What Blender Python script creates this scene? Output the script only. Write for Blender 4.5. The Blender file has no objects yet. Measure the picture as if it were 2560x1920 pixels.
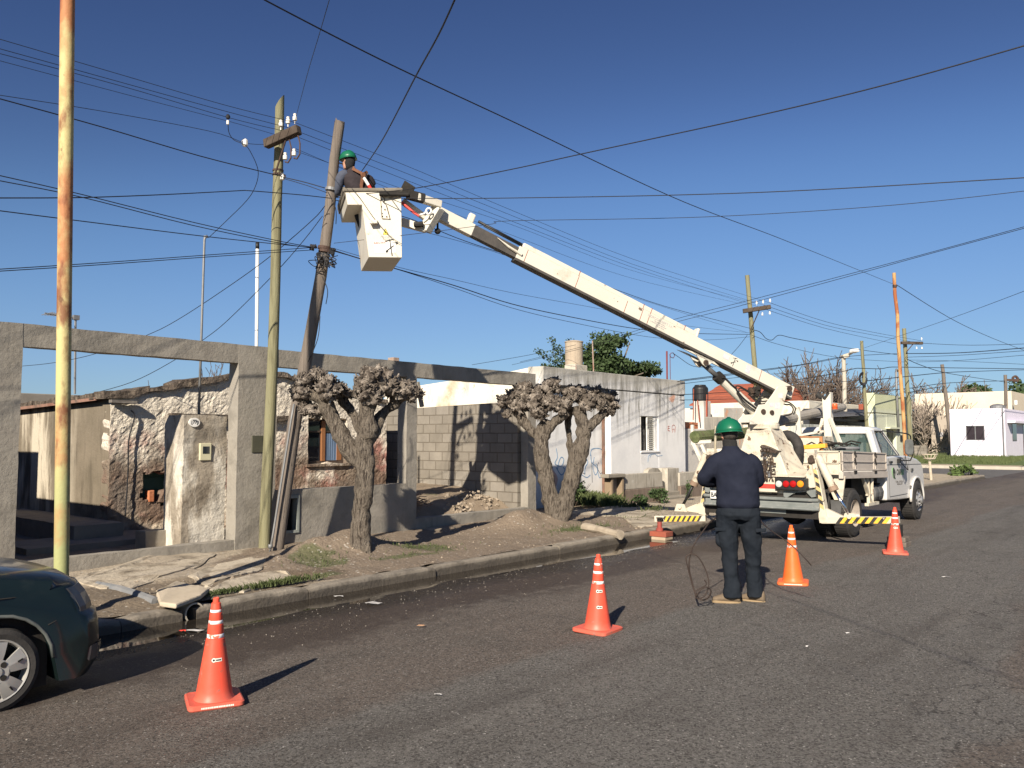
import bpy, math, random
from mathutils import Vector, Matrix, noise
random.seed(11)
S = bpy.context.scene
COL = S.collection
PI = math.pi

# ------------------------------------------------------------------ camera
FPX, CAMH = 2070.0, 1.6
PITCH = math.atan(135 / FPX); ALPHA = math.radians(40.1)
cf = Vector((math.cos(ALPHA)*math.cos(PITCH), math.sin(ALPHA)*math.cos(PITCH), math.sin(PITCH)))
cr = Vector((math.sin(ALPHA), -math.cos(ALPHA), 0)); cu = cr.cross(cf)
cam = bpy.data.objects.new('camera', bpy.data.cameras.new('camera')); COL.objects.link(cam)
cam.location = (0, 0, CAMH)
cam.rotation_euler = (PI/2 + PITCH, 0, ALPHA - PI/2)
cam.data.sensor_width = 36; cam.data.lens = 36 * FPX / 2560
cam.data.clip_start = 0.1; cam.data.clip_end = 3000
S.camera = cam

# ------------------------------------------------------------------ sky, sun, exposure
SUN_AZ, SUN_EL = math.radians(22), math.radians(29.5)
sdir = Vector((math.cos(SUN_EL)*math.cos(SUN_AZ), math.cos(SUN_EL)*math.sin(SUN_AZ), -math.sin(SUN_EL)))
w = bpy.data.worlds.new('World'); S.world = w; w.use_nodes = True
wn = w.node_tree; sky = wn.nodes.new('ShaderNodeTexSky'); sky.sky_type = 'NISHITA'
sky.sun_disc = False; sky.sun_elevation = SUN_EL; sky.sun_rotation = math.atan2(-sdir.x, -sdir.y)
sky.air_density = 1.0; sky.dust_density = 0.25; sky.ozone_density = 2.2; sky.altitude = 100
def vmul(src, k):
    n = wn.nodes.new('ShaderNodeVectorMath'); n.operation = 'SCALE'; n.inputs[3].default_value = k; wn.links.new(src, n.inputs[0]); return n.outputs[0]
cv = wn.nodes.new('ShaderNodeRGBCurve'); wn.links.new(vmul(sky.outputs[0], .1), cv.inputs['Color'])   # deeper, clearer winter blue
for ch, pts in ((0, ((.127,.060),(.243,.170),(.476,.31),(1,.5))), (1, ((.215,.120),(.40,.345),(.70,.55),(1,.72))), (2, ((.376,.305),(.634,.71),(.9,.91),(1,.95)))):
    c_ = cv.mapping.curves[ch]
    for i, p_ in enumerate(pts):
        if i < len(pts)-1: c_.points.new(*p_)
        else: c_.points[-1].location = p_
cv.mapping.update()
bg = wn.nodes['Background']; wn.links.new(vmul(cv.outputs[0], 10), bg.inputs[0]); bg.inputs[1].default_value = 0.05
sl = bpy.data.lights.new('sun', 'SUN'); sl.energy = 5.0; sl.angle = math.radians(0.5); sl.color = (1.0, 0.89, 0.74)
so = bpy.data.objects.new('sun', sl); COL.objects.link(so)
so.rotation_euler = sdir.to_track_quat('-Z', 'Y').to_euler(); so.location = (-10, -4, 12)
S.view_settings.view_transform = 'Standard'; S.view_settings.look = 'None'
S.view_settings.exposure = 0.8; S.view_settings.gamma = 1.0

# ------------------------------------------------------------------ measuring: from a spot of the picture to a point at its real distance
def ray(u, v): return cf + cr*((u-1280)/FPX) - cu*((v-960)/FPX)
CP = Vector((0, 0, CAMH))
def at_y(u, v, y): r = ray(u, v); return CP + r*(y/r.y)
def at_x(u, v, x): r = ray(u, v); return CP + r*(x/r.x)
def at_g(u, v, z=0.0): r = ray(u, v); return CP + r*((z-CAMH)/r.z)
def at_z(u, v, d): return CP + ray(u, v)*d
def X(u, y): return at_y(u, 1095, y).x
def Yx(u, x): return at_x(u, 1095, x).y
def Z(u, v, y): return at_y(u, v, y).z

# ------------------------------------------------------------------ helpers
def link(o, parent=None):
    COL.objects.link(o)
    if parent is not None: o.parent = parent
    return o
def tag(o, label=None, cat=None, group=None, kind=None):
    if label: o['label'] = label
    if cat: o['category'] = cat
    if group: o['group'] = group
    if kind: o['kind'] = kind
    return o
def thing(name, label, cat, loc=(0,0,0), rz=0.0, group=None):
    o = bpy.data.objects.new(name, None); o.empty_display_size = 0.2
    o.location = loc; o.rotation_euler = (0, 0, rz); COL.objects.link(o)
    return tag(o, label, cat, group)
def world_off(p):
    v = Vector((0,0,0))
    while p is not None:
        v += Vector(p.location); p = p.parent
    return v
def copy_tree(o, parent=None):
    c = o.copy(); COL.objects.link(c); c.parent = parent
    for ch in [x for x in bpy.data.objects if x.parent == o]: copy_tree(ch, c)
    return c
class MB:
    def __init__(s): s.v = []; s.f = []; s.mi = []
    def add(s, vs, fs, m=0):
        k = len(s.v); s.v += [Vector(p) for p in vs]
        for f in fs: s.f.append([i+k for i in f]); s.mi.append(m)
        return s
    def box(s, lo, hi, m=0):
        x0,y0,z0 = lo; x1,y1,z1 = hi
        return s.hexa([(x0,y0,z0),(x1,y0,z0),(x1,y1,z0),(x0,y1,z0),(x0,y0,z1),(x1,y0,z1),(x1,y1,z1),(x0,y1,z1)], m)
    def hexa(s, p, m=0):
        return s.add(p, [(3,2,1,0),(4,5,6,7),(0,1,5,4),(1,2,6,5),(2,3,7,6),(3,0,4,7)], m)
    def obox(s, c, size, M=None, m=0):
        c = Vector(c); a,b,d = [q/2 for q in size]
        P = [Vector(q) for q in ((-a,-b,-d),(a,-b,-d),(a,b,-d),(-a,b,-d),(-a,-b,d),(a,-b,d),(a,b,d),(-a,b,d))]
        if M is not None: P = [M @ q for q in P]
        return s.hexa([c+q for q in P], m)
    def beam(s, p0, p1, wd, ht, up=(0,0,1), m=0, w1=None, h1=None):
        p0 = Vector(p0); p1 = Vector(p1); d = (p1-p0).normalized(); sd = d.cross(Vector(up))
        if sd.length < 1e-4: sd = Vector((1,0,0))
        sd.normalize(); u = sd.cross(d)
        w1 = wd if w1 is None else w1; h1 = ht if h1 is None else h1
        P = []
        for p, a, b in ((p0, wd/2, ht/2), (p1, w1/2, h1/2)):
            P.append([p - sd*a - u*b, p + sd*a - u*b, p + sd*a + u*b, p - sd*a + u*b])
        a, b = P
        return s.hexa([a[0],a[1],b[1],b[0],a[3],a[2],b[2],b[3]], m)
    def tube(s, pts, r, n=8, m=0, cap=True):
        pts = [Vector(p) for p in pts]; R = r if isinstance(r, (list, tuple)) else [r]*len(pts)
        k = len(s.v); prev = None
        for i, p in enumerate(pts):
            d = (pts[min(i+1, len(pts)-1)] - pts[max(i-1, 0)])
            if d.length < 1e-9: d = Vector((0,0,1))
            d.normalize()
            if prev is None:
                a = Vector((0,0,1)) if abs(d.z) < .9 else Vector((1,0,0))
            else: a = prev
            x = a - d*a.dot(d)
            if x.length < 1e-6: x = d.orthogonal()
            x.normalize(); prev = x; y = d.cross(x)
            rr = R[i]; rx, ry = rr if isinstance(rr, tuple) else (rr, rr)
            for j in range(n):
                t = 2*PI*j/n; s.v.append(p + x*(rx*math.cos(t)) + y*(ry*math.sin(t)))
        for i in range(len(pts)-1):
            for j in range(n):
                a = k+i*n+j; b = k+i*n+(j+1) % n; s.f.append([a, b, b+n, a+n]); s.mi.append(m)
        if cap:
            s.f.append([k+j for j in range(n)][::-1]); s.mi.append(m)
            e = k+(len(pts)-1)*n; s.f.append([e+j for j in range(n)]); s.mi.append(m)
        return s
    def rings(s, rings, m=0, cap=True, closed=True):
        k = len(s.v); n = len(rings[0])
        for r in rings: s.v += [Vector(p) for p in r]
        for i in range(len(rings)-1):
            for j in range(n if closed else n-1):
                a = k+i*n+j; b = k+i*n+(j+1) % n; s.f.append([a, b, b+n, a+n]); s.mi.append(m)
        if cap:
            s.f.append([k+j for j in range(n)][::-1]); s.mi.append(m)
            e = k+(len(rings)-1)*n; s.f.append([e+j for j in range(n)]); s.mi.append(m)
        return s
    def lathe(s, prof, c, axis=(0,0,1), n=24, m=0, cap=True):
        ax = Vector(axis).normalized(); x = ax.orthogonal().normalized(); y = ax.cross(x); c = Vector(c)
        return s.rings([[c + ax*h + x*(max(r, 1e-4)*math.cos(2*PI*j/n)) + y*(max(r, 1e-4)*math.sin(2*PI*j/n)) for j in range(n)] for r, h in prof], m, cap)
    def prism(s, poly, off, m=0):
        poly = [Vector(p) for p in poly]; off = Vector(off); n = len(poly)
        return s.add(poly + [p+off for p in poly], [list(range(n))[::-1], [n+i for i in range(n)]] + [(i, (i+1) % n, n+(i+1) % n, n+i) for i in range(n)], m)
    def ball(s, c, r, n=10, k=7, m=0):
        c = Vector(c); rx, ry, rz = r if isinstance(r, tuple) else (r, r, r)
        R = []
        for i in range(k+1):
            t = PI*i/k
            R.append([c + Vector((rx*max(math.sin(t), .001)*math.cos(2*PI*j/n), ry*max(math.sin(t), .001)*math.sin(2*PI*j/n), -rz*math.cos(t))) for j in range(n)])
        return s.rings(R, m)
    def build_each(s, name, mats, parent=None, gap=.004, **kw):
        # one object for each separate piece (pieces closer than the gap stay together)
        par = list(range(len(s.v)))
        def find(a):
            while par[a] != a: par[a] = par[par[a]]; a = par[a]
            return a
        for f in s.f:
            for q in f[1:]: par[find(q)] = find(f[0])
        g = {}
        for i in range(len(s.v)): g.setdefault(find(i), []).append(i)
        bx = {k: [min(s.v[i][c] for i in v) - gap for c in range(3)] + [max(s.v[i][c] for i in v) + gap for c in range(3)] for k, v in g.items()}
        ks = list(g); pk = {k: k for k in ks}
        def fk(a):
            while pk[a] != a: a = pk[a]
            return a
        for i, a in enumerate(ks):
            for b in ks[i+1:]:
                if all(bx[a][c] < bx[b][c+3] and bx[b][c] < bx[a][c+3] for c in range(3)): pk[fk(a)] = fk(b)
        out = []
        for root in dict.fromkeys(fk(k) for k in ks):
            m = MB(); idx = {}
            for f, mi in zip(s.f, s.mi):
                if fk(find(f[0])) != root: continue
                for q in f:
                    if q not in idx: idx[q] = len(m.v); m.v.append(s.v[q])
                m.f.append([idx[q] for q in f]); m.mi.append(mi)
            if m.f: out.append(m.build(name, mats, parent, **kw))
        return out[0]
    def build(s, name, mats, parent=None, smooth=False, bevel=0.0, seg=2, jitter=None, recalc=False, auto=0, local=False):
        me = bpy.data.meshes.new(name); off = world_off(parent) if parent is not None else Vector((0,0,0))
        if local: off = Vector((0,0,0)); base = None
        elif s.v and parent is None and name not in KEEP0:
            lo = Vector((min(p.x for p in s.v), min(p.y for p in s.v), min(p.z for p in s.v)))
            hi = Vector((max(p.x for p in s.v), max(p.y for p in s.v), 0)); base = Vector(((lo.x+hi.x)/2, (lo.y+hi.y)/2, lo.z)); off = base
        else: base = None
        if jitter:
            a, sc = jitter
            s.v = [p + Vector(noise.noise_vector(p*sc))*a for p in s.v]
        me.from_pydata([tuple(p-off) for p in s.v], [], s.f)
        if not isinstance(mats, (list, tuple)): mats = [mats]
        for q in mats: me.materials.append(q)
        if any(s.mi): me.polygons.foreach_set('material_index', s.mi)
        if recalc:
            import bmesh
            bm = bmesh.new(); bm.from_mesh(me); bmesh.ops.recalc_face_normals(bm, faces=bm.faces); bm.to_mesh(me); bm.free()
        if smooth: me.polygons.foreach_set('use_smooth', [True]*len(me.polygons))
        if auto: me.polygons.foreach_set('use_smooth', [True]*len(me.polygons)); me.set_sharp_from_angle(angle=math.radians(auto))
        me.update(); o = bpy.data.objects.new(name, me); link(o, parent)
        if base is not None: o.location = base
        if bevel > 0:
            b = o.modifiers.new('bevel', 'BEVEL'); b.width = bevel; b.segments = seg; b.limit_method = 'ANGLE'; b.angle_limit = math.radians(40)
        return o
KEEP0 = set()
def text(name, body, size, origin, xdir, ydir, m, parent, bold=0.0, align='CENTER', sx=1.0):
    c = bpy.data.curves.new(name, 'FONT'); c.body = body; c.size = size; c.extrude = 0.0006; c.offset = bold; c.align_x = align; c.align_y = 'CENTER'
    t = bpy.data.objects.new(name, c); me = bpy.data.meshes.new_from_object(t); bpy.data.objects.remove(t)
    x = Vector(xdir).normalized(); y = Vector(ydir); y = (y - x*y.dot(x)).normalized(); z = x.cross(y); o0 = Vector(origin) - world_off(parent)
    for q in me.vertices: p = q.co.copy(); q.co = o0 + x*(p.x*sx) + y*p.y + z*p.z
    me.materials.clear(); me.materials.append(m); o = bpy.data.objects.new(name, me); return link(o, parent)
def crom(P, k=8):
    out = []; n = len(P)
    if n == 2: return [tuple(P[0][c] + (P[1][c]-P[0][c])*i/k for c in range(len(P[0]))) for i in range(k+1)]
    for i in range(n-1):
        a = P[max(i-1, 0)]; b = P[i]; c = P[i+1]; d = P[min(i+2, n-1)]
        for j in range(k):
            t = j/k
            out.append(tuple(0.5*((2*b[q]) + (-a[q]+c[q])*t + (2*a[q]-5*b[q]+4*c[q]-d[q])*t*t + (-a[q]+3*b[q]-3*c[q]+d[q])*t**3) for q in range(len(b))))
    out.append(tuple(P[-1])); return out

# ------------------------------------------------------------------ materials
def mat(name, cols, scale=3.0, rough=0.85, bump=0.2, bscale=30.0, metal=0.0, stretch=(1,1,1), detail=6, layers=(), spec=0.35, attr=None, bstretch=(1,1,1), pos=None, bdist=0.02, trans=0.0, coat=0.0, lo=.3, hi=.7):
    m = bpy.data.materials.new(name); m.use_nodes = True; t = m.node_tree; N = t.nodes; L = t.links
    b = N['Principled BSDF']; tc = N.new('ShaderNodeTexCoord')
    def mapping(st):
        mp = N.new('ShaderNodeMapping'); mp.inputs['Scale'].default_value = st; L.new(tc.outputs['Object'], mp.inputs[0]); return mp.outputs[0]
    def ns(sc, st=(1,1,1), dt=detail, ro=.6):
        n = N.new('ShaderNodeTexNoise'); n.inputs['Scale'].default_value = sc; n.inputs['Detail'].default_value = dt; n.inputs['Roughness'].default_value = ro
        L.new(mapping(st), n.inputs[0]); return n.outputs[0]
    def c4(c): return (c[0], c[1], c[2], 1)
    if not isinstance(cols[0], (tuple, list)): cols = [cols, tuple(x*.82 for x in cols)]
    r = N.new('ShaderNodeValToRGB'); L.new(ns(scale, stretch), r.inputs[0]); e = r.color_ramp
    e.elements[0].position = lo; e.elements[0].color = c4(cols[0]); e.elements[1].position = hi; e.elements[1].color = c4(cols[-1])
    for i, c in enumerate(cols[1:-1]):
        q = e.elements.new(lo + (hi-lo)*(i+1)/(len(cols)-1)); q.color = c4(c)
    cur = r.outputs[0]; roughout = None
    def fac(src, l, h):
        mr = N.new('ShaderNodeMapRange'); mr.inputs[1].default_value = l; mr.inputs[2].default_value = h; L.new(src, mr.inputs[0]); return mr.outputs[0]
    def mul(a, bb):
        q = N.new('ShaderNodeMath'); q.operation = 'MULTIPLY'; L.new(a, q.inputs[0]); L.new(bb, q.inputs[1]); return q.outputs[0]
    for ly in layers:
        col = ly['c']; f = None
        if 'n' in ly: f = fac(ns(ly['n'], ly.get('st', (1,1,1)), ly.get('dt', 6), ly.get('ro', .6)), ly.get('lo', .5), ly.get('hi', .6))
        if 'vor' in ly:
            vo = N.new('ShaderNodeTexVoronoi'); vo.inputs['Scale'].default_value = ly['vor']; L.new(mapping(ly.get('st', (1,1,1))), vo.inputs[0])
            q = fac(vo.outputs[0 if not ly.get('cell') else 1], ly['vlo'], ly['vhi']) if not ly.get('cell') else None
            if q is None:
                sp = N.new('ShaderNodeSeparateColor'); L.new(vo.outputs[1], sp.inputs[0]); q = fac(sp.outputs[0], ly['vlo'], ly['vhi'])
            f = q if f is None else mul(f, q)
        if 'crack' in ly:
            nn = N.new('ShaderNodeTexNoise'); nn.inputs['Scale'].default_value = 3.5; nn.inputs['Detail'].default_value = 6; L.new(tc.outputs['Object'], nn.inputs[0])
            vm = N.new('ShaderNodeVectorMath'); vm.operation = 'MULTIPLY_ADD'; L.new(nn.outputs[1], vm.inputs[0]); vm.inputs[1].default_value = (.5,.5,.5); L.new(tc.outputs['Object'], vm.inputs[2])
            vo = N.new('ShaderNodeTexVoronoi'); vo.feature = 'DISTANCE_TO_EDGE'; vo.inputs['Scale'].default_value = ly['crack']; L.new(vm.outputs[0], vo.inputs[0])
            q = fac(vo.outputs[0], ly.get('cw', .012), 0.0); f = q if f is None else mul(f, q)
        if 'z' in ly:
            sx = N.new('ShaderNodeSeparateXYZ'); L.new(tc.outputs['Object'], sx.inputs[0]); zz = sx.outputs[ly.get('ax', 2)]
            if 'zn' in ly:
                ad = N.new('ShaderNodeMath'); ad.operation = 'MULTIPLY_ADD'; L.new(ns(ly.get('zs', 3), ly.get('zst', (1,1,1))), ad.inputs[0]); ad.inputs[1].default_value = ly['zn']; L.new(zz, ad.inputs[2]); zz = ad.outputs[0]
            q = fac(zz, ly['z'][0], ly['z'][1]); f = q if f is None else mul(f, q)
        if 'attr' in ly:
            at = N.new('ShaderNodeVertexColor'); at.layer_name = 'mask'; sp = N.new('ShaderNodeSeparateColor'); L.new(at.outputs[0], sp.inputs[0])
            src = sp.outputs[ly['attr']]
            if 'an' in ly:
                ad = N.new('ShaderNodeMath'); ad.operation = 'MULTIPLY_ADD'; L.new(ns(ly.get('as', 6), (1,1,1), 8), ad.inputs[0]); ad.inputs[1].default_value = ly['an']; L.new(src, ad.inputs[2]); src = ad.outputs[0]
            q = fac(src, ly.get('alo', 0), ly.get('ahi', 1)); f = q if f is None else mul(f, q)
        if 'amt' in ly:
            q = N.new('ShaderNodeMath'); q.operation = 'MULTIPLY'; q.inputs[1].default_value = ly['amt']; L.new(f, q.inputs[0]); f = q.outputs[0]
        mx = N.new('ShaderNodeMix'); mx.data_type = 'RGBA'; L.new(f, mx.inputs[0]); L.new(cur, mx.inputs[6])
        if ly.get('mulc'): mx.blend_type = 'MULTIPLY'
        mx.inputs[7].default_value = c4(col); cur = mx.outputs[2]
        if 'rough' in ly:
            mm = N.new('ShaderNodeMix'); L.new(f, mm.inputs[0])
            if roughout is None: mm.inputs[2].default_value = rough
            else: L.new(roughout, mm.inputs[2])
            mm.inputs[3].default_value = ly['rough']; roughout = mm.outputs[0]
    L.new(cur, b.inputs['Base Color'])
    if roughout is not None: L.new(roughout, b.inputs['Roughness'])
    else: b.inputs['Roughness'].default_value = rough
    b.inputs['Metallic'].default_value = metal; b.inputs['Specular IOR Level'].default_value = spec
    if coat: b.inputs['Coat Weight'].default_value = coat; b.inputs['Coat Roughness'].default_value = .08
    if trans: b.inputs['Transmission Weight'].default_value = trans
    if bump > 0:
        bp = N.new('ShaderNodeBump'); bp.inputs['Strength'].default_value = bump; bp.inputs['Distance'].default_value = bdist
        L.new(ns(bscale, bstretch, 8, .65), bp.inputs['Height']); L.new(bp.outputs[0], b.inputs['Normal'])
    return m
def glass(name, c=(.02,.025,.03), rough=.06):
    return mat(name, [c, tuple(x*1.5 for x in c)], 2, rough, 0, spec=.8)

CEM = mat('cement', [(.19,.175,.15),(.27,.25,.215),(.235,.215,.185)], 2.2, .9, .38, 18, layers=[
    dict(c=(.34,.31,.27), n=1.3, lo=.55, hi=.75, amt=.6), dict(c=(.12,.11,.1), n=5, lo=.6, hi=.8, amt=.5), dict(c=(.14,.125,.105), n=2, st=(3,3,.4), lo=.55, hi=.75, amt=.5)], bdist=.03)
CEML = mat('pale_cement', [(.38,.35,.29),(.48,.44,.37)], 2.2, .9, .5, 16, layers=[dict(c=(.2,.18,.15), n=3, lo=.6, hi=.8, amt=.5)], bdist=.02)
BLACK = mat('black_paint', [(.012,.012,.013),(.02,.02,.02)], 8, .5, .05)
RUBBER = mat('rubber', [(.025,.024,.023),(.045,.042,.04)], 9, .85, .2, 60)
CABLE = mat('cable_black', [(.01,.011,.014),(.02,.02,.024)], 4, .6, 0)
STEEL = mat('steel', [(.42,.42,.42),(.3,.3,.3)], 5, .4, .05, metal=.8)
# ================================================================== GROUND
def road_z(x, y):
    z = 0.0 if y < 2.5 else -0.15*((y-2.5)/5)**1.2
    z += 0.012*noise.noise(Vector((x*.35, y*.8, 0))) + 0.008*noise.noise(Vector((x*1.3, y*1.7, 3)))
    return z
def sm(a, b, x):
    t = max(0, min(1, (x-a)/(b-a))); return t*t*(3-2*t)
def axis(parts):
    out = []
    for a, b, st in parts:
        k = max(1, int(round((b-a)/st))); out += [a+(b-a)*i/k for i in range(k)]
    out.append(parts[-1][1]); return out
def sheet(name, xs, ys, zf, mfun, m, skip=None, kind='structure', smooth=True):
    nx, ny = len(xs), len(ys); V = []; C = []
    for y in ys:
        for x in xs:
            V.append((x, y, zf(x, y))); C += list(mfun(x, y)) + [1.0] if mfun else [0,0,0,1.0]
    F = [(j*nx+i, j*nx+i+1, (j+1)*nx+i+1, (j+1)*nx+i) for j in range(ny-1) for i in range(nx-1) if not (skip and skip((xs[i]+xs[i+1])/2, (ys[j]+ys[j+1])/2))]
    me = bpy.data.meshes.new(name); me.from_pydata(V, [], F); me.materials.append(m)
    ca = me.color_attributes.new('mask', 'FLOAT_COLOR', 'POINT'); ca.data.foreach_set('color', C)
    if smooth: me.polygons.foreach_set('use_smooth', [True]*len(me.polygons))
    me.update(); o = bpy.data.objects.new(name, me); COL.objects.link(o)
    if kind: o['kind'] = kind
    return o
nz = lambda x, y, s, k=0: noise.noise(Vector((x*s, y*s, k)))
ASPH = mat('asphalt', [(.088,.081,.073),(.162,.153,.14),(.12,.112,.102)], 130, .9, 1.0, 90, detail=3, bdist=.02, layers=[
    dict(c=(.135,.107,.088), attr=0, an=.5, **{'as':3}, alo=.55, ahi=.8, amt=.8),
    dict(c=(.075,.068,.06), n=1.1, lo=.5, hi=.72, amt=.45),
    dict(c=(.055,.049,.043), n=42, lo=.5, hi=.62, dt=3, amt=.55), dict(c=(.23,.215,.19), n=36, lo=.56, hi=.66, dt=3, amt=.5),
    dict(c=(.065,.056,.048), n=.9, st=(.22,1.8,1), lo=.52, hi=.66, dt=8, amt=.45), dict(c=(.19,.175,.155), n=.8, st=(.2,2.2,1), lo=.56, hi=.7, dt=8, amt=.4),
    dict(c=(.26,.25,.235), vor=120, cell=True, vlo=.90, vhi=.98, amt=.55),
    dict(c=(.035,.031,.027), vor=85, cell=True, vlo=.72, vhi=.9, amt=.75),
    dict(c=(.5,.48,.44), vor=110, cell=True, vlo=.985, vhi=.995, amt=.6),
    dict(c=(.5,.49,.47), n=1.7, st=(1,3,1), lo=.74, hi=.8, dt=12, amt=.5),
    dict(c=(.05,.037,.029), attr=1, an=.9, **{'as':6}, alo=.5, ahi=.85, amt=.9, rough=.5), dict(c=(.17,.14,.11), attr=1, alo=.1, ahi=.6, vor=60, cell=True, vlo=.9, vhi=.97, amt=.7), dict(c=(.018,.014,.011), attr=1, an=.3, **{'as':4}, alo=.9, ahi=1.1, amt=.9, rough=.22),
    dict(c=(.03,.026,.023), crack=1.6, cw=.014, attr=2, alo=.05, ahi=.9, amt=.95), dict(c=(.035,.03,.027), crack=.55, cw=.006, n=.6, lo=.5, hi=.56, amt=.6)])
def road_mask(x, y):
    edge = 4.25 + .35*nz(x, y, .4) - .02*x
    old = sm(edge-.5, edge+.35, y)
    if y < 2: old = max(old, 1-sm(.35, 1.15, y + .5*nz(x, y, .8, 4) - .10*(x-3.5)))
    wet = sm(5.2, 7.0, y + .45*nz(x, y, .55, 9) + .15*nz(x*.4, y, 3, 2)) * (1 - .75*sm(20, 30, x))
    ck = 1-sm(.9, 1.9, y - .12*(x-3) + .5*nz(x, y, .9, 4)) if x > 1.5 else 0
    return old, wet, ck
rx = axis([(-60,-8,8),(-8,.6,.5),(.6,7,.045),(7,16,.09),(16,42,.4),(42,56,1),(56,140,6),(140,400,40)])
ry = axis([(-60,-8,12),(-8,0,1),(0,3.2,.035),(3.2,7.5,.07)])
road = sheet('road', rx, ry, road_z, road_mask, ASPH)
XC, XC2 = 41.0, 53.0
cs = sheet('cross_road', axis([(XC, XC2, 1.5)]), axis([(7.5, 120, 8)]), lambda x, y: -.15, lambda x, y: (.0, 0, 0), mat('asphalt_grey', [(.09,.088,.085),(.13,.125,.12)], 20, .9, .3, 60))
EARTH = mat('earth', [(.16,.125,.09),(.24,.19,.14)], 1.2, .95, .5, 20)
gr = sheet('ground', axis([(-900,-100,200),(-100,100,25),(100,900,200)]), axis([(-900,-100,200),(-100,100,25),(100,900,200)]), lambda x, y: -.42, None, EARTH)
WATER = mat('puddle_water', [(.022,.018,.014),(.03,.025,.02)], 3, .03, .06, 5, spec=.6, bdist=.004)
sheet('puddle', axis([(-3, 12.5, .5)]), axis([(6.6, 7.5, .3)]), lambda x, y: -.129, None, WATER)

# mounds of earth round the two trees
T1, T2 = at_g(903, 1385, 0.04), at_g(1392, 1312, .05)
def side_z(x, y):
    z = -.004 + .045*sm(9, 10.4, y) - .06*(1-sm(3.2, 6.0, x))*sm(8.4, 10.4, y)
    for (c, h, rx_, ry_) in ((T1+Vector((-.05,.42,0)), .30, 1.25, .62), (T1, .08, 1.2, .8), (T2+Vector((-.55,.35,0)), .31, 1.15, .62), (T2, .12, 1.2, .8), (T2 + Vector((1.5,-.1,0)), .1, .8, .6)):
        d = math.hypot((x-c.x)/rx_, (y-c.y)/ry_); z += h*math.exp(-d*d*2.2)*(.9+.35*nz(x, y, 2.2))
    z += .018*nz(x, y, 1.2) + .02*nz(x, y, 4, 5)*side_mask(x, y)[0]
    # broken slab edges by the car
    if x < 6.3: z += .03*(1 if nz(x, y, 1.1, 7) > .05 else 0)*sm(7.8, 8.1, y)
    return z if y > 7.62 else min(z, 0.0)
def side_mask(x, y):
    d1 = math.hypot((x-T1.x)/1.9, (y-T1.y)/1.6); d2 = math.hypot((x-T2.x)/2.6, (y-T2.y)/1.7)
    dirt = max(1-sm(.8, 1.15, d1 + .25*nz(x, y, 1.3)), 1-sm(.85, 1.2, d2 + .25*nz(x, y, 1.3, 2)))
    if 7.6 < x < 10: dirt = max(dirt, .8)
    dirt = max(dirt, .75*sm(.05, .35, nz(x, y, .8, 8))*(1-sm(13, 16, x))*(.35 if x < 6.2 else 1))
    g = 0
    for (cx, cy, a, b) in ((T1.x-.75, T1.y-.05, .35, .5), (T1.x+1.15, T1.y-.05, .5, .42), (T2.x+.1, T2.y-.55, .9, .2), (5.6, 7.95, .9, .13), (14.6, 9.2, .8, .4), (T1.x+.3, T1.y-.5, .7, .1)):
        d = math.hypot((x-cx)/a, (y-cy)/b); g = max(g, 1-sm(.5, 1.1, d + .5*nz(x, y, 5, 1)))
    damp = 1-sm(.0, .55, abs(x-4.1)/2.2 + abs(y-8.1)/1.1 - .9 + .3*nz(x, y, 2, 6)) if x < 6.5 else 0
    return dirt, g, damp
PAVE = mat('pavement_mat', [(.29,.245,.18),(.38,.325,.25),(.31,.26,.2)], 1.3, .93, 1.0, 18, bdist=.04, layers=[
    dict(c=(.25,.21,.16), n=6, lo=.52, hi=.7, amt=.6), dict(c=(.10,.085,.065), n=2.2, lo=.62, hi=.7, dt=10, amt=.6),
    dict(c=(.20,.158,.117), attr=0, an=.5, **{'as':5}, alo=.5, ahi=.9), dict(c=(.28,.23,.175), attr=0, alo=.5, ahi=1, n=14, lo=.55, hi=.7, amt=.6),
    dict(c=(.12,.09,.06), attr=2, alo=.2, ahi=.9, amt=.75),
    dict(c=(.085,.10,.04), attr=1, an=.9, **{'as':22}, alo=.8, ahi=1.2, amt=.7), dict(c=(.5,.47,.42), vor=40, cell=True, vlo=.965, vhi=.985, amt=.6)])
px_ = axis([(-12,1.5,1.5),(1.5,14,.07),(14,20,.2),(20,XC-.6,1)]); py_ = axis([(7.64,10.55,.07)])
pav = sheet('pavement', px_, py_, side_z, side_mask, PAVE)
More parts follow.
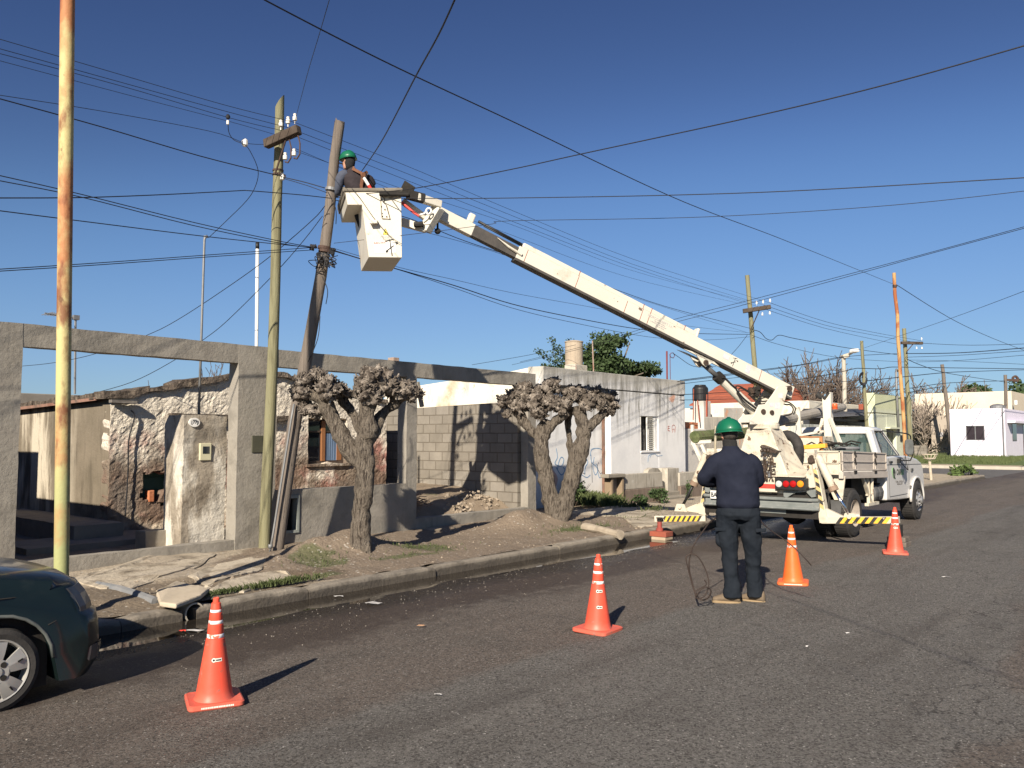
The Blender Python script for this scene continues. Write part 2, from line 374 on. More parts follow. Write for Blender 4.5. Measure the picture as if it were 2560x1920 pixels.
# kerb: separate cast lengths with worn arrises
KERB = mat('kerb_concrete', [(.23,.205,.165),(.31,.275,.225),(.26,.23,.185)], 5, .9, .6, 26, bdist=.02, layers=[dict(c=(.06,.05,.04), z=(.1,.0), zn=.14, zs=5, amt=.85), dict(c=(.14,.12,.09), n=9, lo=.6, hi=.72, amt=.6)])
KEEP0 |= {'kerb', 'pavement_slabs', 'pavement_corner', 'far_pavement', 'far_kerb', 'yard', 'yard_earth', 'far_verge'}
kb = MB(); xx = -12.0; rk = random.Random(4)
gaps = [X(318, 7.5), X(478, 7.5), X(560, 7.5)]
joints = [-12, -6, -1, gaps[0], X(470, 7.5), X(500,7.5), gaps[2], X(777,7.5), X(1090,7.5), X(1399,7.5), 13.2, 15.6, 18.2, 21, 24, 27, 30, 33, 36, 39, 40.4]
for a, b in zip(joints, joints[1:]):
    if abs(a - X(470,7.5)) < .01: continue
    k = max(2, int((b-a)/.12)) if b < 16 else 4; R = []
    dz = rk.uniform(-.014, .008); dy = rk.uniform(-.012, .012)
    if b-a < .6: dz -= .02
    for i in range(k+1):
        x = a + .006 + (b-a-.012)*i/k; n1 = .012*nz(x, 0, 2.5) ; n2 = .012*nz(x, 3, 5)
        e = .02 if i in (0, k) else 0
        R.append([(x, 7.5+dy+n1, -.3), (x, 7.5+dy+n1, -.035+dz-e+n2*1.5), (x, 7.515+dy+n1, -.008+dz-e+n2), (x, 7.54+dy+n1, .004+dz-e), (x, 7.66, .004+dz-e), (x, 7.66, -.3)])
    kb.rings(R)
# rounded corner of the block
R = []
for i in range(9):
    t = -PI/2 + PI/2*i/8; cx, cy = 40.4, 8.2
    R.append([(cx + r*math.cos(t), cy + r*math.sin(t), z) for r, z in ((.7,-.3),(.7,-.03),(.68,.0),(.54,.002),(.54,-.3))])
R += [[(cx + r, yy, z) for r, z in ((.7,-.3),(.7,-.03),(.68,.0),(.54,.002),(.54,-.3))] for yy in (15, 60)]
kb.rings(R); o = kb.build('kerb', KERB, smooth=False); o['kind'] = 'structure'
SLM = mat('pale_broken_concrete', [(.36,.31,.235),(.45,.395,.31),(.33,.285,.22)], 2.2, .95, .8, 20, bdist=.03, layers=[dict(c=(.2,.165,.12), n=2.5, lo=.48, hi=.6, dt=9, amt=.75), dict(c=(.09,.075,.055), n=2.5, lo=.64, hi=.67, dt=12, amt=.8)])
m_ = MB(); rs = random.Random(12)
for poly, zz in (([(250,1468),(180,1448),(255,1420),(370,1398),(468,1384),(540,1388),(500,1412),(420,1435),(330,1462)], .035), ([(470,1440),(545,1408),(620,1396),(668,1402),(655,1420),(590,1440),(520,1458)], .03), ([(520,1478),(560,1455),(640,1436),(700,1428),(735,1434),(700,1452),(610,1476)], .032), ([(390,1470),(440,1447),(500,1462),(530,1472),(505,1484),(420,1490)], .028), ([(1470,1283),(1540,1272),(1610,1268),(1640,1276),(1590,1290),(1510,1298)], .03), ([(1560,1300),(1640,1286),(1700,1284),(1710,1296),(1640,1310),(1585,1314)], .028)):
    q = []
    for a, b in zip(poly, poly[1:]+poly[:1]):
        for t in (0, .2, .4, .6, .8): q.append(at_g(a[0]+(b[0]-a[0])*t+rs.uniform(-3,3)*(t > 0), a[1]+(b[1]-a[1])*t+rs.uniform(-1.2,1.2)*(t > 0), zz))
    q = [Vector((p.x, p.y, side_z(p.x, p.y)+zz*.45)) for p in q]; c = sum(q, Vector())/len(q); n = len(q)
    m_.add(q + [p - Vector((0,0,.06)) for p in q] + [c + (p-c)*.93 + Vector((0,0,.008)) for p in q], [[2*n+i for i in range(n)]] + [(i, (i+1) % n, 2*n+(i+1) % n, 2*n+i) for i in range(n)] + [(i, n+i, n+(i+1) % n, (i+1) % n) for i in range(n)])
o = m_.build('pavement_slabs', SLM, recalc=True); o['kind'] = 'structure'
SLABS = mat('dark_paving', [(.12,.115,.105),(.19,.18,.165)], 4, .9, .5, 20, layers=[dict(c=(.3,.28,.25), n=3, lo=.6, hi=.7, amt=.6), dict(c=(.05,.045,.04), n=9, lo=.58, hi=.66, amt=.8)])
pc = MB(); pc.box((XC-.61, 8.2, -.4), (XC-.1, 60, .0)); pc.box((20.2, 7.64, -.4),(XC-.6, 10.54, -.012)); o = pc.build('pavement_corner', SLABS); o['kind'] = 'structure'
# yards behind the frontage: rough raised earth
YARD = mat('yard_earth_mat', [(.2,.155,.11),(.27,.215,.155)], 2.2, .95, .8, 16, bdist=.03, layers=[dict(c=(.33,.28,.22), n=7, lo=.6, hi=.7, amt=.7), dict(c=(.07,.09,.03), n=3, lo=.64, hi=.7, amt=.5)])
def yard_z(x, y):
    base = .02 if x < 8.6 else .02 + (.10+.22*sm(10.75, 11.3, y))*sm(8.8, 9.8, x) + .25*sm(11, 12.7, y)
    return base + .03*nz(x, y, 1.5) + .03*nz(x, y, 5)*sm(8.8, 9.5, x)
sheet('yard', axis([(-10,2,2),(2,13,.09)]), axis([(10.58,14,.09),(14,30,2)]), yard_z, None, YARD)
sheet('back_ground', axis([(13,XC-1,3)]), axis([(10.58,60,4)]), lambda x, y: -.03, None, YARD)
# far side of the junction
VERGE = mat('verge', [(.3,.25,.17),(.4,.34,.25)], 1.5, .95, .5, 10, layers=[dict(c=(.085,.12,.035), ax=0, z=(55.0,55.8), zn=1.2, zs=.8), dict(c=(.12,.17,.05), n=2, lo=.5, hi=.7, z=(55.0,55.8), ax=0, amt=.7)])
fp = MB()
for a, b in zip(axis([(8.2, 60, 2)]), axis([(8.2, 60, 2)])[1:]):
    fp.add([(XC2+.0,a,0),(XC2+.0,b,0),(58,b,.1),(58,a,.1)], [(0,1,2,3)][::-1]); fp.add([(58,a,.1),(58,b,.1),(66,b,.3),(66,a,.3)], [(0,3,2,1)]); fp.add([(66,a,.3),(66,b,.3),(140,b,.3),(140,a,.3)], [(0,3,2,1)])
    fp.add([(XC2,a,-.2),(XC2,b,-.2),(XC2,b,.0),(XC2,a,.0)], [(0,1,2,3)])
o = fp.build('far_verge', VERGE, recalc=True); o['kind'] = 'structure'
fk = MB(); fk.box((XC2-.16, 8.0, -.3), (XC2-.004, 60, .02)); o = fk.build('far_kerb', CEML); o['kind'] = 'structure'
fk = MB(); fk.box((XC2, 7.5, -.3), (140, 8.2, .0)); o = fk.build('far_pavement', CEML); o['kind'] = 'structure'

# ================================================================== FRONTAGE: cement frame
YF = 10.5; TH = .2
fr = thing('concrete_frame_wall', 'long grey cement frame of posts and lintel beam along the pavement', 'wall', (X(625,YF), YF+.1, 0))
zt = lambda u: Z(u, 804 + .0972*(u-9.5) + (3 if u > 690 else 0), YF)
ZT = zt(300)
def rough_box(lo, hi, name, m, parent, st=.12, amp=.008):
    # box whose faces are gridded so that the plaster can be uneven
    mb = MB(); lo = Vector(lo); hi = Vector(hi)
    n = [max(1, min(60, int((hi[i]-lo[i])/st))) for i in range(3)]
    def P(i, j, k):
        p = Vector((lo.x+(hi.x-lo.x)*i/n[0], lo.y+(hi.y-lo.y)*j/n[1], lo.z+(hi.z-lo.z)*k/n[2])); return p + Vector(noise.noise_vector(p*3.1))*amp + Vector(noise.noise_vector(p*9))*amp*.5
    for (a, b, c) in ((0,1,2),(1,2,0),(2,0,1)):
        for side in (0, n[c]):
            idx = {}
            for i in range(n[a]+1):
                for j in range(n[b]+1):
                    q = [0,0,0]; q[a] = i; q[b] = j; q[c] = side; idx[i,j] = len(mb.v); mb.v.append(P(*q))
            for i in range(n[a]):
                for j in range(n[b]):
                    f = [idx[i,j], idx[i+1,j], idx[i+1,j+1], idx[i,j+1]]; mb.f.append(f if side else f[::-1]); mb.mi.append(0)
    return mb.build(name, m, parent)
xc1a, xc1b = X(-45, YF), X(48, YF); xc2a, xc2b = X(593, YF), X(690, YF); xc3a, xc3b = X(1017, YF), X(1043, YF); xc4a, xc4b = X(1321, YF), X(1341, YF)
zb = Z(300, 804+28.3+52, YF); zb2 = Z(1000, 940, YF)
rough_box((xc1a, YF, -.3), (xc1b, YF+.24, ZT), 'column', CEM, fr)
rough_box((xc2a, YF, -.3), (xc2b, YF+.24, ZT), 'column', CEM, fr)
d3 = Yx(994, xc3a); rough_box((xc3a, YF+.01, -.3), (xc3b, min(d3, YF+.24), zb2), 'column', CEM, fr)
rough_box((xc4a, YF+.01, -.3), (xc4b, YF+.2, zb2), 'column', CEM, fr)
rough_box((xc1b, YF+.004, zb), (xc2a, YF+.2, ZT), 'beam', CEM, fr)
rough_box((xc2b, YF+.012, zb2), (xc4b-.002, YF+.2, ZT-.02), 'beam', CEM, fr)
zl = Z(870, 1217, YF)
nx0, nx1 = X(714, YF), X(748, YF); nz0, nz1 = Z(730, 1329, YF), Z(730, 1242, YF)
lw = rough_box((xc2b, YF+.01, -.3), (nx0, YF+.2, zl), 'low_wall', CEM, fr)
rough_box((nx1, YF+.01, -.3), (xc3a, YF+.2, zl), 'low_wall', CEM, fr)
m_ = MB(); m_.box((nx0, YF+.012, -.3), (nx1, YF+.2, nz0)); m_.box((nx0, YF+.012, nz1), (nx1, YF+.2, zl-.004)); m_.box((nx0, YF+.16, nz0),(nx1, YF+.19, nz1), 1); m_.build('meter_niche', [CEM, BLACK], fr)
m_ = MB(); t_ = .022
for lo, hi in (((nx0-.02, YF-.012, nz0-.02), (nx1+.02, YF+.02, nz0+t_)), ((nx0-.02, YF-.012, nz1-t_), (nx1+.02, YF+.02, nz1+.02)), ((nx0-.02, YF-.012, nz0+t_), (nx0+t_, YF+.02, nz1-t_)), ((nx1-t_, YF-.012, nz0+t_), (nx1+.02, YF+.1, nz1-t_))): m_.box(lo, hi)
m_.build('niche_frame', mat('grey_green_metal', [(.22,.24,.22),(.3,.32,.3)], 6, .6, .1), fr)
zf0 = Z(300, 1381, YF); rough_box((xc1b, YF+.02, -.4), (xc2a, YF+.2, zf0), 'footing', CEM, fr, amp=.012)
rough_box((xc3b, YF+.01, -.4), (xc4a, YF+.22, Z(1150, 1286, YF)), 'footing', CEM, fr, amp=.012)
BOXG = mat('olive_box', [(.06,.06,.04),(.08,.078,.055)], 4, .6, .05)
m_ = MB(); m_.box((X(629.5,YF), YF-.018, Z(640,1131,YF)), (X(656,YF), YF+.01, Z(640,1089,YF))); m_.build('meter_box', BOXG, fr, bevel=.004)

# ================================================================== OLD HOUSE
YH = 13.5; XL = X(275, YH); XR = X(966, YH)
ROUGHW = mat('rough_whitewash', [(.56,.50,.41),(.70,.64,.54),(.64,.58,.48)], 2.0, .95, 1.0, 18, bdist=.065, layers=[
    dict(c=(.34,.10,.08), n=1.3, lo=.44, hi=.54, z=(2.1,1.75), zn=.8, zs=2, amt=.8), dict(c=(.17,.125,.09), n=.9, lo=.42, hi=.5, z=(1.95,1.6), zn=.8, zs=2, amt=.9),
    dict(c=(.6,.52,.4), n=2.2, lo=.4, hi=.55, z=(.72,.4), zn=.5, amt=.75), dict(c=(.2,.175,.15), n=1.0, lo=.55, hi=.66, amt=.6), dict(c=(.2,.17,.14), n=5, lo=.58, hi=.72, amt=.6)])
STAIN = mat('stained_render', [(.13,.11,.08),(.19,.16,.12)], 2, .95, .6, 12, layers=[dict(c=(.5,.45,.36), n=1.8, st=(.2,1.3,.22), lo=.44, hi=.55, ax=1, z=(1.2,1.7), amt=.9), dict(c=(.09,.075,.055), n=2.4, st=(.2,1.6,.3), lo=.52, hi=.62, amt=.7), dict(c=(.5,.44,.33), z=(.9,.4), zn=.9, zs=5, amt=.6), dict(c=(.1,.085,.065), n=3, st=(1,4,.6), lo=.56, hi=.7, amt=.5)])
ROOFB = mat('mossy_brick_edge', [(.16,.125,.095),(.075,.06,.048),(.21,.17,.13)], 6, .95, 1.0, 14, bdist=.08, lo=.35, hi=.65)
hs = thing('old_house', 'derelict low house with peeling whitewashed gable behind the cement frame', 'house', ((XL+XR)/2, YH, 0))
gl = [(275, 996), (400, 977), (566, 950), (640, 938), (692, 941), (745, 953), (802, 966), (894, 988), (966, 1010)]
gx = [X(u, YH) for u, v in gl]; gz = [Z(u, v, YH) for u, v in gl]
def gtop(x):
    for i in range(len(gx)-1):
        if x <= gx[i+1]: return gz[i] + (gz[i+1]-gz[i])*(x-gx[i])/(gx[i+1]-gx[i])
    return gz[-1]
wx0, wx1, wz0, wz1 = X(769,YH), X(868,YH), Z(820,1159,YH), Z(820,1046,YH)
hx0, hx1, hz0, hz1 = X(357,YH), X(440,YH), Z(380,1256,YH), Z(380,1181,YH)
def holes(x, z):
    if wx0 < x < wx1 and wz0 < z < wz1: return True
    n1 = .07*nz(x, z, 5)
    if hx0+n1 < x < hx1 and hz0 + n1*1.5 - .1*sm(hx0+.15, hx0+.4, x) < z < hz1 + n1*.6: return True
    return False
def plaster_wall(name, x0, x1, y, z0, top, hole, m, parent, st=.05, amp=.03, thick=.22):
    nx_ = int((x1-x0)/st); V = []; F = []; nzr = int((max(top(x0+(x1-x0)*i/20) for i in range(21))-z0)/st)+1
    for i in range(nx_+1):
        x = x0+(x1-x0)*i/nx_; t = top(x)
        for k in range(nzr+1):
            z = z0+(t-z0)*k/nzr; p = Vector((x, y, z))
            d = amp*(.8*noise.noise(p*1.7) + .45*noise.noise(p*7) + .5*noise.noise(p*19)); V.append(p + Vector((0, -d, 0)) + Vector((noise.noise(p*5+Vector((9,9,9)))*.01, 0, 0)))
    for i in range(nx_):
        for k in range(nzr):
            a = i*(nzr+1)+k; c = (V[a]+V[a+nzr+2])/2
            if hole and hole(c.x, c.z): continue
            F.append((a, a+nzr+1, a+nzr+2, a+1))
    mb = MB(); mb.add(V, F); o = mb.build(name, m, parent)
    s_ = o.modifiers.new('thick', 'SOLIDIFY'); s_.thickness = thick; s_.offset = -1
    return o
plaster_wall('gable_wall', XL, XR, YH, -.1, gtop, holes, ROUGHW, hs)
zc = Z(275, 996, YH)
yb = 18.5; zbk = at_x(60, 1028, XL).z
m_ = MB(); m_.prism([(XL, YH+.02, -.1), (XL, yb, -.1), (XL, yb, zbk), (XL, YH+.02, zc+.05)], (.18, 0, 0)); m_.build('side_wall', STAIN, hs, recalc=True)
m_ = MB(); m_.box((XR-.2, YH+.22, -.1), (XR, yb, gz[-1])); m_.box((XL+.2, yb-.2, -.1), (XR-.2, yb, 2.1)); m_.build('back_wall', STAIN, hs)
m_ = MB()
for i in range(len(gx)-1):
    k = 7
    for j in range(k):
        a = gx[i]+(gx[i+1]-gx[i])*j/k; b = gx[i]+(gx[i+1]-gx[i])*(j+1)/k; za = gtop(a); zz = gtop(b); h = .1+.03*nz(a, 1, 2.4)+(.02 if nz(a,7,1.6) > 0 else -.02)
        if i < 1: a -= .12 if j == 0 else 0
        m_.hexa([(a,YH-.07,za),(b,YH-.07,zz),(b,YH+.3,zz),(a,YH+.3,za),(a,YH-.05,za+h),(b,YH-.05,zz+h),(b,YH+.3,zz+h),(a,YH+.3,za+h)])
m_.build('roof_edge', ROOFB, hs, jitter=(.05, 5), recalc=True)
m_ = MB(); ap = (gx[3], gz[3])
m_.add([(XL-.15,YH+.25,zc+.02),(ap[0],YH+.25,ap[1]+.02),(ap[0],yb,ap[1]-.2),(XL-.15,yb,zbk+.03), (XR+.1,YH+.25,gz[-1]+.02),(XR+.1,yb,gz[-1])], [(0,1,2,3),(1,4,5,2)])
o = m_.build('roof', mat('old_sheet_roof', [(.17,.08,.055),(.28,.16,.12),(.12,.09,.07)], 3, .9, .6, 10), hs); s_ = o.modifiers.new('t', 'SOLIDIFY'); s_.thickness = .05
m_ = MB(); zp = zc+.03
for i in range(24):
    y0 = YH+.1+i*.2; zi = zp + (zbk-zc)*(y0-YH)/(yb-YH); m_.box((XL-.12-.04*random.random(), y0, zi-.03), (XL+.1, y0+.17, zi+.05+.03*random.random()))
m_.build('eave', ROOFB, hs, jitter=(.02, 6))
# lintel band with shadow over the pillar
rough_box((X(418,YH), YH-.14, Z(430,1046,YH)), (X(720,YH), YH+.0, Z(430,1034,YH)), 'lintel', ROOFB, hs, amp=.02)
BRN = mat('brown_wood', [(.2,.085,.035),(.29,.13,.055)], 5, .6, .2, stretch=(1,1,.2)); DKWD = mat('dark_wood', [(.05,.035,.028),(.085,.06,.045)], 5, .6, .2)
wf = MB(); cx = (wx0+wx1)/2 - .02; yw = YH+.12
for lo, hi in (((wx0,yw,wz0),(wx1,yw+.06,wz0+.055)), ((wx0,yw,wz1-.05),(wx1,yw+.06,wz1)), ((wx0,yw,wz0+.055),(wx0+.05,yw+.06,wz1-.05)), ((wx1-.05,yw,wz0+.055),(wx1,yw+.06,wz1-.05)), ((wx0+.05,yw+.005,wz0+.62),(wx1-.05,yw+.05,wz0+.655))): wf.box(lo, hi)
win = wf.build('window', DKWD, hs, bevel=.004)
m_ = MB(); m_.box((cx-.045, yw-.01, wz0+.05), (cx+.045, yw+.055, wz1-.05)); m_.box((wx1-.17, yw-.004, wz0+.06), (wx1-.05, yw+.05, wz1-.05)); m_.build('mullion', BRN, win, bevel=.004)
m_ = MB(); m_.box((wx0+.05, yw+.03, wz0+.05), (wx1-.05, yw+.034, wz1-.05)); m_.build('pane', glass('window_glass', (.01,.013,.018), .03), win)
CURT = mat('blue_curtain', [(.06,.10,.17),(.14,.2,.3)], 5, .85, .2, stretch=(6,6,.3))
m_ = MB(); n = 24
m_.add([(cx+.06+(wx1-.17-cx-.06)*i/n, yw+.022-.012*math.sin(i*1.9)**2, z) for z in (wz0+.06, wz0+.6) for i in range(n+1)], [(i,i+1,i+n+2,i+n+1) for i in range(n)]); m_.build('curtain', CURT, win)
m_ = MB(); m_.box((wx0-.05, YH-.06, wz0-.05), (wx1+.05, YH+.12, wz0)); m_.build('sill', ROUGHW, win)
GRN = mat('green_door_paint', [(.03,.09,.075),(.05,.13,.105)], 2, .6, .15, 20, layers=[dict(c=(.11,.23,.19), n=2, lo=.5, hi=.53, z=(.9,.75), amt=.9)])
m_ = MB()
for i in range(5): m_.box((hx0-.1, YH+.3, hz0-.25+i*.22), (hx1+.3, YH+.34+.008*(i % 2), hz0-.035+i*.22))
m_.build('door', GRN, hs, bevel=.004)
m_ = MB(); p = at_y(383, 1250, YH+.02); BRK = mat('orange_brick', [(.42,.14,.06),(.5,.2,.1)], 6, .9, .4)
m_.box((p.x-.09,YH-.02,p.z-.03),(p.x,YH+.14,p.z+.16)); m_.build('broken_brick', BRK, hs, bevel=.01, jitter=(.02,8)); m_ = MB(); m_.box((p.x+.1,YH-.04,p.z-.06),(p.x+.3,YH+.14,p.z+.17)); m_.build('broken_masonry', ROUGHW, hs, bevel=.02, jitter=(.06,5))
# downpipe cable on the gable
m_ = MB(); q = [at_y(u, v, YH-.06) for u, v in ((327,1026),(336,1042),(322,1100),(320,1180),(313,1290))]; m_.tube([Vector(c) for c in crom([tuple(a) for a in q], 5)], .012, 6); m_.build('wall_cable', CABLE, hs)
m_ = MB(); q = [at_y(u, v, YH-.08) for u, v in ((262,1040),(345,1008),(300,1000))]
m_.beam(at_y(276,1003,YH-.1), at_y(340,1006,YH-.1), .12, .05); m_.build('eave_board', mat('grey_board', [(.2,.18,.16),(.1,.09,.08)], 8, .9, .3), hs, jitter=(.02, 5))

# yard things: step along the side wall, slab, block, lot walls
STEPM = mat('yard_concrete', [(.2,.18,.15),(.28,.25,.2)], 3, .95, .6, 12)
tag(rough_box((XL-.75, YH-.6, -.05), (XL-.02, 17, .3), 'step', STEPM, None), 'long low concrete step beside the stained side wall', 'step')
tag(rough_box((XL-1.6, YH-1.2, -.05), (XL+1.6, YH-.05, .1), 'threshold_slab', STEPM, None), 'shaded concrete slab at the foot of the old house gable', 'slab')
p = at_g(262, 1340, .06); m_ = MB(); m_.obox((p.x, p.y, .09), (1.0, .7, .05), Matrix.Rotation(.5, 3, 'Z') @ Matrix.Rotation(.06, 3, 'X')); tag(m_.build('paving_slab', STEPM, bevel=.01, jitter=(.02,3)), 'loose paving slab lying in the shade of the yard', 'slab')
yb_ = 11.35; m_ = MB(); m_.box((X(371,yb_), yb_, 0.0), (X(425,yb_), yb_+.3, Z(400,1327,yb_))); m_.box((X(429,yb_), yb_+.02, 0.0), (X(448,yb_), yb_+.3, Z(400,1329,yb_)));
tag(m_.build('masonry_block', STEPM, bevel=.012, jitter=(.02,5)), 'squat beige masonry block just behind the low kerb wall', 'block')
m_ = MB(); m_.box((2.95, 10.75, -.1), (3.15, 15.2, 2.27)); m_.box((2.95, 15.2, -.1), (3.15, 26, 3.1)); tag(m_.build('lot_wall', STAIN), 'left boundary wall of the yard, lower at its front', 'wall')
m_ = MB(); m_.box((2, 22, -.1), (10, 22.3, at_y(150, 986, 22).z)); tag(m_.build('rear_wall', mat('grey_render', [(.2,.18,.15),(.26,.235,.2)], 2, .95, .4), bevel=.02), 'plain grey wall seen above the roof of the old house', 'wall')

# meter pillar
pl_x0, pl_x1 = X(459, 10.93), X(566, 10.93); pl_y1 = Yx(412, pl_x0); zpt = Z(510, 1038, 10.93)
pr_ = thing('meter_pillar', 'stained plaster meter pillar with house number plaque and pale meter box', 'pillar', ((pl_x0+pl_x1)/2, 11.1, 0))
PLAST = mat('stained_plaster', [(.15,.125,.095),(.31,.27,.215),(.22,.19,.15)], 1.7, .95, .7, 14, bdist=.035, layers=[dict(c=(.62,.58,.5), n=1.5, st=(1.6,1.6,.6), lo=.43, hi=.52, z=(1.5,.8), zn=-.9, amt=.95), dict(c=(.1,.075,.05), n=2.6, lo=.6, hi=.68, amt=.8), dict(c=(.52,.45,.34), ax=0, z=(-.36,-.5), amt=.7)])  # stains, plus a layer along x painting the sunlit left face paler
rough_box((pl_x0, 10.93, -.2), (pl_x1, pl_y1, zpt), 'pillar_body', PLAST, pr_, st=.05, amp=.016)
yy = 10.93
m_ = MB(); m_.box((X(498.5,yy), yy-.03, Z(510,1151,yy)), (X(527,yy), yy+.02, Z(510,1108,yy))); bx = m_.build('meter_box', mat('ivory_plastic', [(.5,.47,.32),(.56,.53,.37)], 4, .5, .02), pr_, bevel=.008)
m_ = MB(); m_.box((X(505,yy), yy-.034, Z(510,1134,yy)), (X(521,yy), yy-.02, Z(510,1116,yy))); m_.build('meter_window', glass('meter_glass'), bx)
WHT = mat('white_enamel', [(.72,.71,.68),(.8,.79,.76)], 6, .35, 0); INK = mat('black_ink', [(.015,.015,.015),(.02,.02,.02)], 4, .6, 0)
c0 = at_y(486.5, 1056, yy-.028); rr = .082
m_ = MB(); m_.add([c0 + Vector((1.0*rr*math.cos(2*PI*i/28), 0, .78*rr*math.sin(2*PI*i/28))) for i in range(28)] + [c0 + Vector((rr*math.cos(2*PI*i/28), .02, .78*rr*math.sin(2*PI*i/28))) for i in range(28)], [list(range(28))] + [(i,(i+1)%28,28+(i+1)%28,28+i) for i in range(28)]); pq = m_.build('number_plaque', WHT, pr_, recalc=True)
text('plaque_number', '1770', .06, c0+Vector((.002,-.002,.002)), (1,0,0), (0,0,1), INK, pq, .0012)
m_ = MB(); m_.box((c0.x-.03, c0.y-.003, c0.z+.032), (c0.x+.03, c0.y-.001, c0.z+.038)); m_.prism([c0+Vector((-.052,-.003,-.018)), c0+Vector((-.035,-.003,-.022)), c0+Vector((-.033,-.003,-.036)), c0+Vector((-.045,-.003,-.032))], (0,.001,0)); m_.prism([c0+Vector((.052,-.003,-.018)), c0+Vector((.035,-.003,-.022)), c0+Vector((.033,-.003,-.036)), c0+Vector((.045,-.003,-.032))], (0,.001,0)); m_.build('plaque_print', INK, pq, recalc=True)
GALV = mat('galvanised', [(.16,.165,.17),(.24,.245,.25)], 5, .55, .1, 20, metal=.3)
m_ = MB(); a = at_y(497, 1040, 11.1); b = at_y(511, 600, 11.1); c = at_y(513, 590, 11.1); d = at_y(518, 595, 11.1)
m_.tube([a, (a+b)/2, b, c, (c+d)/2+Vector((0,0,.02)), d], [.019,.018,.017,.02,.02,.022], 8); tag(m_.build('service_mast', GALV, smooth=True), 'thin grey service mast with bent head above the meter pillar', 'mast')
m_ = MB(); a = at_y(642, 1100, 11.3); b = at_y(643.5, 622, 11.3); c = at_y(643.5, 607, 11.3); m_.tube([Vector((a.x,a.y,0)), b], .026, 10); wm = tag(m_.build('vent_mast', mat('white_pipe', [(.68,.68,.66),(.6,.6,.58)], 5, .5, .05), smooth=True), 'white pipe mast with black cap behind the cement frame', 'mast')
m_ = MB(); m_.tube([b, c], .029, 10); m_.build('cap', BLACK, wm, smooth=True)

# ================================================================== BLOCK WALL
XW = 12.9
def brickmat(name, c1, c2, mortar, bw, bh, ax='YZ'):
    m = mat(name, [c1, c2], 3, .95, .3, 25); t = m.node_tree; N = t.nodes; L = t.links; b = N['Principled BSDF']
    tc = N.new('ShaderNodeTexCoord'); sp = N.new('ShaderNodeSeparateXYZ'); cb = N.new('ShaderNodeCombineXYZ'); L.new(tc.outputs['Object'], sp.inputs[0])
    L.new(sp.outputs[1 if ax[0] == 'Y' else 0], cb.inputs[0]); L.new(sp.outputs[2], cb.inputs[1])
    br = N.new('ShaderNodeTexBrick'); L.new(cb.outputs[0], br.inputs[0]); br.inputs['Scale'].default_value = 1; br.inputs['Brick Width'].default_value = bw; br.inputs['Row Height'].default_value = bh
    br.inputs['Mortar Size'].default_value = .012; br.inputs['Mortar Smooth'].default_value = .3; br.inputs['Color1'].default_value = (1,1,1,1); br.inputs['Color2'].default_value = (.8,.79,.77,1); br.inputs['Mortar'].default_value = (.62,.59,.55,1)
    old = b.inputs['Base Color'].links[0].from_socket; mx = N.new('ShaderNodeMix'); mx.data_type = 'RGBA'; mx.blend_type = 'MULTIPLY'; mx.inputs[0].default_value = 1
    L.new(old, mx.inputs[6]); L.new(br.outputs[0], mx.inputs[7]); L.new(mx.outputs[2], b.inputs['Base Color'])
    bn = b.inputs['Normal'].links[0].from_node; b2 = N.new('ShaderNodeBump'); b2.inputs['Strength'].default_value = .8; b2.inputs['Distance'].default_value = .02; b2.invert = True
    L.new(br.outputs['Fac'], b2.inputs['Height']); L.new(bn.outputs[0], b2.inputs['Normal']); L.new(b2.outputs[0], b.inputs['Normal']); return m
BLK = brickmat('concrete_block', (.195,.177,.152), (.265,.242,.207), None, .40, .2)
bt = [(1041, 1020), (1150, 1013), (1242, 1007), (1330, 1001)]
P = [at_x(u, v, XW) for u, v in bt]; p0, p1 = P[0], P[-1]; sl_ = (p1.z-p0.z)/(p1.y-p0.y)
ya, yz_ = 10.72, 17.0
m_ = MB(); m_.prism([(XW, ya, -.1), (XW, ya, p0.z + sl_*(ya-p0.y)), (XW, yz_, p0.z + sl_*(yz_-p0.y)), (XW, yz_, -.1)], (.15, 0, 0)); tag(m_.build('block_wall', BLK, recalc=True), 'grey concrete block wall running back from the pavement', 'wall')
# ================================================================== WHITE HOUSE
YW = 12.0
WHITEW = mat('weathered_white', [(.66,.66,.655),(.75,.745,.73),(.71,.705,.69)], 1.2, .9, .35, 14, bdist=.02, layers=[
    dict(c=(.13,.125,.11), n=2.3, st=(2.2,2.2,.33), lo=.42, hi=.62, dt=9, ro=.7, z=(2.2,3.2), zn=.5, amt=.95), dict(c=(.36,.34,.29), z=(2.95,3.3), zn=.25, zs=4, amt=.8), dict(c=(.25,.24,.21), n=2.2, st=(2.6,2.6,.3), lo=.51, hi=.62, dt=9, ro=.7, z=(1.3,2.4), amt=.85),
    dict(c=(.45,.43,.38), n=.9, lo=.58, hi=.7, amt=.6), dict(c=(.62,.28,.16), n=1.0, lo=.70, hi=.715, dt=1, amt=.7), dict(c=(.42,.38,.3), z=(.7,.1), zn=.6, zs=3, amt=.7)])
x0 = X(1338, YW); x1 = X(1694, YW); zp0 = Z(1338, 917, YW); zp1 = Z(1694, 953, YW); zp_ = (zp0+zp1)/2
wh = thing('white_house', 'low flat-roofed white house with streaked parapet and shuttered window', 'house', ((x0+x1)/2, YW, 0))
xs_ = X(1527, YW-.25); zl0 = Z(1500, 977, YW-.02)
sx0, sx1 = X(1599, YW-.22), X(1644, YW-.22); sz0, sz1 = Z(1620, 1126.5, YW-.22), Z(1620, 1041, YW-.22)
m_ = MB(); ZB = -.3; yf = YW-.25; yb2 = 17.5
m_.box((x0, YW, ZB), (xs_-.01, YW+.2, zl0+.01))
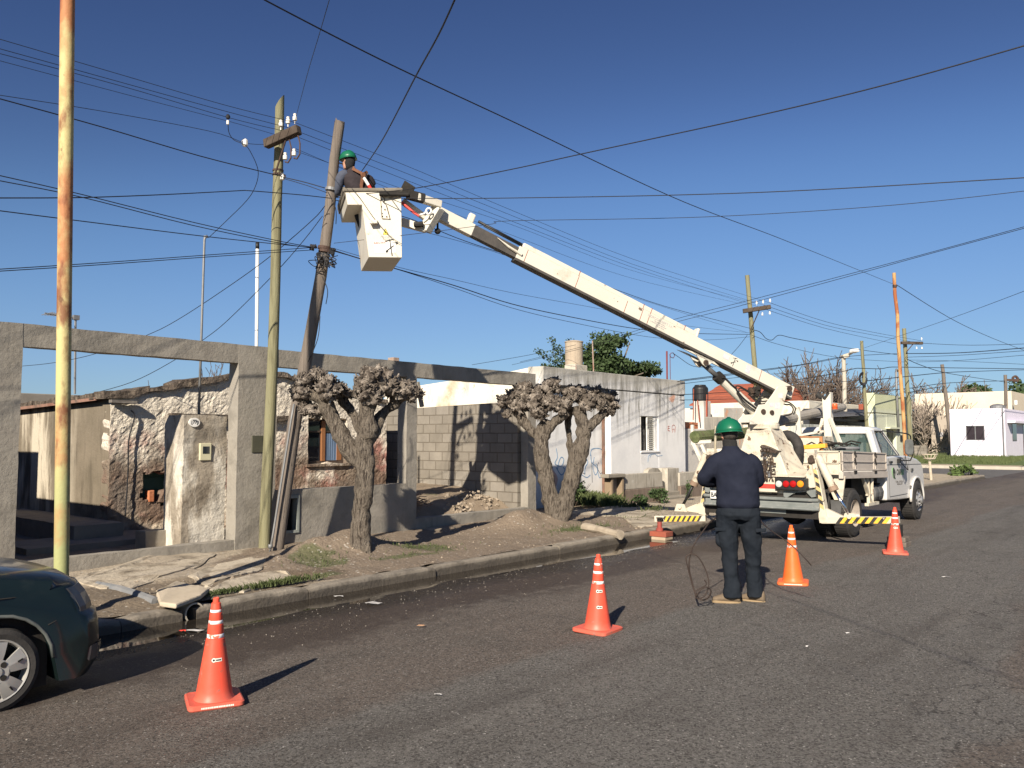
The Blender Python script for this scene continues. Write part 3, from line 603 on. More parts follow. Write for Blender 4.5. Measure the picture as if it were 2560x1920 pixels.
for lo, hi in (((xs_, yf, ZB), (sx0, YW+.2, zl0+.01)), ((sx1, yf, ZB), (x1, YW+.2, zl0+.01)), ((sx0, yf+.001, ZB), (sx1, YW+.199, sz0)), ((sx0, yf+.001, sz1), (sx1, YW+.199, zl0+.008))): m_.box(lo, hi)
m_.build('front_wall', WHITEW, wh, bevel=.01)
m_ = MB(); m_.box((x0-.02, yf-.01, zl0+.035), (x1+.02, YW+.2, zp_)); m_.build('parapet', WHITEW, wh, bevel=.015, jitter=(.012, 2))
m_ = MB(); m_.box((x0, yf+.02, zl0+.008), (x1, YW+.2, zl0+.035)); m_.build('ledge_joint', mat('joint', [(.06,.06,.055),(.1,.095,.09)], 3, .9, .2), wh)
# side walls, roof
SIDEW = mat('flaking_white_wall', [(.66,.61,.5),(.74,.69,.58)], 1.0, .95, .6, 10, layers=[dict(c=(.36,.28,.18), n=1.2, lo=.5, hi=.66, amt=.8), dict(c=(.3,.31,.33), n=2.2, st=(1,1,.3), lo=.58, hi=.68, amt=.7), dict(c=(.24,.2,.15), n=5, lo=.62, hi=.7, amt=.7)])
pa = at_x(1324, 919, x0); pb = at_x(1286, 927, x0); pc_ = at_x(1049, 964, x0)
m_ = MB(); m_.prism([(x0, YW+.2, ZB), (x0, YW+.2, zp_-.02), (x0, pb.y, pb.z), (x0, pc_.y, pc_.z), (x0, pc_.y+.5, pc_.z-.05), (x0, pc_.y+.5, ZB)], (.2, 0, 0)); m_.build('side_wall', SIDEW, wh, recalc=True)
m_ = MB(); m_.box((x1-.2, YW+.2, ZB), (x1, yb2, 3.0)); m_.box((x0+.2, yb2-.2, ZB), (x1-.2, yb2, 2.9)); m_.build('back_wall', SIDEW, wh)
m_ = MB(); m_.box((x0+.2, YW+.2, 2.6), (x1-.2, yb2-.2, 2.75)); m_.build('roof', STEPM, wh)
m_ = MB(); m_.box((sx0, YW+.05, sz0), (sx1, YW+.08, sz1)); m_.build('pane', glass('house_glass', (.02,.02,.02), .1), wh)
SHUT = mat('white_shutter', [(.66,.65,.6),(.74,.73,.68)], 4, .6, .1)
def shutter(xa, ya_, xb, yb__):
    m_ = MB(); a = Vector((xa, ya_, 0)); b = Vector((xb, yb__, 0)); n = 17; h = sz1-sz0-.03
    for t in (0, 1):
        p = a + (b-a)*(0.06 if t == 0 else .94); m_.beam(p+Vector((0,0,sz0+.015)), p+Vector((0,0,sz1-.015)), .05, .028, up=(b-a).cross(Vector((0,0,1))))
    for i in range(n):
        z = sz0+.04+(h-.05)*i/(n-1); d = (b-a); nn = Vector((d.y, -d.x, 0)).normalized()*.02
        m_.hexa([a+d*.08+Vector((0,0,z))-nn, b-d*.08+Vector((0,0,z))-nn, b-d*.08+Vector((0,0,z+.008))-nn, a+d*.08+Vector((0,0,z+.008))-nn, a+d*.08+Vector((0,0,z+.022))+nn, b-d*.08+Vector((0,0,z+.022))+nn, b-d*.08+Vector((0,0,z+.03))+nn, a+d*.08+Vector((0,0,z+.03))+nn])
    m_.build('shutter', SHUT, wh)
shutter(sx0+.02, yf+.02, sx0+.13, yf+.2); shutter(sx0+.36, yf+.03, sx1-.17, yf+.05)
m_ = MB(); m_.box((sx0-.02, yf-.03, sz0-.05), (sx1+.03, yf+.3, sz0-.002)); m_.box((sx1-.16, yf+.03, sz0), (sx1-.0, yf+.25, sz1)); m_.build('sill', WHITEW, wh, bevel=.006)
m_ = MB(); m_.tube([(xs_-.06, YW-.06, .1), (xs_-.06, YW-.06, zl0-.1)], .04, 8); m_.build('drain_pipe', mat('rusty_pipe', [(.22,.11,.07),(.12,.085,.07)], 6, .8, .2), wh)
# graffiti strokes on the recessed wall and by the window
GB = mat('graffiti_blue', [(.13,.25,.42),(.2,.34,.5)], 3, .7, 0); GR = mat('graffiti_red', [(.4,.1,.06),(.32,.09,.06)], 3, .7, 0); GK = mat('graffiti_black', [(.06,.055,.055),(.1,.1,.1)], 3, .7, 0); GO = mat('orange_paint_patch', [(.62,.31,.19),(.66,.38,.26)], 3, .8, 0)
def scrawl(strokes, y, m, r=.010):
    m_ = MB()
    for st in strokes:
        q = [at_y(u, v, y-.002) for u, v in crom([tuple(map(float, s)) for s in st], 5)]
        for a, b in zip(q, q[1:]):
            m_.beam(a, b, .004, r*2*(.7+.5*random.random()), up=(0,0,1) if abs((b-a).normalized().z) < .9 else (1,0,0))
    return m_.build_each('graffiti', m, wh, gap=.05)
sc = lambda L: [(1150+x/3.16, 700+y/3.16) for x, y in L]
scrawl([sc([(1030,1390),(1040,1340),(1090,1330),(1130,1350),(1140,1420),(1120,1450),(1150,1500)]), sc([(1035,1380),(1040,1440),(1080,1480),(1100,1560),(1120,1540),(1130,1470)]), sc([(960,1440),(990,1410),(1010,1440),(990,1480),(985,1540)]), sc([(930,1500),(950,1530),(1000,1560),(1030,1540)]), sc([(760,1330),(770,1400),(750,1450),(800,1470),(820,1420),(800,1400),(780,1440),(770,1500)]), sc([(760,1480),(800,1540),(830,1500),(815,1480)]), sc([(1060,1400),(1050,1480),(1070,1540),(1090,1500),(1075,1450)])], YW, GB, .011)
scrawl([sc([(1040,1440),(1045,1600)]), sc([(1095,1440),(1085,1480),(1110,1530),(1130,1500)]), sc([(930,1480),(960,1520),(990,1530)])], YW, GK, .007)
scrawl([sc([(1485,1440),(1490,1390),(1510,1380),(1500,1400)]), sc([(1500,1380),(1540,1375),(1560,1390),(1600,1385)])], yf-.002, GB, .006)
scrawl([sc([(1642,1155),(1655,1155)]), sc([(1645,1155),(1643,1190)]), sc([(1645,1190),(1658,1192)]), sc([(1645,1172),(1655,1172)])], yf-.002, GR, .009)
scrawl([sc([(1680,1205),(1675,1160),(1688,1145),(1700,1160),(1698,1205)]), sc([(1680,1180),(1692,1178),(1690,1195)])], yf-.002, GR, .006)
# roof tank
bx_ = at_y(1456, 925, 14.0)
tk = thing('roof_tank', 'round concrete water tank on the roof of the white house', 'tank', (bx_.x, 14.3, 2.75))
zt0, zt1 = Z(1456, 912, 14), Z(1456, 853, 14); rt = 22.5/2074*((bx_-CP).dot(cf))
TANK = mat('stained_tank', [(.33,.27,.2),(.42,.35,.27)], 3, .95, .5, 20, layers=[dict(c=(.3,.36,.42), n=3, lo=.57, hi=.6, z=(.45,.3), amt=.8), dict(c=(.15,.13,.11), n=2, st=(3,3,.3), lo=.55, hi=.7, amt=.7)])
m_ = MB(); m_.lathe([(rt, zt0), (rt, zt1-.02), (rt+.015, zt1-.02), (rt+.015, zt1+.01), (rt*.5, zt1+.04), (0, zt1+.05)], (bx_.x, 14.3, 0), n=32); m_.build('cylinder', TANK, tk, smooth=False)
m_ = MB(); m_.box((bx_.x-rt*1.25, 14.02, 2.4), (bx_.x+rt*1.1, 14.02+rt*1.5, zt0)); m_.build('plinth', CEML, tk, bevel=.02)
m_ = MB(); m_.tube([at_y(1481, 852, 14.0), at_y(1484, 930, 13.95)], .02, 6); m_.tube([at_y(1440, 912, 13.9), at_y(1441, 930, 13.9)], .02, 6); m_.build_each('pipe', mat('pipe_rust', [(.25,.12,.08),(.35,.3,.26)], 4, .8, .1), tk)
# front garden walls, niche, steps
YG = 11.1
GWM = mat('garden_wall_plaster', [(.33,.3,.25),(.43,.4,.34)], 2, .95, .5, 14, layers=[dict(c=(.14,.125,.1), n=3, st=(2,2,.4), lo=.5, hi=.66, amt=.75), dict(c=(.6,.58,.52), n=2, lo=.6, hi=.7, amt=.6)])
STN = mat('brown_stone', [(.13,.1,.08),(.21,.165,.13)], 4, .95, .6, 14, stretch=(3,3,.5))
def gwall(name, label, u0, u1, v0, v1, y, th_, mt, low=None, cat='wall'):
    m_ = MB(); xa, xb = X(u0, y), X(u1, y); zt_ = Z((u0+u1)/2, v0, y); zb_ = -.1
    if low: zm = Z((u0+u1)/2, low, y); m_.box((xa, y, zm), (xb, y+th_, zt_)); m_.box((xa, y-.03, zb_), (xb+.03, y+th_, zm), 1)
    else: m_.box((xa, y, zb_), (xb, y+th_, zt_))
    return tag(m_.build(name, mt, bevel=.015, jitter=(.015, 3)), label, cat)
gwall('garden_wall', 'low two-tone garden wall under the shuttered window', 1555, 1655, 1183, 0, YG, .2, [GWM, STN], low=1221)
m_ = MB(); c = [at_y(u, v, YG+.04) for u, v in ((1618,1186),(1622,1174),(1632,1169),(1645,1170),(1654,1180),(1655,1186))]; m_.prism(c, (0,.14,0)); tag(m_.build('wall_end', GWM, recalc=True, bevel=.01), 'rounded raised end of the two-tone garden wall', 'wall')
gwall('gate_pillar', 'pale battered gate pillar beside the garden steps', 1668, 1697, 1170, 0, YG+.1, .35, GWM, cat='pillar')
gwall('garden_wall', 'grey garden wall right of the battered gate pillar', 1698, 1762, 1180, 0, YG+.05, .2, [GWM, STN], low=1212)
for i, (a, b, t) in enumerate(((1660, 1698, 1231), (1672, 1722, 1243))):
    m_ = MB(); yy = 10.95-.3*i; m_.box((X(a,yy), yy, -.1), (X(b,yy), yy+.5-.1*i, Z(a,t,yy))); tag(m_.build('stone_step', STEPM, bevel=.02, jitter=(.02,4)), 'upper concrete garden step between the walls' if i == 0 else 'lower concrete garden step on the pavement', 'step')
nc = thing('gas_meter_niche', 'small box niche with thick slab top at the end of the garden wall', 'niche', (X(1536,YG), YG, 0))
m_ = MB(); m_.box((X(1519,YG-.1), YG-.12, Z(1530,1194,YG)), (X(1553,YG), YG+.12, Z(1530,1185,YG))); m_.build('slab_top', STEPM, nc, bevel=.015)
m_ = MB(); m_.box((X(1548,YG), YG-.08, -.1), (X(1552,YG), YG+.12, Z(1530,1194,YG))); m_.box((X(1521,YG), YG-.08, -.1), (X(1525,YG), YG+.12, Z(1530,1194,YG))); m_.box((X(1525,YG), YG+.08, -.1), (X(1548,YG), YG+.12, Z(1530,1194,YG)), 1); m_.build('niche_walls', [mat('ochre_plaster', [(.2,.15,.1),(.28,.21,.14)], 4, .9, .2), CEM], nc)

# ================================================================== NEIGHBOURS BEHIND THE TRUCK
def block(name, label, cat, u0, u1, v0, y, depth, m, bev=.02, zb_=-.1, v1=None, jit=None):
    m_ = MB(); m_.box((X(u0,y), y, zb_ if v1 is None else Z((u0+u1)/2, v1, y)), (X(u1,y), y+depth, Z((u0+u1)/2, v0, y))); return tag(m_.build(name, m, bevel=bev, jitter=jit), label, cat)
OLDW = mat('aged_wall', [(.5,.48,.44),(.6,.57,.52)], 1.5, .95, .4, 12, layers=[dict(c=(.28,.25,.21), n=2, st=(1,1,.4), lo=.5, hi=.7, amt=.7)])
block('side_garden_wall', 'stained plaster wall right of the white house corner', 'wall', 1695, 1765, 1072, 12.05, .2, OLDW, jit=(.02,2))
gb = thing('brick_pile', 'row of hollow orange bricks lying on the stained wall', 'bricks', (X(1722,12.2), 12.2, 1.7))
for i in range(6):
    a = 1697+i*8.2; m_ = MB(); m_.box((X(a,12.2), 12.2, Z(1720,1072,12.2)+.003), (X(a+7.6,12.2), 12.45, Z(1720,1055+(i%2),12.2))); m_.build('brick', BRK, gb, bevel=.008)
CORR = mat('corrugated_grey', [(.23,.22,.2),(.33,.31,.28)], 2, .7, .3, 12, layers=[dict(c=(.4,.17,.07), n=1.6, lo=.55, hi=.66, amt=.8)])
def corrugated(name, label, P, m, wave=.018, per=.09, cat='sheet', parent=None, th_=.006):
    a, b, c, d = [Vector(p) for p in P]; n = max(6, int((b-a).length/per*4)); nn = (b-a).cross(d-a).normalized(); m_ = MB(); rows = 2
    V = []
    for k in range(rows):
        for i in range(n+1):
            t = i/n; p = (a+(b-a)*t)*(1-k) + (d+(c-d)*t)*k; V.append(p + nn*wave*math.sin(t*(b-a).length/per*2*PI))
    m_.add(V, [(i, i+1, n+2+i, n+1+i) for i in range(n)]); o = m_.build(name, m, parent, smooth=True); s_ = o.modifiers.new('t', 'SOLIDIFY'); s_.thickness = th_
    if label: tag(o, label, cat)
    return o
ys = 15.5
corrugated('corrugated_sheet', 'rust stained corrugated sheet fence behind the helmet of the standing worker', [(X(1811,ys),ys,.0),(X(1866,ys),ys,.0),(X(1866,ys),ys,Z(1840,1018,ys)),(X(1811,ys),ys,Z(1811,1020,ys))], CORR)
ys = 14.0; corrugated('corrugated_sheet', 'dull corrugated sheet beside the hollow orange bricks', [(X(1761,ys),ys,.0),(X(1812,ys),ys,.0),(X(1812,ys),ys,Z(1800,1042,ys)),(X(1761,ys),ys,Z(1761,1042,ys))], mat('corrugated_dull', [(.2,.19,.17),(.36,.33,.28)], 2, .8, .3, 12, stretch=(3,3,.4)))
block('low_roofline', 'long low whitewashed building beyond the black tank', 'building', 1696, 1885, 1031, 26, 6, OLDW, jit=(.03,1))
# black tank on a pier
yt = 16.5; bt_ = thing('black_tank', 'black plastic water tank on a pale masonry pier', 'tank', (X(1751,16.8), 16.8, 0)); pt_ = at_y(1751, 1000, yt); rr = 19.5/2074*((pt_-CP).dot(cf))
m_ = MB(); zz0, zz1 = Z(1750,1003,yt), Z(1750,970,yt); m_.lathe([(rr*.95,zz0),(rr,zz0+.04),(rr,zz1-.05),(rr*.97,zz1),(rr*.72,zz1+.09),(rr*.7,zz1+.13),(0,zz1+.14)], (pt_.x, yt, 0), n=24); m_.build('tank_shell', BLACK, bt_, smooth=False, bevel=.01)
m_ = MB(); m_.box((pt_.x-rr*.9, yt-rr*.9, -.1), (pt_.x+rr*1.1, yt+rr*.6, zz0)); m_.build('pier', OLDW, bt_, bevel=.02)
RUST = mat('rust', [(.3,.075,.04),(.22,.07,.05)], 4, .85, .3)
m_ = MB(); m_.tube([at_y(1733, 1050, 16.3), at_y(1734, 972, 16.3)], .02, 6); m_.tube([at_y(1749, 1055, 16.2), at_y(1744, 1000, 16.3)], .025, 6); m_.beam(at_y(1765, 1042, 16.2), at_y(1765, 986, 16.2), .13, .03); m_.build_each('rusty_strut', RUST, bt_)
# red iron posts with cable loop at the white house corner
m_ = MB(); a = at_y(1667, 878, 12.6); m_.tube([Vector((a.x, a.y, 2.6)), a], .028, 8); o = tag(m_.build('iron_post', mat('dark_red_iron', [(.13,.03,.035),(.17,.05,.05)], 4, .7, .1), smooth=True), 'dark red iron post on the white house roof', 'post')
m_ = MB(); a = at_y(1675, 888, 12.7); q = [Vector((a.x, a.y, 2.6)), a] + [at_y(u, v, 12.7) for u, v in ((1677,883),(1683,882),(1687,889),(1683,895),(1677,893),(1674,886))]; m_.tube(q, .012, 6); tag(m_.build('thin_mast', mat('violet_iron', [(.1,.05,.09),(.14,.08,.12)], 4, .7, .1)), 'thin mast with a cable loop next to the dark red post', 'mast')
# red tiled gable
yr = 17.0; rh = thing('red_roof_house', 'house with red tiled gable roof behind the crane turret', 'house', (X(1960,yr), yr, 0))
TILE = mat('red_tiles', [(.28,.075,.04),(.36,.11,.06)], 3, .85, .6, 30, layers=[dict(c=(.1,.03,.02), n=1, st=(.3,.3,9), lo=.6, hi=.7, amt=.6)])
ap_ = at_y(1965, 955, yr+1); el = at_y(1905, 1008, yr); er = at_y(2030, 1022, yr)
m_ = MB()
N_ = 5
for sgn, e in ((0, el), (1, er)):
    for k in range(N_):
        a = ap_ + (e-ap_)*(k/N_); b = ap_ + (e-ap_)*((k+1)/N_); up = Vector((0,0,.035)); dy = Vector((0, 4, 0)); fy = Vector((0,-.0,0))
        m_.hexa([a-up, b-up, b-up+dy, a-up+dy, a, b+up, b+up+dy, a+dy])
    # hipped front slope
for k in range(N_):
    t0, t1 = k/N_, (k+1)/N_; a = ap_+(el-ap_)*t0; b = ap_+(er-ap_)*t0; c = ap_+(er-ap_)*t1; d = ap_+(el-ap_)*t1; f = lambda t: Vector((0, -.7*t, 0)); u_ = Vector((0,0,.04))
    m_.hexa([a+f(t0)-u_, b+f(t0)-u_, c+f(t1)-u_, d+f(t1)-u_, a+f(t0), b+f(t0), c+f(t1)+u_, d+f(t1)+u_])
m_.build('roof', TILE, rh, recalc=True)
m_ = MB(); m_.box((el.x+.3, yr-.9, -.1), (er.x-.4, yr+4.5, er.z-.05)); m_.build('wall', OLDW, rh)
# low house with awning
yl = 12.6; lh = thing('awning_house', 'cream low house with dark corrugated awning behind the truck cab', 'house', (X(2100,yl), yl, 0))
CRM = mat('cream_wall', [(.6,.56,.46),(.7,.66,.56)], 1.5, .9, .3, 12, layers=[dict(c=(.3,.26,.2), n=2, lo=.58, hi=.68, amt=.6)])
m_ = MB(); m_.box((X(2025,yl), yl, -.1), (X(2180,yl), yl+5, Z(2100,1008,yl))); m_.build('wall', CRM, lh, bevel=.03, jitter=(.03,2))
ya_ = 11.2; corrugated('awning', None, [at_y(1985,1046,ya_), at_y(2166,1038,ya_), at_y(2180,1022,yl), at_y(2010,1022,yl)], mat('slate_sheet', [(.09,.095,.105),(.14,.14,.15)], 3, .5, .1), parent=lh, th_=.02)
m_ = MB(); m_.box((X(1990,ya_+.2), ya_+.2, Z(2100,1052,ya_)), (X(2178,ya_+.2), ya_+.35, Z(2100,1044,ya_)-.02)); m_.build('awning_beam', DKWD, lh)
GWALL = mat('grey_green_wall', [(.4,.42,.38),(.48,.5,.45)], 1.5, .9, .3, 12, layers=[dict(c=(.2,.19,.15), n=3, st=(2,2,.5), z=(1.3,1.9), lo=.48, hi=.6, amt=.7)])
block('forecourt_wall', 'grey green forecourt wall in front of the awning house', 'wall', 1990, 2190, 1063, 10.9, .2, GWALL)
m_ = MB(); a = at_y(2160, 1010, ya_+.3); m_.box((a.x-.12, a.y, a.z-.25), (a.x+.12, a.y+.2, a.z)); tag(m_.build('chimney_pipe', RUST, bevel=.01), 'square rusty chimney stub on the dark awning', 'chimney')
# yellow green corner building
yy = 10.75; yg = thing('yellow_green_house', 'pale yellow green corner building with high parapet and barred door', 'house', (X(2240,yy), yy, 0))
YG_ = mat('yellow_green_wall', [(.50,.53,.34),(.58,.6,.4)], 1.2, .9, .3, 10, layers=[dict(c=(.6,.62,.52), n=1.2, z=(2.9,2.7), lo=.2, hi=.3, amt=.6), dict(c=(.35,.33,.24), n=1.5, lo=.6, hi=.72, amt=.5)])
zj = Z(2240, 1037, yy); m_ = MB(); xa, xb = X(2190,yy), X(2282,yy); d0, d1 = X(2217,yy), X(2241,yy); zd = Z(2230,1072,yy)
DY = .4; m_.box((xa, yy, zj+.03), (xb, yy+DY, Z(2240,989,yy))); m_.box((xa, yy, -.1), (d0, yy+DY, zj)); m_.box((d1, yy, -.1), (xb, yy+DY, zj)); m_.box((d0, yy+.0, zd), (d1, yy+DY, zj-.003)); m_.build('wall', YG_, yg, bevel=.03)
m_ = MB(); m_.box((xa, yy+.05, zj), (xb, yy+DY-.1, zj+.03)); m_.build('ledge_joint', DKWD, yg)
m_ = MB(); m_.box((d0, yy+.25, -.1), (d1, yy+.3, zd-.35)); m_.build('door', mat('yellow_door', [(.58,.58,.3),(.64,.64,.36)], 3, .6, .1), yg)
m_ = MB(); [m_.tube([(d0+(d1-d0)*i/7, yy+.1, 0), (d0+(d1-d0)*i/7, yy+.1, zd-.05)], .012, 5) for i in range(1, 7)]; m_.build('door_bars', BLACK, yg)
m_ = MB(); m_.box((d0-.15, yy-.2, zd), (d1+.15, yy+.0, zd+.06)); m_.build('door_canopy', YG_, yg)
m_ = MB(); m_.box((X(2250,yy), yy-.04, Z(2252,1103,yy)), (X(2255,yy), yy, Z(2252,1088,yy))); m_.build('meter_box', BLACK, yg)
m_ = MB(); a = at_y(2240, 930, yy-.1); m_.tube([at_y(2247, 1080, yy-.1), at_y(2242, 985, yy-.1), a, a+Vector((.1,0,.12)), a+Vector((.25,0,.05))], .05, 6); tag(m_.build('service_mast', GALV, smooth=True), 'white service mast on the yellow green building', 'mast')

# ================================================================== FAR SIDE OF THE JUNCTION
xp = 66.0; PUR = mat('lilac_wall', [(.66,.62,.71),(.72,.68,.76)], 1.0, .9, .15, 8)
ph = thing('lilac_house', 'small lilac white corner house with dark sliding window', 'house', (xp, 12.5, .3))
y0_, y1_ = Yx(2514, xp), Yx(2376, xp); ztp = at_x(2440, 1022, xp).z
wy0, wy1 = Yx(2462, xp), Yx(2415, xp); wz0_, wz1_ = at_x(2440,1101,xp).z, at_x(2440,1064,xp).z
m_ = MB(); m_.box((xp+.3, y0_, -.1), (xp+14, y1_, ztp))
for lo, hi in (((xp, y0_, -.1), (xp+.3, wy0, ztp-.3)), ((xp, wy1, -.1), (xp+.3, y1_, ztp-.3)), ((xp, wy0, -.1), (xp+.3, wy1, wz0_)), ((xp, wy0, wz1_), (xp+.3, wy1, ztp-.3)), ((xp-.03, y0_, ztp-.3), (xp+.3, y1_, ztp))): m_.box(lo, hi)
m_.build('wall', PUR, ph)
m_ = MB(); m_.box((xp+.1, wy0, wz0_), (xp+.14, wy1, wz1_)); wi_ = m_.build('window', glass('far_glass', (.03,.025,.03), .1), ph)
m_ = MB(); fw = .05
for lo, hi in (((xp+.02, wy0, wz0_), (xp+.1, wy1, wz0_+fw)), ((xp+.02, wy0, wz1_-fw), (xp+.1, wy1, wz1_)), ((xp+.02, wy0, wz0_), (xp+.1, wy0+fw, wz1_)), ((xp+.02, wy1-fw, wz0_), (xp+.1, wy1, wz1_)), ((xp+.01, (wy0+wy1)/2-fw/2, wz0_+fw), (xp+.1, (wy0+wy1)/2+fw/2, wz1_-fw))): m_.box(lo, hi)
m_.build('frame', STEEL, wi_)
m_ = MB(); m_.box((xp+.8, y0_-.5, ztp-1.0), (xp+14, y0_-.01, ztp-.85)); m_.build('canopy', PUR, ph); m_ = MB(); m_.box((xp+2.6, y0_-.03, 1.4), (xp+4.2, y0_-.005, 2.75)); m_.box((xp+7, y0_-.03, .3), (xp+8.2, y0_-.005, 2.6)); m_.build_each('side_window', glass('far_glass_b', (.03,.03,.03)), ph)
m_ = MB(); m_.tube([(xp-.05, y0_+.12, .3), (xp-.05, y0_+.12, ztp)], .05, 6); m_.build('drain_pipe', GALV, ph)
m_ = MB(); a = at_x(2487, 1018, xp+1); m_.lathe([(.5,-.1),(.5,.25),(.3,.35),(0,.4)], (a.x+1, a.y, ztp-.0), n=16); m_.build('roof_vent', GALV, ph)
def far_block(name, label, u0, u1, v0, x, depth, m, cat='house', zb_=-.1, v1=None):
    m_ = MB(); m_.box((x, Yx(u1,x), zb_), (x+depth, Yx(u0,x), at_x((u0+u1)/2, v0, x).z)); return tag(m_.build(name, m, bevel=.03), label, cat)
far_block('brown_wall_house', 'plain brown rendered wall left of the lilac house', 2328, 2376, 1039, 70, 6, mat('brown_render', [(.34,.29,.24),(.4,.35,.29)], 1, .9, .3, 8))
m_ = MB(); xq = 69.95; m_.box((xq, Yx(2358,xq), at_x(2350,1092,xq).z), (xq+.04, Yx(2345,xq), at_x(2350,1081,xq).z)); tag(m_.build('small_window', glass('vent_glass', (.3,.3,.32))), 'tiny window in the brown rendered wall', 'window')
far_block('large_cream_building', 'large blank cream building rising behind the lilac house', 2290, 2533, 981, 88, 14, mat('cream_blank', [(.62,.53,.41),(.68,.59,.47)], .6, .9, .15, 5), 'building')
m_ = MB(); xq = 87.9; m_.box((xq-.3, Yx(2548,xq), at_x(2540,1012,xq).z), (xq, Yx(2541,xq), at_x(2540,1001,xq).z)); tag(m_.build('air_conditioner', WHT, bevel=.02), 'air conditioner box high on the cream building', 'air conditioner')
far_block('rubble_wall', 'broken low block wall in the weeds behind the junction', 2284, 2316, 1114, 62, .3, BLK, 'wall', v1=1130)

m_ = MB(); yy = 16.0; a = X(982,yy); b = a+.14; m_.box((a, yy, -.1), (b, yy+.16, Z(980,893,yy)-.12)); m_.box((a-.03, yy-.03, Z(980,893,yy)-.12), (b+.03, yy+.19, Z(980,893,yy))); tag(m_.build('brick_chimney', mat('old_brick', [(.24,.16,.12),(.32,.24,.19),(.34,.3,.26)], 12, .9, .6), bevel=.01), 'small brick chimney peeping over the cement lintel by the third post', 'chimney')
m_ = MB(); m_.beam(at_y(1043,955,11.0), at_y(1055,1017,11.0), .07, .05); tag(m_.build('leaning_plank', CEM), 'short grey plank leaning against the third cement post', 'plank')
# ================================================================== BUCKET TRUCK
YS, YC, YO = 4.63, 5.62, 6.62      # near side, centre line, far side
TW = mat('truck_white', [(.50,.455,.36),(.58,.53,.43)], 2.5, .55, .15, 20, layers=[
    dict(c=(.3,.23,.16), n=4, lo=.52, hi=.7, amt=.65), dict(c=(.09,.045,.025), n=8, lo=.63, hi=.65, dt=9, amt=.9), dict(c=(.18,.1,.06), n=3, st=(3,3,.5), lo=.66, hi=.72, amt=.7)])
TWC = mat('cab_white', [(.56,.55,.53),(.61,.60,.58)], 2, .3, 0, coat=.4, layers=[dict(c=(.36,.31,.24), z=(.75,.40), zn=.2, amt=.6)])
BEDG = mat('bed_board', [(.40,.355,.31),(.48,.43,.375)], 2.5, .7, .2, 20, layers=[dict(c=(.16,.09,.055), n=7, lo=.66, hi=.69, amt=.85), dict(c=(.3,.26,.22), n=2, st=(.5,1,3), lo=.55, hi=.7, amt=.6)])
BOOMW = mat('boom_white', [(.56,.53,.45),(.62,.59,.51)], 1.5, .5, .1, 14, layers=[dict(c=(.10,.05,.03), n=6, lo=.65, hi=.67, dt=9, amt=.9), dict(c=(.33,.25,.17), n=3, lo=.56, hi=.72, amt=.5)])
BOOMD = mat('boom_black_and_shade', [(.05,.047,.045),(.09,.08,.07)], 6, .6, .1)  # black of the inner boom, also used as painted shade under the boom
GREY = mat('bumper_grey', [(.13,.145,.14),(.2,.215,.205)], 4, .55, .15, 20, layers=[dict(c=(.32,.3,.27), n=9, lo=.6, hi=.72, amt=.5)])
DGREY = mat('plastic_grey', [(.06,.062,.062),(.1,.1,.1)], 5, .6, .1)
CHASS = mat('chassis_black', [(.012,.011,.01),(.03,.026,.022)], 5, .8, .2)
CHROME = mat('chrome_rod', [(.75,.77,.8),(.6,.62,.66)], 9, .12, 0, metal=1)
GREASE = mat('grease', [(.03,.02,.015),(.08,.055,.04)], 14, .5, .3)
YEL = mat('hazard_yellow', [(.72,.4,.03),(.78,.46,.06)], 8, .6, .1, 30, layers=[dict(c=(.62,.58,.5), n=12, lo=.66, hi=.68, amt=.9)])
HBLK = mat('hazard_black', [(.02,.02,.02),(.04,.038,.035)], 8, .6, .1, 30, layers=[dict(c=(.5,.45,.36), n=14, lo=.64, hi=.66, amt=.9)])
YTAN = mat('faded_yellow', [(.5,.36,.14),(.56,.43,.2)], 6, .65, .1)
REDP = mat('red_stripe', [(.62,.04,.03),(.68,.07,.05)], 8, .4, 0)
T = thing('bucket_truck', 'white utility truck with raised boom, outriggers and striped legs parked at the kerb', 'truck', (15.6, YC, -.1))
def R2(x, y): return (1900+x/4.916, 950+y/4.916)
def C4(x, y): return (1820+x/6.145, 1090+y/6.145)
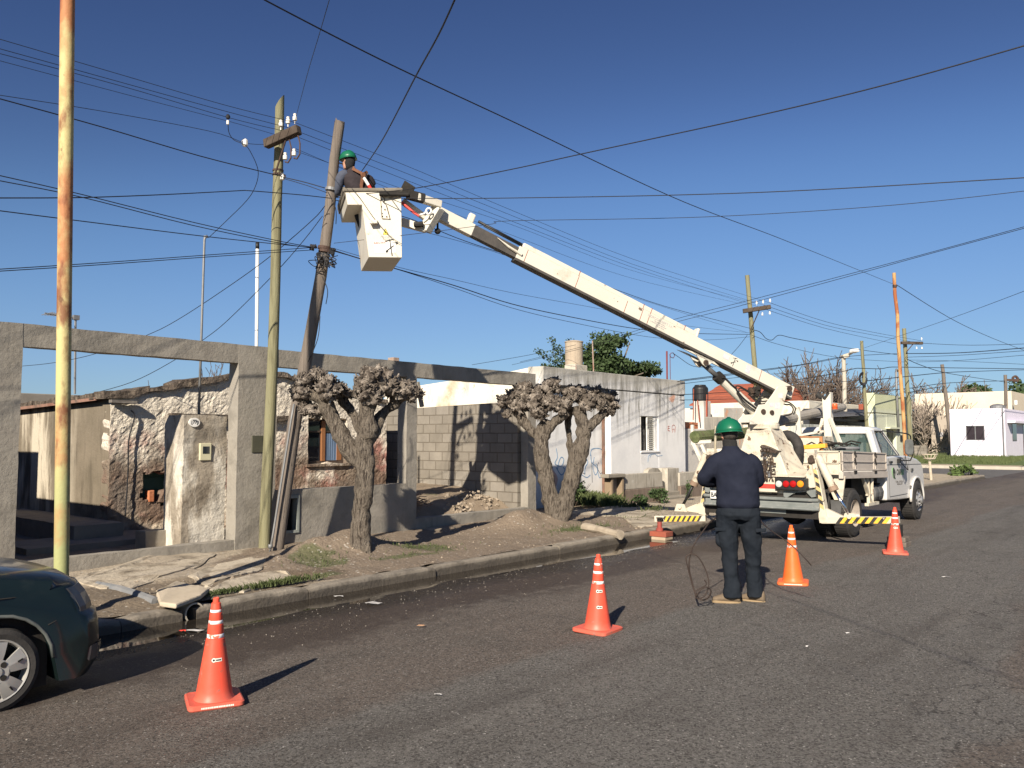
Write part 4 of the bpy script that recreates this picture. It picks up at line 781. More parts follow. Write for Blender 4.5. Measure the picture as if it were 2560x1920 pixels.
def wheel(x, y, side, r, wd, hub, steel=True):
    # side: -1 outer face towards -Y
    gz_ = road_z(x, y); c = Vector((x, y, gz_ + r)); wt = thing('wheel', None, None, (0,0,0)); wt.parent = T; wt.location = c - world_off(T)
    if 'category' in wt: del wt['category']
    ax = Vector((0, side, 0)); m_ = MB()
    prof = [(r*.52, .0), (r*.56, wd*.06), (r*.8, wd*.07), (r*.93, .045*0+wd*.03), (r*.985, -wd*.08)]
    prof = [(r*.54, -.02), (r*.60, .012), (r*.80, .016), (r*.93, .0), (r*.99, -.035), (r, -.07), (r, -wd+.05), (r*.95, -wd), (r*.5, -wd)]
    m_.lathe(prof, c, ax, 40, cap=False)
    for i in range(44):      # tread lugs
        t = 2*PI*i/44; e = Vector((math.cos(t), 0, math.sin(t))); tg = Vector((-math.sin(t), 0, math.cos(t)))
        for o_ in (-.06, -wd*.5, -wd+.06):
            cc = c + e*(r+.002) + ax*o_; M = Matrix((tg, ax, e)).transposed(); m_.obox(cc, (r*.10, wd*.26, .014), M)
    m_.build('tyre', RUBBER, wt, smooth=False)
    m_ = MB()
    if hub == 'deep': m_.lathe([(r*.56,.012),(r*.54,-.01),(r*.5,-.05),(r*.45,-.16),(r*.2,-.17),(r*.18,-.1),(0,-.09)], c, ax, 32, cap=False)
    else:
        m_.lathe([(r*.56,.012),(r*.53,-.01),(r*.47,-.03),(r*.42,.005),(r*.3,.03),(r*.2,.03),(r*.19,.075),(r*.1,.085),(0,.085)], c, ax, 32, cap=False)
    rim = m_.build('rim', mat('rim_steel_'+hub, [(.42,.37,.31),(.3,.26,.22)] if hub == 'deep' else [(.5,.5,.5),(.25,.24,.23)], 7, .4, .1, metal=0 if hub == 'deep' else .6), wt, smooth=True)
    m_ = MB()
    for i in range(8):
        t = 2*PI*i/8; e = Vector((math.cos(t), 0, math.sin(t)))
        if hub == 'deep': m_.lathe([(.02,-.15),(.02,-.12),(0,-.12)], c+e*r*.27, ax, 8)
        else: m_.lathe([(.016,.03),(.016,.06),(0,.06)], c+e*r*.25, ax, 8); m_.lathe([(.03,-.0),(.03,.014),(0,.014)], c+e*r*.37, ax, 10, 1)
    m_.build_each('wheel_nut', [STEEL, BLACK], rim, gap=.001)
wheel(14.35, YS-.03, -1, .40, .25, 'deep'); wheel(14.35, YS+.28, -1, .40, .25, 'deep')
wheel(14.35, YO+.03, 1, .40, .25, 'deep'); wheel(18.33, YS-.02, -1, .395, .26, 'hub'); wheel(18.33, YO+.02, 1, .395, .26, 'hub')
# chassis
m_ = MB()
for y in (YC-.42, YC+.42): m_.box((12.9, y-.05, .5), (18.8, y+.05, .72))
m_.box((12.85, YC-.95, .35), (13.3, YC+.95, .74)); m_.beam((14.35, YS+.3, .33), (14.35, YO-.3, .33), .16, .16); m_.lathe([(.2,-.15),(.24,0),(.2,.15)], (14.35,YC,.33), (1,0,0), 12); m_.beam((18.33, YS+.2, .33), (18.33, YO-.2, .33), .12, .12)
m_.box((14.9, YC-.8, .5), (16.4, YC+.8, .9)); m_.box((16.6, YC-.75, .35), (18.7, YC+.75, .9)); m_.build('chassis', CHASS, T)
# bed
def bz(x): return .966 - .028*(x-13.88)
x0b, x1b = 13.88, 16.27; m_ = MB()
m_.hexa([(x0b,YS,bz(x0b)-.02),(x1b,YS,bz(x1b)-.02),(x1b,YO,bz(x1b)-.02),(x0b,YO,bz(x0b)-.02),(x0b,YS,bz(x0b)+.05),(x1b,YS,bz(x1b)+.05),(x1b,YO,bz(x1b)+.05),(x0b,YO,bz(x0b)+.05)]); m_.build('bed_floor', CHASS, T)
hb = .425
def board(name, ya, yb_, flip):
    m_ = MB()
    def h(xa, xb, z0, z1, y0, y1): m_.hexa([(xa,y0,bz(xa)+z0),(xb,y0,bz(xb)+z0),(xb,y1,bz(xb)+z0),(xa,y1,bz(xa)+z0),(xa,y0,bz(xa)+z1),(xb,y0,bz(xb)+z1),(xb,y1,bz(xb)+z1),(xa,y1,bz(xa)+z1)])
    h(x0b, x1b, .095, hb, min(ya,yb_), max(ya,yb_)); s_ = ya
    o1 = .016 if s_ < YC else -.016
    for (xa, xb, z0, z1) in ((x0b, x1b, hb-.025, hb), (x0b, x1b, .1, .125), (x0b, x1b, .24, .262)): h(xa, xb, z0, z1, min(s_-o1, s_), max(s_-o1, s_))
    for xx in (x0b, x0b+.52, x0b+.62, x0b+1.62, x0b+1.72, x1b-.03): h(xx, xx+.03, .125, hb-.025, min(s_-o1, s_), max(s_-o1, s_))
    return m_.build(name, BEDG, T, bevel=.004)
board('side_board', YS, YS+.03, 0); board('side_board', YO, YO-.03, 1)
m_ = MB()
for y0, y1 in ((YS-.025, YS+.05), (YO-.05, YO+.025)): m_.hexa([(x0b-.03,y0,bz(x0b)-.03),(x1b+.02,y0,bz(x1b)-.03),(x1b+.02,y1,bz(x1b)-.03),(x0b-.03,y1,bz(x0b)-.03),(x0b-.03,y0,bz(x0b)+.085),(x1b+.02,y0,bz(x1b)+.085),(x1b+.02,y1,bz(x1b)+.085),(x0b-.03,y1,bz(x0b)+.085)])
m_.build_each('bed_rail', BEDG, T, bevel=.006)
m_ = MB()
for xx in (x0b+.56, x0b+1.66): m_.tube([(xx,YS-.03,bz(xx)+hb+.0),(xx+.02,YS-.045,bz(xx)+hb-.09),(xx-.01,YS-.03,bz(xx)+hb-.12),(xx+.03,YS-.04,bz(xx)+.2)], .012, 5); m_.box((xx-.05,YS-.035,bz(xx)+.05),(xx+.08,YS-.02,bz(xx)+.1))
m_.build_each('latch', CHASS, T, gap=.05)
m_ = MB(); zt_, zb_ = bz(x0b)+hb, bz(x0b)+.03
m_.box((x0b, YS+.005, zb_), (x0b+.04, YO-.005, zt_)); 
for z0, z1 in ((zt_-.03, zt_), (zb_, zb_+.03), (zb_+.18, zb_+.2)): m_.box((x0b-.016, YS+.005, z0), (x0b, YO-.005, z1))
for y in (YS+.02, YS+.5, YC+.1, YO-.5): m_.box((x0b-.016, y, zb_), (x0b, y+.03, zt_))
m_.build('tail_board', TW, T, bevel=.004)
# mudguards and flaps
m_ = MB(); q = [at_x(u, v, 13.9) for u, v in ((2072,1218),(2092,1185),(2101,1180),(2113,1192),(2106,1250),(2086,1250))]; m_.prism(q, (.03,0,0)); q2 = [Vector((p.x, 2*YC-p.y, p.z)) for p in q]; m_.prism(q2, (.03,0,0)); m_.build_each('mudguard', TW, T, recalc=True)
m_ = MB(); q = [at_x(u, v, 13.93) for u, v in ((2076,1250),(2104,1250),(2101,1299),(2080,1299))]; m_.prism(q, (.02,0,0)); m_.prism([Vector((p.x, 2*YC-p.y, p.z)) for p in q], (.02,0,0)); m_.build_each('mud_flap', DGREY, T, recalc=True)
# under-bed struts, fuel tanks
m_ = MB()
for (a, b) in (((15.05, .93), (15.55, .42)), ((15.35, .92), (15.38, .45)), ((15.55, .92), (15.56, .45))): m_.beam((a[0], YS+.05, a[1]), (b[0], YS+.06, b[1]), .05, .05)
m_.box((15.3, YS+.03, .40), (15.9, YS+.1, .45)); m_.box((15.3, YS+.04, .58), (15.6, YS+.08, .61)); m_.build('strut', TW, T)
m_ = MB()
for i in range(2):
    c = Vector((15.95+.25*i, YS+.22, .59)); m_.lathe([(.10,-.125),(.16,-.115),(.175,-.06),(.175,.06),(.16,.115),(.10,.125)], c, (1,0,0), 14)
tkk = m_.build('fuel_tank', DGREY, T, smooth=False, bevel=.01)
m_ = MB(); m_.lathe([(.05,0),(.06,.03),(0,.035)], (16.1, YS+.12, .74), (0,0,1), 12); m_.build('tank_cap', CHASS, tkk)

# ---- cab
m_ = MB(); wc = (18.33, .33)
prof = [(16.34,.44),(16.34,.9),(16.33,1.24),(17.0,1.255),(17.7,1.25),(18.1,1.215),(18.5,1.165),(18.78,1.09),(18.92,.98),(18.97,.8),(18.97,.5),(18.84,.45)]
arch = [(wc[0]+.47*math.cos(t), wc[1]+.47*math.sin(t)) for t in [PI*(i+.6)/12.2 for i in range(12)]]
prof += arch + [(17.84,.40),(17.2,.41)]
st = [(YS+.09,.93),(YS+.03,.98),(YS,1.0),(YO,1.0),(YO-.03,.98),(YO-.09,.93)]
def prof_at(y, ins):
    return [(x, y, z) for x, z in prof]
RR = []
for y, ins in ((YS+.02, 1), (YO-.02, 1)): RR.append(prof_at(y, ins))
m_.rings(RR)
cabo = m_.build('cab', TWC, T, bevel=.045, seg=3, recalc=True)
m_ = MB()  # fender lip
for ys_, s_ in ((YS, -1), (YO, 1)):
    q = [Vector((wc[0]+.475*math.cos(t), ys_+ (0.0), wc[1]+.475*math.sin(t))) for t in [PI*(i)/16 for i in range(17)]]
    m_.tube(q, .028, 6)
m_.build_each('wheel_arch', TWC, cabo, smooth=True)
m_ = MB(); m_.box((17.9, YS+.1, .3), (18.76, YO-.1, .82)); m_.build('wheel_well', CHASS, T)
yb_, yt_ = YS+.15, YS+.27
def gp(x, s, z, t): # greenhouse point, s=0 near side,1 far
    y = yb_ + (yt_-yb_)*t; return Vector((x, y if s == 0 else 2*YC-y, z))
zb_, zr_ = 1.24, 1.79
m_ = MB()
m_.rings([[(16.31,yt_+.0,zr_-.06),(16.36,yt_+.0,zr_-.01),(16.9,yt_,zr_-.005),(17.02,yt_,zr_-.05)], [(16.28,yt_+.1,zr_-.04),(16.34,yt_+.1,zr_+.02),(16.92,yt_+.1,zr_+.025),(17.05,yt_+.1,zr_-.04)], [(16.27,YC,zr_-.03),(16.33,YC,zr_+.035),(16.93,YC,zr_+.04),(17.07,YC,zr_-.03)], [(16.28,2*YC-yt_-.1,zr_-.04),(16.34,2*YC-yt_-.1,zr_+.02),(16.92,2*YC-yt_-.1,zr_+.025),(17.05,2*YC-yt_-.1,zr_-.04)], [(16.31,2*YC-yt_,zr_-.06),(16.36,2*YC-yt_,zr_-.01),(16.9,2*YC-yt_,zr_-.005),(17.02,2*YC-yt_,zr_-.05)]])
m_.build('roof', TWC, cabo, smooth=True, recalc=True)
m_ = MB()
for s in (0, 1):
    k = 1 if s == 0 else -1
    # corner/B post, built as a closed prism that wraps the rear corner
    lo = [gp(16.34, s, zb_, 0)+Vector((0, k*.10, 0)), gp(16.33, s, zb_, 0)+Vector((0,k*.03,0)), gp(16.38, s, zb_, 0), gp(16.62, s, zb_, 0), gp(16.62, s, zb_, 0)+Vector((0,k*.04,0)), gp(16.42, s, zb_, 0)+Vector((0,k*.10,0))]
    hi = [gp(16.30, s, zr_-.04, 1)+Vector((0, k*.10, 0)), gp(16.29, s, zr_-.04, 1)+Vector((0,k*.03,0)), gp(16.34, s, zr_-.03, 1), gp(16.50, s, zr_-.03, 1), gp(16.50, s, zr_-.03, 1)+Vector((0,k*.04,0)), gp(16.38, s, zr_-.04, 1)+Vector((0,k*.10,0))]
    m_.rings([lo, hi]); m_.beam(gp(17.72, s, zb_, 0)+Vector((0,k*.02,0)), gp(16.98, s, zr_-.04, 1)+Vector((0,k*.02,0)), .045, .07)
    m_.beam(gp(16.5, s, zr_-.035, 1)+Vector((0,k*.02,0)), gp(17.0, s, zr_-.04, 1)+Vector((0,k*.02,0)), .045, .045)
m_.box((16.30, yb_+.12, zb_-.02), (16.36, 2*YC-yb_-.12, zb_+.07)); m_.box((16.27, yt_+.08, zr_-.11), (16.33, 2*YC-yt_-.08, zr_-.02)); m_.build_each('pillar', TWC, cabo, bevel=.012, recalc=True, gap=.005)
CG = mat('cab_glass', [(.02,.045,.045),(.03,.06,.06)], 2, .04, 0, spec=.8); CG.node_tree.nodes['Principled BSDF'].inputs['Alpha'].default_value = .5
CGB = mat('cab_rear_glass', [(.10,.17,.16),(.13,.2,.19)], 2, .06, 0, spec=.8); CGB.node_tree.nodes['Principled BSDF'].inputs['Alpha'].default_value = .42
m_ = MB(); m_.add([(16.325,yb_+.1,zb_+.06),(16.325,2*YC-yb_-.1,zb_+.06),(16.29,2*YC-yt_-.08,zr_-.09),(16.29,yt_+.08,zr_-.09)], [(0,1,2,3)]); m_.build('rear_window', CGB, cabo)
m_ = MB(); a = [Vector((16.318,yb_+.12,zb_+.075)),Vector((16.318,2*YC-yb_-.12,zb_+.075)),Vector((16.283,2*YC-yt_-.10,zr_-.105)),Vector((16.283,yt_+.10,zr_-.105))]; m_.tube(a+[a[0], a[1]], .012, 5); m_.build('window_seal', CHASS, cabo)
m_ = MB(); m_.add([(17.72,yb_+.03,zb_),(17.72,2*YC-yb_-.03,zb_),(17.0,2*YC-yt_-.03,zr_-.05),(17.0,yt_+.03,zr_-.05)], [(0,1,2,3)]); m_.build('windscreen', CG, cabo)
for s in (0, 1):
    m_ = MB(); k = 1 if s == 0 else -1; m_.add([gp(16.6,s,zb_+.01,0)+Vector((0,k*.012,0)), gp(17.7,s,zb_+.01,0)+Vector((0,k*.012,0)), gp(17.0,s,zr_-.06,1)+Vector((0,k*.012,0)), gp(16.5,s,zr_-.06,1)+Vector((0,k*.012,0))], [(0,1,2,3)]); m_.build('side_window', CG, cabo)
    m_ = MB(); q = [gp(16.62,s,zb_+.015,0), gp(17.68,s,zb_+.015,0), gp(16.99,s,zr_-.065,1), gp(16.52,s,zr_-.065,1)]; m_.tube(q+[q[0]], .013, 5); m_.build('window_seal', CHASS, cabo)
# door outline grooves, handle, markings
m_ = MB()
for (xa, za), (xb, zb2_) in (((16.52,.50),(16.5,1.22)), ((17.84,.66),(17.86,1.2)), ((16.52,.50),(17.7,.50)), ((16.4,1.10),(18.75,1.06))): m_.beam((xa,YS+.019,za),(xb,YS+.019,zb2_), .008, .010)
m_.build_each('door_seam', DGREY, cabo, gap=.01)
m_ = MB(); m_.box((16.54,YS-.012,1.125),(16.68,YS+.02,1.165)); m_.build('door_handle', BLACK, cabo, bevel=.01)
m_ = MB(); m_.box((17.98,YS-.006,.93),(18.1,YS+.02,.99)); m_.box((17.88,YS-.008,.58),(18.0,YS+.02,.65)); m_.build_each('side_marker', DGREY, cabo, bevel=.006)
LG = mat('logo_green', [(.16,.36,.14),(.2,.4,.17)], 4, .5, 0); LD = mat('logo_dark', [(.035,.05,.03),(.05,.06,.04)], 4, .5, 0); LGR = mat('letter_grey', [(.16,.15,.14),(.2,.19,.18)], 4, .5, 0)
yd = YS+.0165
def dp(u, v): p = at_y(u, v, yd); return p
m_ = MB()
q = [dp(2210+x/22.12, 1150+y/22.12) for x, y in ((490,440),(540,430),(600,540),(640,660),(620,860),(600,900),(575,760),(555,700),(540,760),(580,880),(650,1040),(600,1050),(540,940),(500,760),(485,600))]
m_.prism(q, (0,-.002,0)); m_.build('door_logo', LD, cabo, recalc=True)
m_ = MB(); q = [dp(2210+x/22.12, 1150+y/22.12) for x, y in ((480,430),(455,520),(450,640),(465,780),(500,910),(560,1020))]; m_.tube(q, .006, 4); m_.build('logo_swoosh', LG, cabo)
c1 = dp(2242, 1181); c2 = dp(2253, 1180.5); sz = .15; xd = Vector((1,0,-.03)); wd1 = dp(2264.5,1180)-dp(2241.8,1180)
ta = text('door_lettering', 'CAN', sz, (dp(2241.8,1181)), xd, (0,0,1), LD, cabo, .004, 'LEFT', .92)
wA = max((v.co.x for v in ta.data.vertices)) - min((v.co.x for v in ta.data.vertices))
text('door_lettering', 'SER', sz, (dp(2241.8,1181))+xd*(wA+.015), xd, (0,0,1), LG, cabo, .003, 'LEFT', .8)
text('door_lettering', 'TE. Malv. 2.4.30 TEL 491', .052, dp(2249,1204), xd, (0,0,1), LGR, cabo, .0006); text('door_lettering', 'Habilitacion 1000', .052, dp(2249.5,1209.5), xd, (0,0,1), LGR, cabo, .0006)
# seats and mirror inside
m_ = MB()
for y in (YS+.45, YC+.42):
    q = [Vector((16.72, y+dy, z)) for dy, z in ((-.2,1.1),(-.2,1.45),(-.13,1.56),(.13,1.56),(.2,1.45),(.2,1.1))]; m_.tube(q, .055, 8); m_.box((16.66, y-.16, .9), (16.78, y+.16, 1.33))
m_.box((16.5, YS+.1, .9), (17.3, YO-.1, 1.0)); m_.box((17.45,YS+.15,1.1),(17.65,YO-.15,1.22)); m_.build_each('seat', DGREY, cabo, bevel=.015)
m_ = MB(); m_.box((17.0, YC-.02, 1.62), (17.04, YC+.25, 1.70)); m_.build('inner_mirror', BLACK, cabo, bevel=.01)
# big tube-framed door mirror
m_ = MB(); ym = YS-.30; a = at_y(2205, 1077, yt_); b = at_y(2235,1080, ym+.1); c_ = at_y(2272, 1086, ym); d_ = at_y(2277, 1100, ym); e_ = at_y(2281, 1140, ym); f_ = at_y(2276, 1151, ym); g_ = at_y(2248, 1152, YS-.02)
q = [Vector(p) for p in crom([tuple(x) for x in (a, b, c_, d_)], 4)]; m_.tube(q, .012, 6); m_.tube([d_, e_, f_, g_], .012, 6); h_ = at_y(2270, 1175, YS-.01); m_.tube([g_, h_, at_y(2262,1135,YS-.02)], .009, 5); m_.obox(g_, (.09,.05,.09)); mi = m_.build('door_mirror', BLACK, cabo)
m_ = MB(); a = at_y(2272, 1098, ym+.0); b = at_y(2274, 1138, ym+.0); w_ = .085
q = []
for i in range(16):
    t = 2*PI*i/16; q.append(Vector((0, (w_*.9)*max(-1,min(1,1.25*math.cos(t))), ((a.z-b.z)/2)*max(-1,min(1,1.15*math.sin(t))))))
mc_ = (a+b)/2; Mr = Matrix.Rotation(math.radians(18), 3, 'Z'); m_.prism([mc_+Mr@p for p in q], Mr@Vector((.06,0,0))); m_.build('mirror_head', DGREY, mi, recalc=True, bevel=.012)
m_ = MB(); m_.prism([mc_+Mr@(Vector((-.004,p.y*.82,p.z*.86))) for p in q], Mr@Vector((.006,0,0))); m_.build('mirror_glass', mat('mirror_surface', [(.12,.11,.09),(.3,.3,.29)], 3, .25, 0, metal=.9), mi, recalc=True)

# ---- tail: lamps, stripe beam, plate, bumper
xt = 12.74
def tx(u, v, x=xt): return at_x(u, v, x)
m_ = MB(); a = tx(1899, 1200); b = tx(1938, 1231); yl1 = tx(1811,1215).y
m_.box((xt+.02, b.y-.02, b.z), (xt+.2, yl1, a.z+.04)); bm_ = m_.build('rear_beam', TW, T, bevel=.006)
m_ = MB(); m_.box((xt+.012, b.y, tx(1920,1221).z), (xt+.019, yl1, tx(1920,1210).z)); m_.build('red_stripe', REDP, bm_)
LW, LR, LA = [mat(n, [c, tuple(x*.85 for x in c)], 30, .2, .1, 120) for n, c in (('lamp_clear',(.5,.52,.48)),('lamp_red',(.38,.01,.01)),('lamp_amber',(.8,.27,.02)))]
for mir in (0, 1):
    a = tx(1938,1194); b = tx(2016,1227); f = (lambda y: 2*YC-.02-y) if mir else (lambda y: y)
    m_ = MB(); m_.box((xt-.03, min(f(a.y),f(b.y)), b.z), (xt+.12, max(f(a.y),f(b.y)), a.z)); bl = m_.build('tail_lamp_box', BLACK, T, bevel=.012)
    for u, lm in ((1947.4,LW),(1965.2,LR),(1983,LR),(2001.2,LA)):
        c = tx(u, 1210, xt-.03); m_ = MB(); m_.lathe([(.052,0),(.052,.012),(.045,.02),(.02,.026),(0,.027)], (xt-.03, f(c.y), c.z), (-1,0,0), 20); m_.build('tail_lamp', lm, bl, smooth=False)
    m_ = MB(); c = tx(2014,1209); m_.box((xt-.02, f(c.y)-.006, c.z-.06), (xt+.09, f(c.y)+.006, c.z+.06)); m_.build('side_reflector', LA, bl)
    # frame gussets and hook plates under the lamps
    m_ = MB(); q = [tx(*C4(x,y), xt+.06) for x, y in ((850,850),(1075,838),(905,948),(855,930))]; q = [Vector((p.x, f(p.y), p.z)) for p in q]; m_.prism(q, (.03,0,0)); q = [tx(*C4(x,y), xt+.06) for x, y in ((1195,850),(1345,815),(1345,935),(1280,945))]; q = [Vector((p.x, f(p.y), p.z)) for p in q]; m_.prism(q, (.03,0,0)); m_.build_each('gusset', GREY, T, recalc=True)
    m_ = MB(); q = [tx(*C4(x,y), xt+.10) for x, y in ((1160,650),(1285,440),(1345,790),(1205,800))]; q = [Vector((p.x, f(p.y), p.z)) for p in q]; m_.prism(q, (.05,0,0)); m_.build('side_plate', TW, T, recalc=True)
m_ = MB(); a = tx(1947,1182,xt+.25); b = tx(2011,1194,xt+.0); m_.hexa([(xt,b.y,b.z),(xt,YC+.5,b.z),(xt+.5,YC+.5,b.z+.04),(xt+.5,b.y,b.z+.04),(xt,b.y,b.z+.015),(xt,YC+.5,b.z+.015),(xt+.5,YC+.5,b.z+.12),(xt+.5,b.y,b.z+.12)]); m_.build('rear_deck', TW, T, bevel=.006)
m_ = MB(); a = tx(1777,1226); b = tx(1777,1246); w_ = .33; m_.box((xt-.02, a.y-w_, b.z), (xt-.006, a.y, a.z)); npl = m_.build('number_plate', WHT, T, bevel=.004)
m_ = MB(); m_.box((xt-.0215, a.y-w_+.012, b.z+.012), (xt-.0205, a.y-.012, a.z-.02)); m_.build('plate_field', mat('plate_white', [(.6,.6,.58),(.66,.66,.64)], 4, .5, 0), npl)
text('plate_letters', 'BAH', .105, Vector((xt-.023, a.y-.012, (a.z+b.z)/2-.005)), (0,-1,0), (0,0,1), INK, npl, .003, 'LEFT', .8)
# bumper, ribbed
m_ = MB(); RR = []; y0 = tx(2040,1262,12.72).y; y1 = 2*YC-y0; bzb, bzt = tx(2000,1277,12.72).z, tx(2000,1246,12.72).z; hh = bzt-bzb
pf = [(.10,0),(.0,.01),(-.02,.12),(.0,.22),(.03,.3),(.03,.55),(.035,.72),(-.015,.78),(-.02,.92),(.01,1.0),(.12,1.0)]
n = 26
for i in range(n+1):
    t = i/n; y = y0+(y1-y0)*t; e = min(t, 1-t)*(y1-y0); bend = .09*(1-min(1, e/.10))**2; fl = 0
    RR.append([(12.74 + bend + (dx if not fl else .045), y, bzb + hh*dz - (.0 if not fl else .0)) for dx, dz in pf])
m_.rings(RR); bo = m_.build('rear_bumper', GREY, T, recalc=True, smooth=False, bevel=.004)
m_ = MB(); m_.box((12.84,YC-.45,bzb-.07),(12.86,YC+.5,bzb+.01)); m_.build('tow_bracket', GREY, T)

# ---- outriggers
xl = 12.95
for mir in (0, 1):
    f = (lambda p: Vector((p.x, 2*YC-p.y, p.z))) if mir else (lambda p: Vector(p))
    ot = bpy.data.objects.new('outrigger', None); link(ot, T); ot.location = f(at_x(2040, 1290, xl)) - world_off(T)
    top = at_x(2029, 1126, xl); bot = at_x(2063, 1306, xl); m_ = MB(); wl, dl = .125, .14
    def lp(t): return top + (bot-top)*t
    m_.beam(f(top), f(bot), dl, wl, up=(0,1,0)); m_.prism([f(lp(.80)+Vector((-.04,-.05,0))), f(lp(.99)+Vector((-.04,-.42,.04))), f(lp(.99)+Vector((-.04,.05,0)))], (.09,0,0)); m_.build('leg', TW, ot, bevel=.005, recalc=True)
    m_ = MB()
    dirv = (bot-top).normalized(); out = Vector((0,-1,0)); L = (bot-top).length; s0, s1 = .22*L, .76*L
    c0 = top + dirv*s0; n = 9; stp = (s1-s0)/n
    for i in range(n):
        a = top + dirv*(s0+stp*i); b = top + dirv*(s0+stp*(i+1)); hw = wl/2*.97; xo = Vector((-dl/2-.0025, 0, 0)); k = Vector((0,0,-.07))
        m_.add([f(a - out*hw + xo), f(a + out*hw + xo + k), f(b + out*hw + xo + k), f(b - out*hw + xo)], [(0,1,2,3)], i % 2)
    o = m_.build('hazard_stripes', [YTAN, HBLK], ot); 
    m_ = MB(); c = lp(.13); [m_.ball(f(c+Vector((-.09+.02*random.random(), random.uniform(-.04,.04), random.uniform(-.06,.05)))), random.uniform(.018,.032), 7, 5) for i in range(14)]; m_.lathe([(.05,0),(.05,.04),(0,.04)], f(c)+Vector((-.075,0,0)), (-1,0,0), 12); m_.build('pivot_bolt', GREASE, ot)
    # cylinder
    ca, cb, cc = at_x(2047,1140,xl), at_x(2083,1216,xl), at_x(2127,1291,xl); sh = Vector((-.04,0,0))
    m_ = MB(); m_.tube([f(ca+sh), f(cb+sh)], .058, 14); m_.tube([f(ca+sh+Vector((.0,0,.03))), f(ca+sh)], .05, 10); cy = m_.build('cylinder', TW, ot, smooth=False, bevel=.006)
    m_ = MB(); m_.tube([f(cb+sh), f(cb+sh+(cb-ca).normalized()*.07)], .072, 14); m_.build('gland', mat('rusty_gland%d' % mir, [(.2,.13,.09),(.28,.2,.14)], 9, .7, .2), cy)
    m_ = MB(); m_.tube([f(cb+sh), f(cc+sh)], .024, 12); m_.build('rod', CHROME if not mir else BLACK, cy, smooth=True)
    # arm
    if not mir: a0, a1 = at_x(2056,1300,xl), at_x(2247,1300,xl); ah = .10
    else: a0, a1 = Vector((xl, 2*YC-at_x(2056,1300,xl).y, .245)), Vector((12.72, 7.45, .20)); ah = .10
    m_ = MB(); m_.beam(a0, a1, .13, ah); dn = (a1-a0).normalized()
    cf_ = f(cc) if not mir else Vector((12.9, 2*YC-cc.y, cc.z))
    m_.prism([cf_+Vector((-.06,.07,.05)), cf_+Vector((-.06,-.07,.05)), cf_+Vector((-.06,-.12,-.08)), cf_+Vector((-.06,.12,-.08))], (.03,0,0)); m_.lathe([(.035,0),(.035,.03),(0,.03)], cf_+Vector((-.06,0,0)), (-1,0,0), 12)
    m_.build('arm', TW, ot, bevel=.005, recalc=True)
    m_ = MB(); L = (a1-a0).length; s0, s1 = (.20*L, .86*L) if not mir else (.12*L, .86*L); n = 12 if not mir else 15; stp = (s1-s0)/n; sk = .07 if not mir else -.07
    nrm = dn.cross(Vector((0,0,1))); nrm = nrm if nrm.x < 0 else -nrm
    for i in range(n):
        o_ = nrm*.0675; a = a0+dn*(s0+stp*i)+o_; b = a0+dn*(s0+stp*(i+1))+o_; hz = Vector((0,0,ah/2-.004)); kk = dn*(.07 if not mir else -.05)
        m_.add([a-hz, b-hz, b+hz+kk, a+hz+kk], [(0,1,2,3)], i % 2)
    m_.build('hazard_stripes', [HBLK, YEL], ot)
# pads under the two arms stand on the road: things of their own
pd = at_g(2243, 1366, road_z(13, 3.5)); m_ = MB(); m_.box((pd.x-.06, pd.y-.14, pd.z), (pd.x+.22, pd.y+.14, pd.z+.07)); m_.box((pd.x-.05, pd.y-.13, pd.z+.072), (pd.x+.21, pd.y+.13, pd.z+.14)); tag(m_.build('outrigger_pad', mat('dark_timber', [(.1,.08,.065),(.2,.17,.14)], 6, .9, .3), bevel=.008), 'stacked dark timber pad under the right outrigger behind the farthest cone', 'pad')
m_ = MB(); m_.box((pd.x+.02, pd.y-.05, pd.z+.14), (pd.x+.14, pd.y+.05, .3)); m_.build('foot', CHASS, T)
pj = Vector((12.62, 7.28, -.135)); jk = thing('jack_stand', 'red screw jack on a rusty steel block in the gutter', 'jack', pj)
m_ = MB(); m_.box((pj.x-.12, pj.y-.16, pj.z+.055), (pj.x+.12, pj.y+.16, pj.z+.14)); m_.build('steel_block', RUST, jk, bevel=.006)
m_ = MB(); m_.box((pj.x-.13, pj.y-.15, pj.z), (pj.x+.13, pj.y+.12, pj.z+.05)); m_.build('wood_block', mat('pale_wood', [(.35,.27,.18),(.42,.34,.25)], 5, .9, .2), jk, bevel=.006)
m_ = MB(); m_.lathe([(.06,0),(.06,.05),(.04,.06),(.04,.16)], pj+Vector((0,.03,.14)), (0,0,1), 14); m_.build('jack_body', mat('dull_red_iron', [(.3,.06,.045),(.2,.05,.04)], 8, .7, .2), jk); m_ = MB(); m_.lathe([(.03,0),(.03,.06),(.06,.065),(.06,.08)], pj+Vector((0,.03,.29)), (0,0,1), 12); m_.build('jack_head', CHASS, jk)

# ---- crane pedestal, turret, boom
px0 = Vector((13.1, YC, 0)); zring = 1.78
m_ = MB(); zb_ = 1.0
lo = [(-.27,-.50),(.30,-.62),(.30,.52),(-.27,.42)]; hi = [(-.20,-.20),(.20,-.22),(.20,.22),(-.20,.20)]
m_.rings([[px0+Vector((x,y,zb_)) for x,y in lo], [px0+Vector((x,y,zring-.03)) for x,y in hi]]); ped = m_.build('pedestal', TW, T, bevel=.012)
m_ = MB(); m_.box((12.83, YC-.6, .72), (13.6, YC+.85, 1.0)); m_.box((12.78, YC+.0, 1.18), (12.95, YC+.42, 1.30)); m_.build('pedestal_base', TW, T, bevel=.01)
m_ = MB(); m_.lathe([(.25,0),(.25,.07),(.235,.085),(.235,.10)], px0+Vector((0,0,zring-.03)), (0,0,1), 32); m_.build('slew_ring', TW, ped, smooth=False, bevel=.004)
bd = Vector((-.875,.484,0)).normalized(); bs = Vector((bd.y,-bd.x,0))     # boom heading and its side
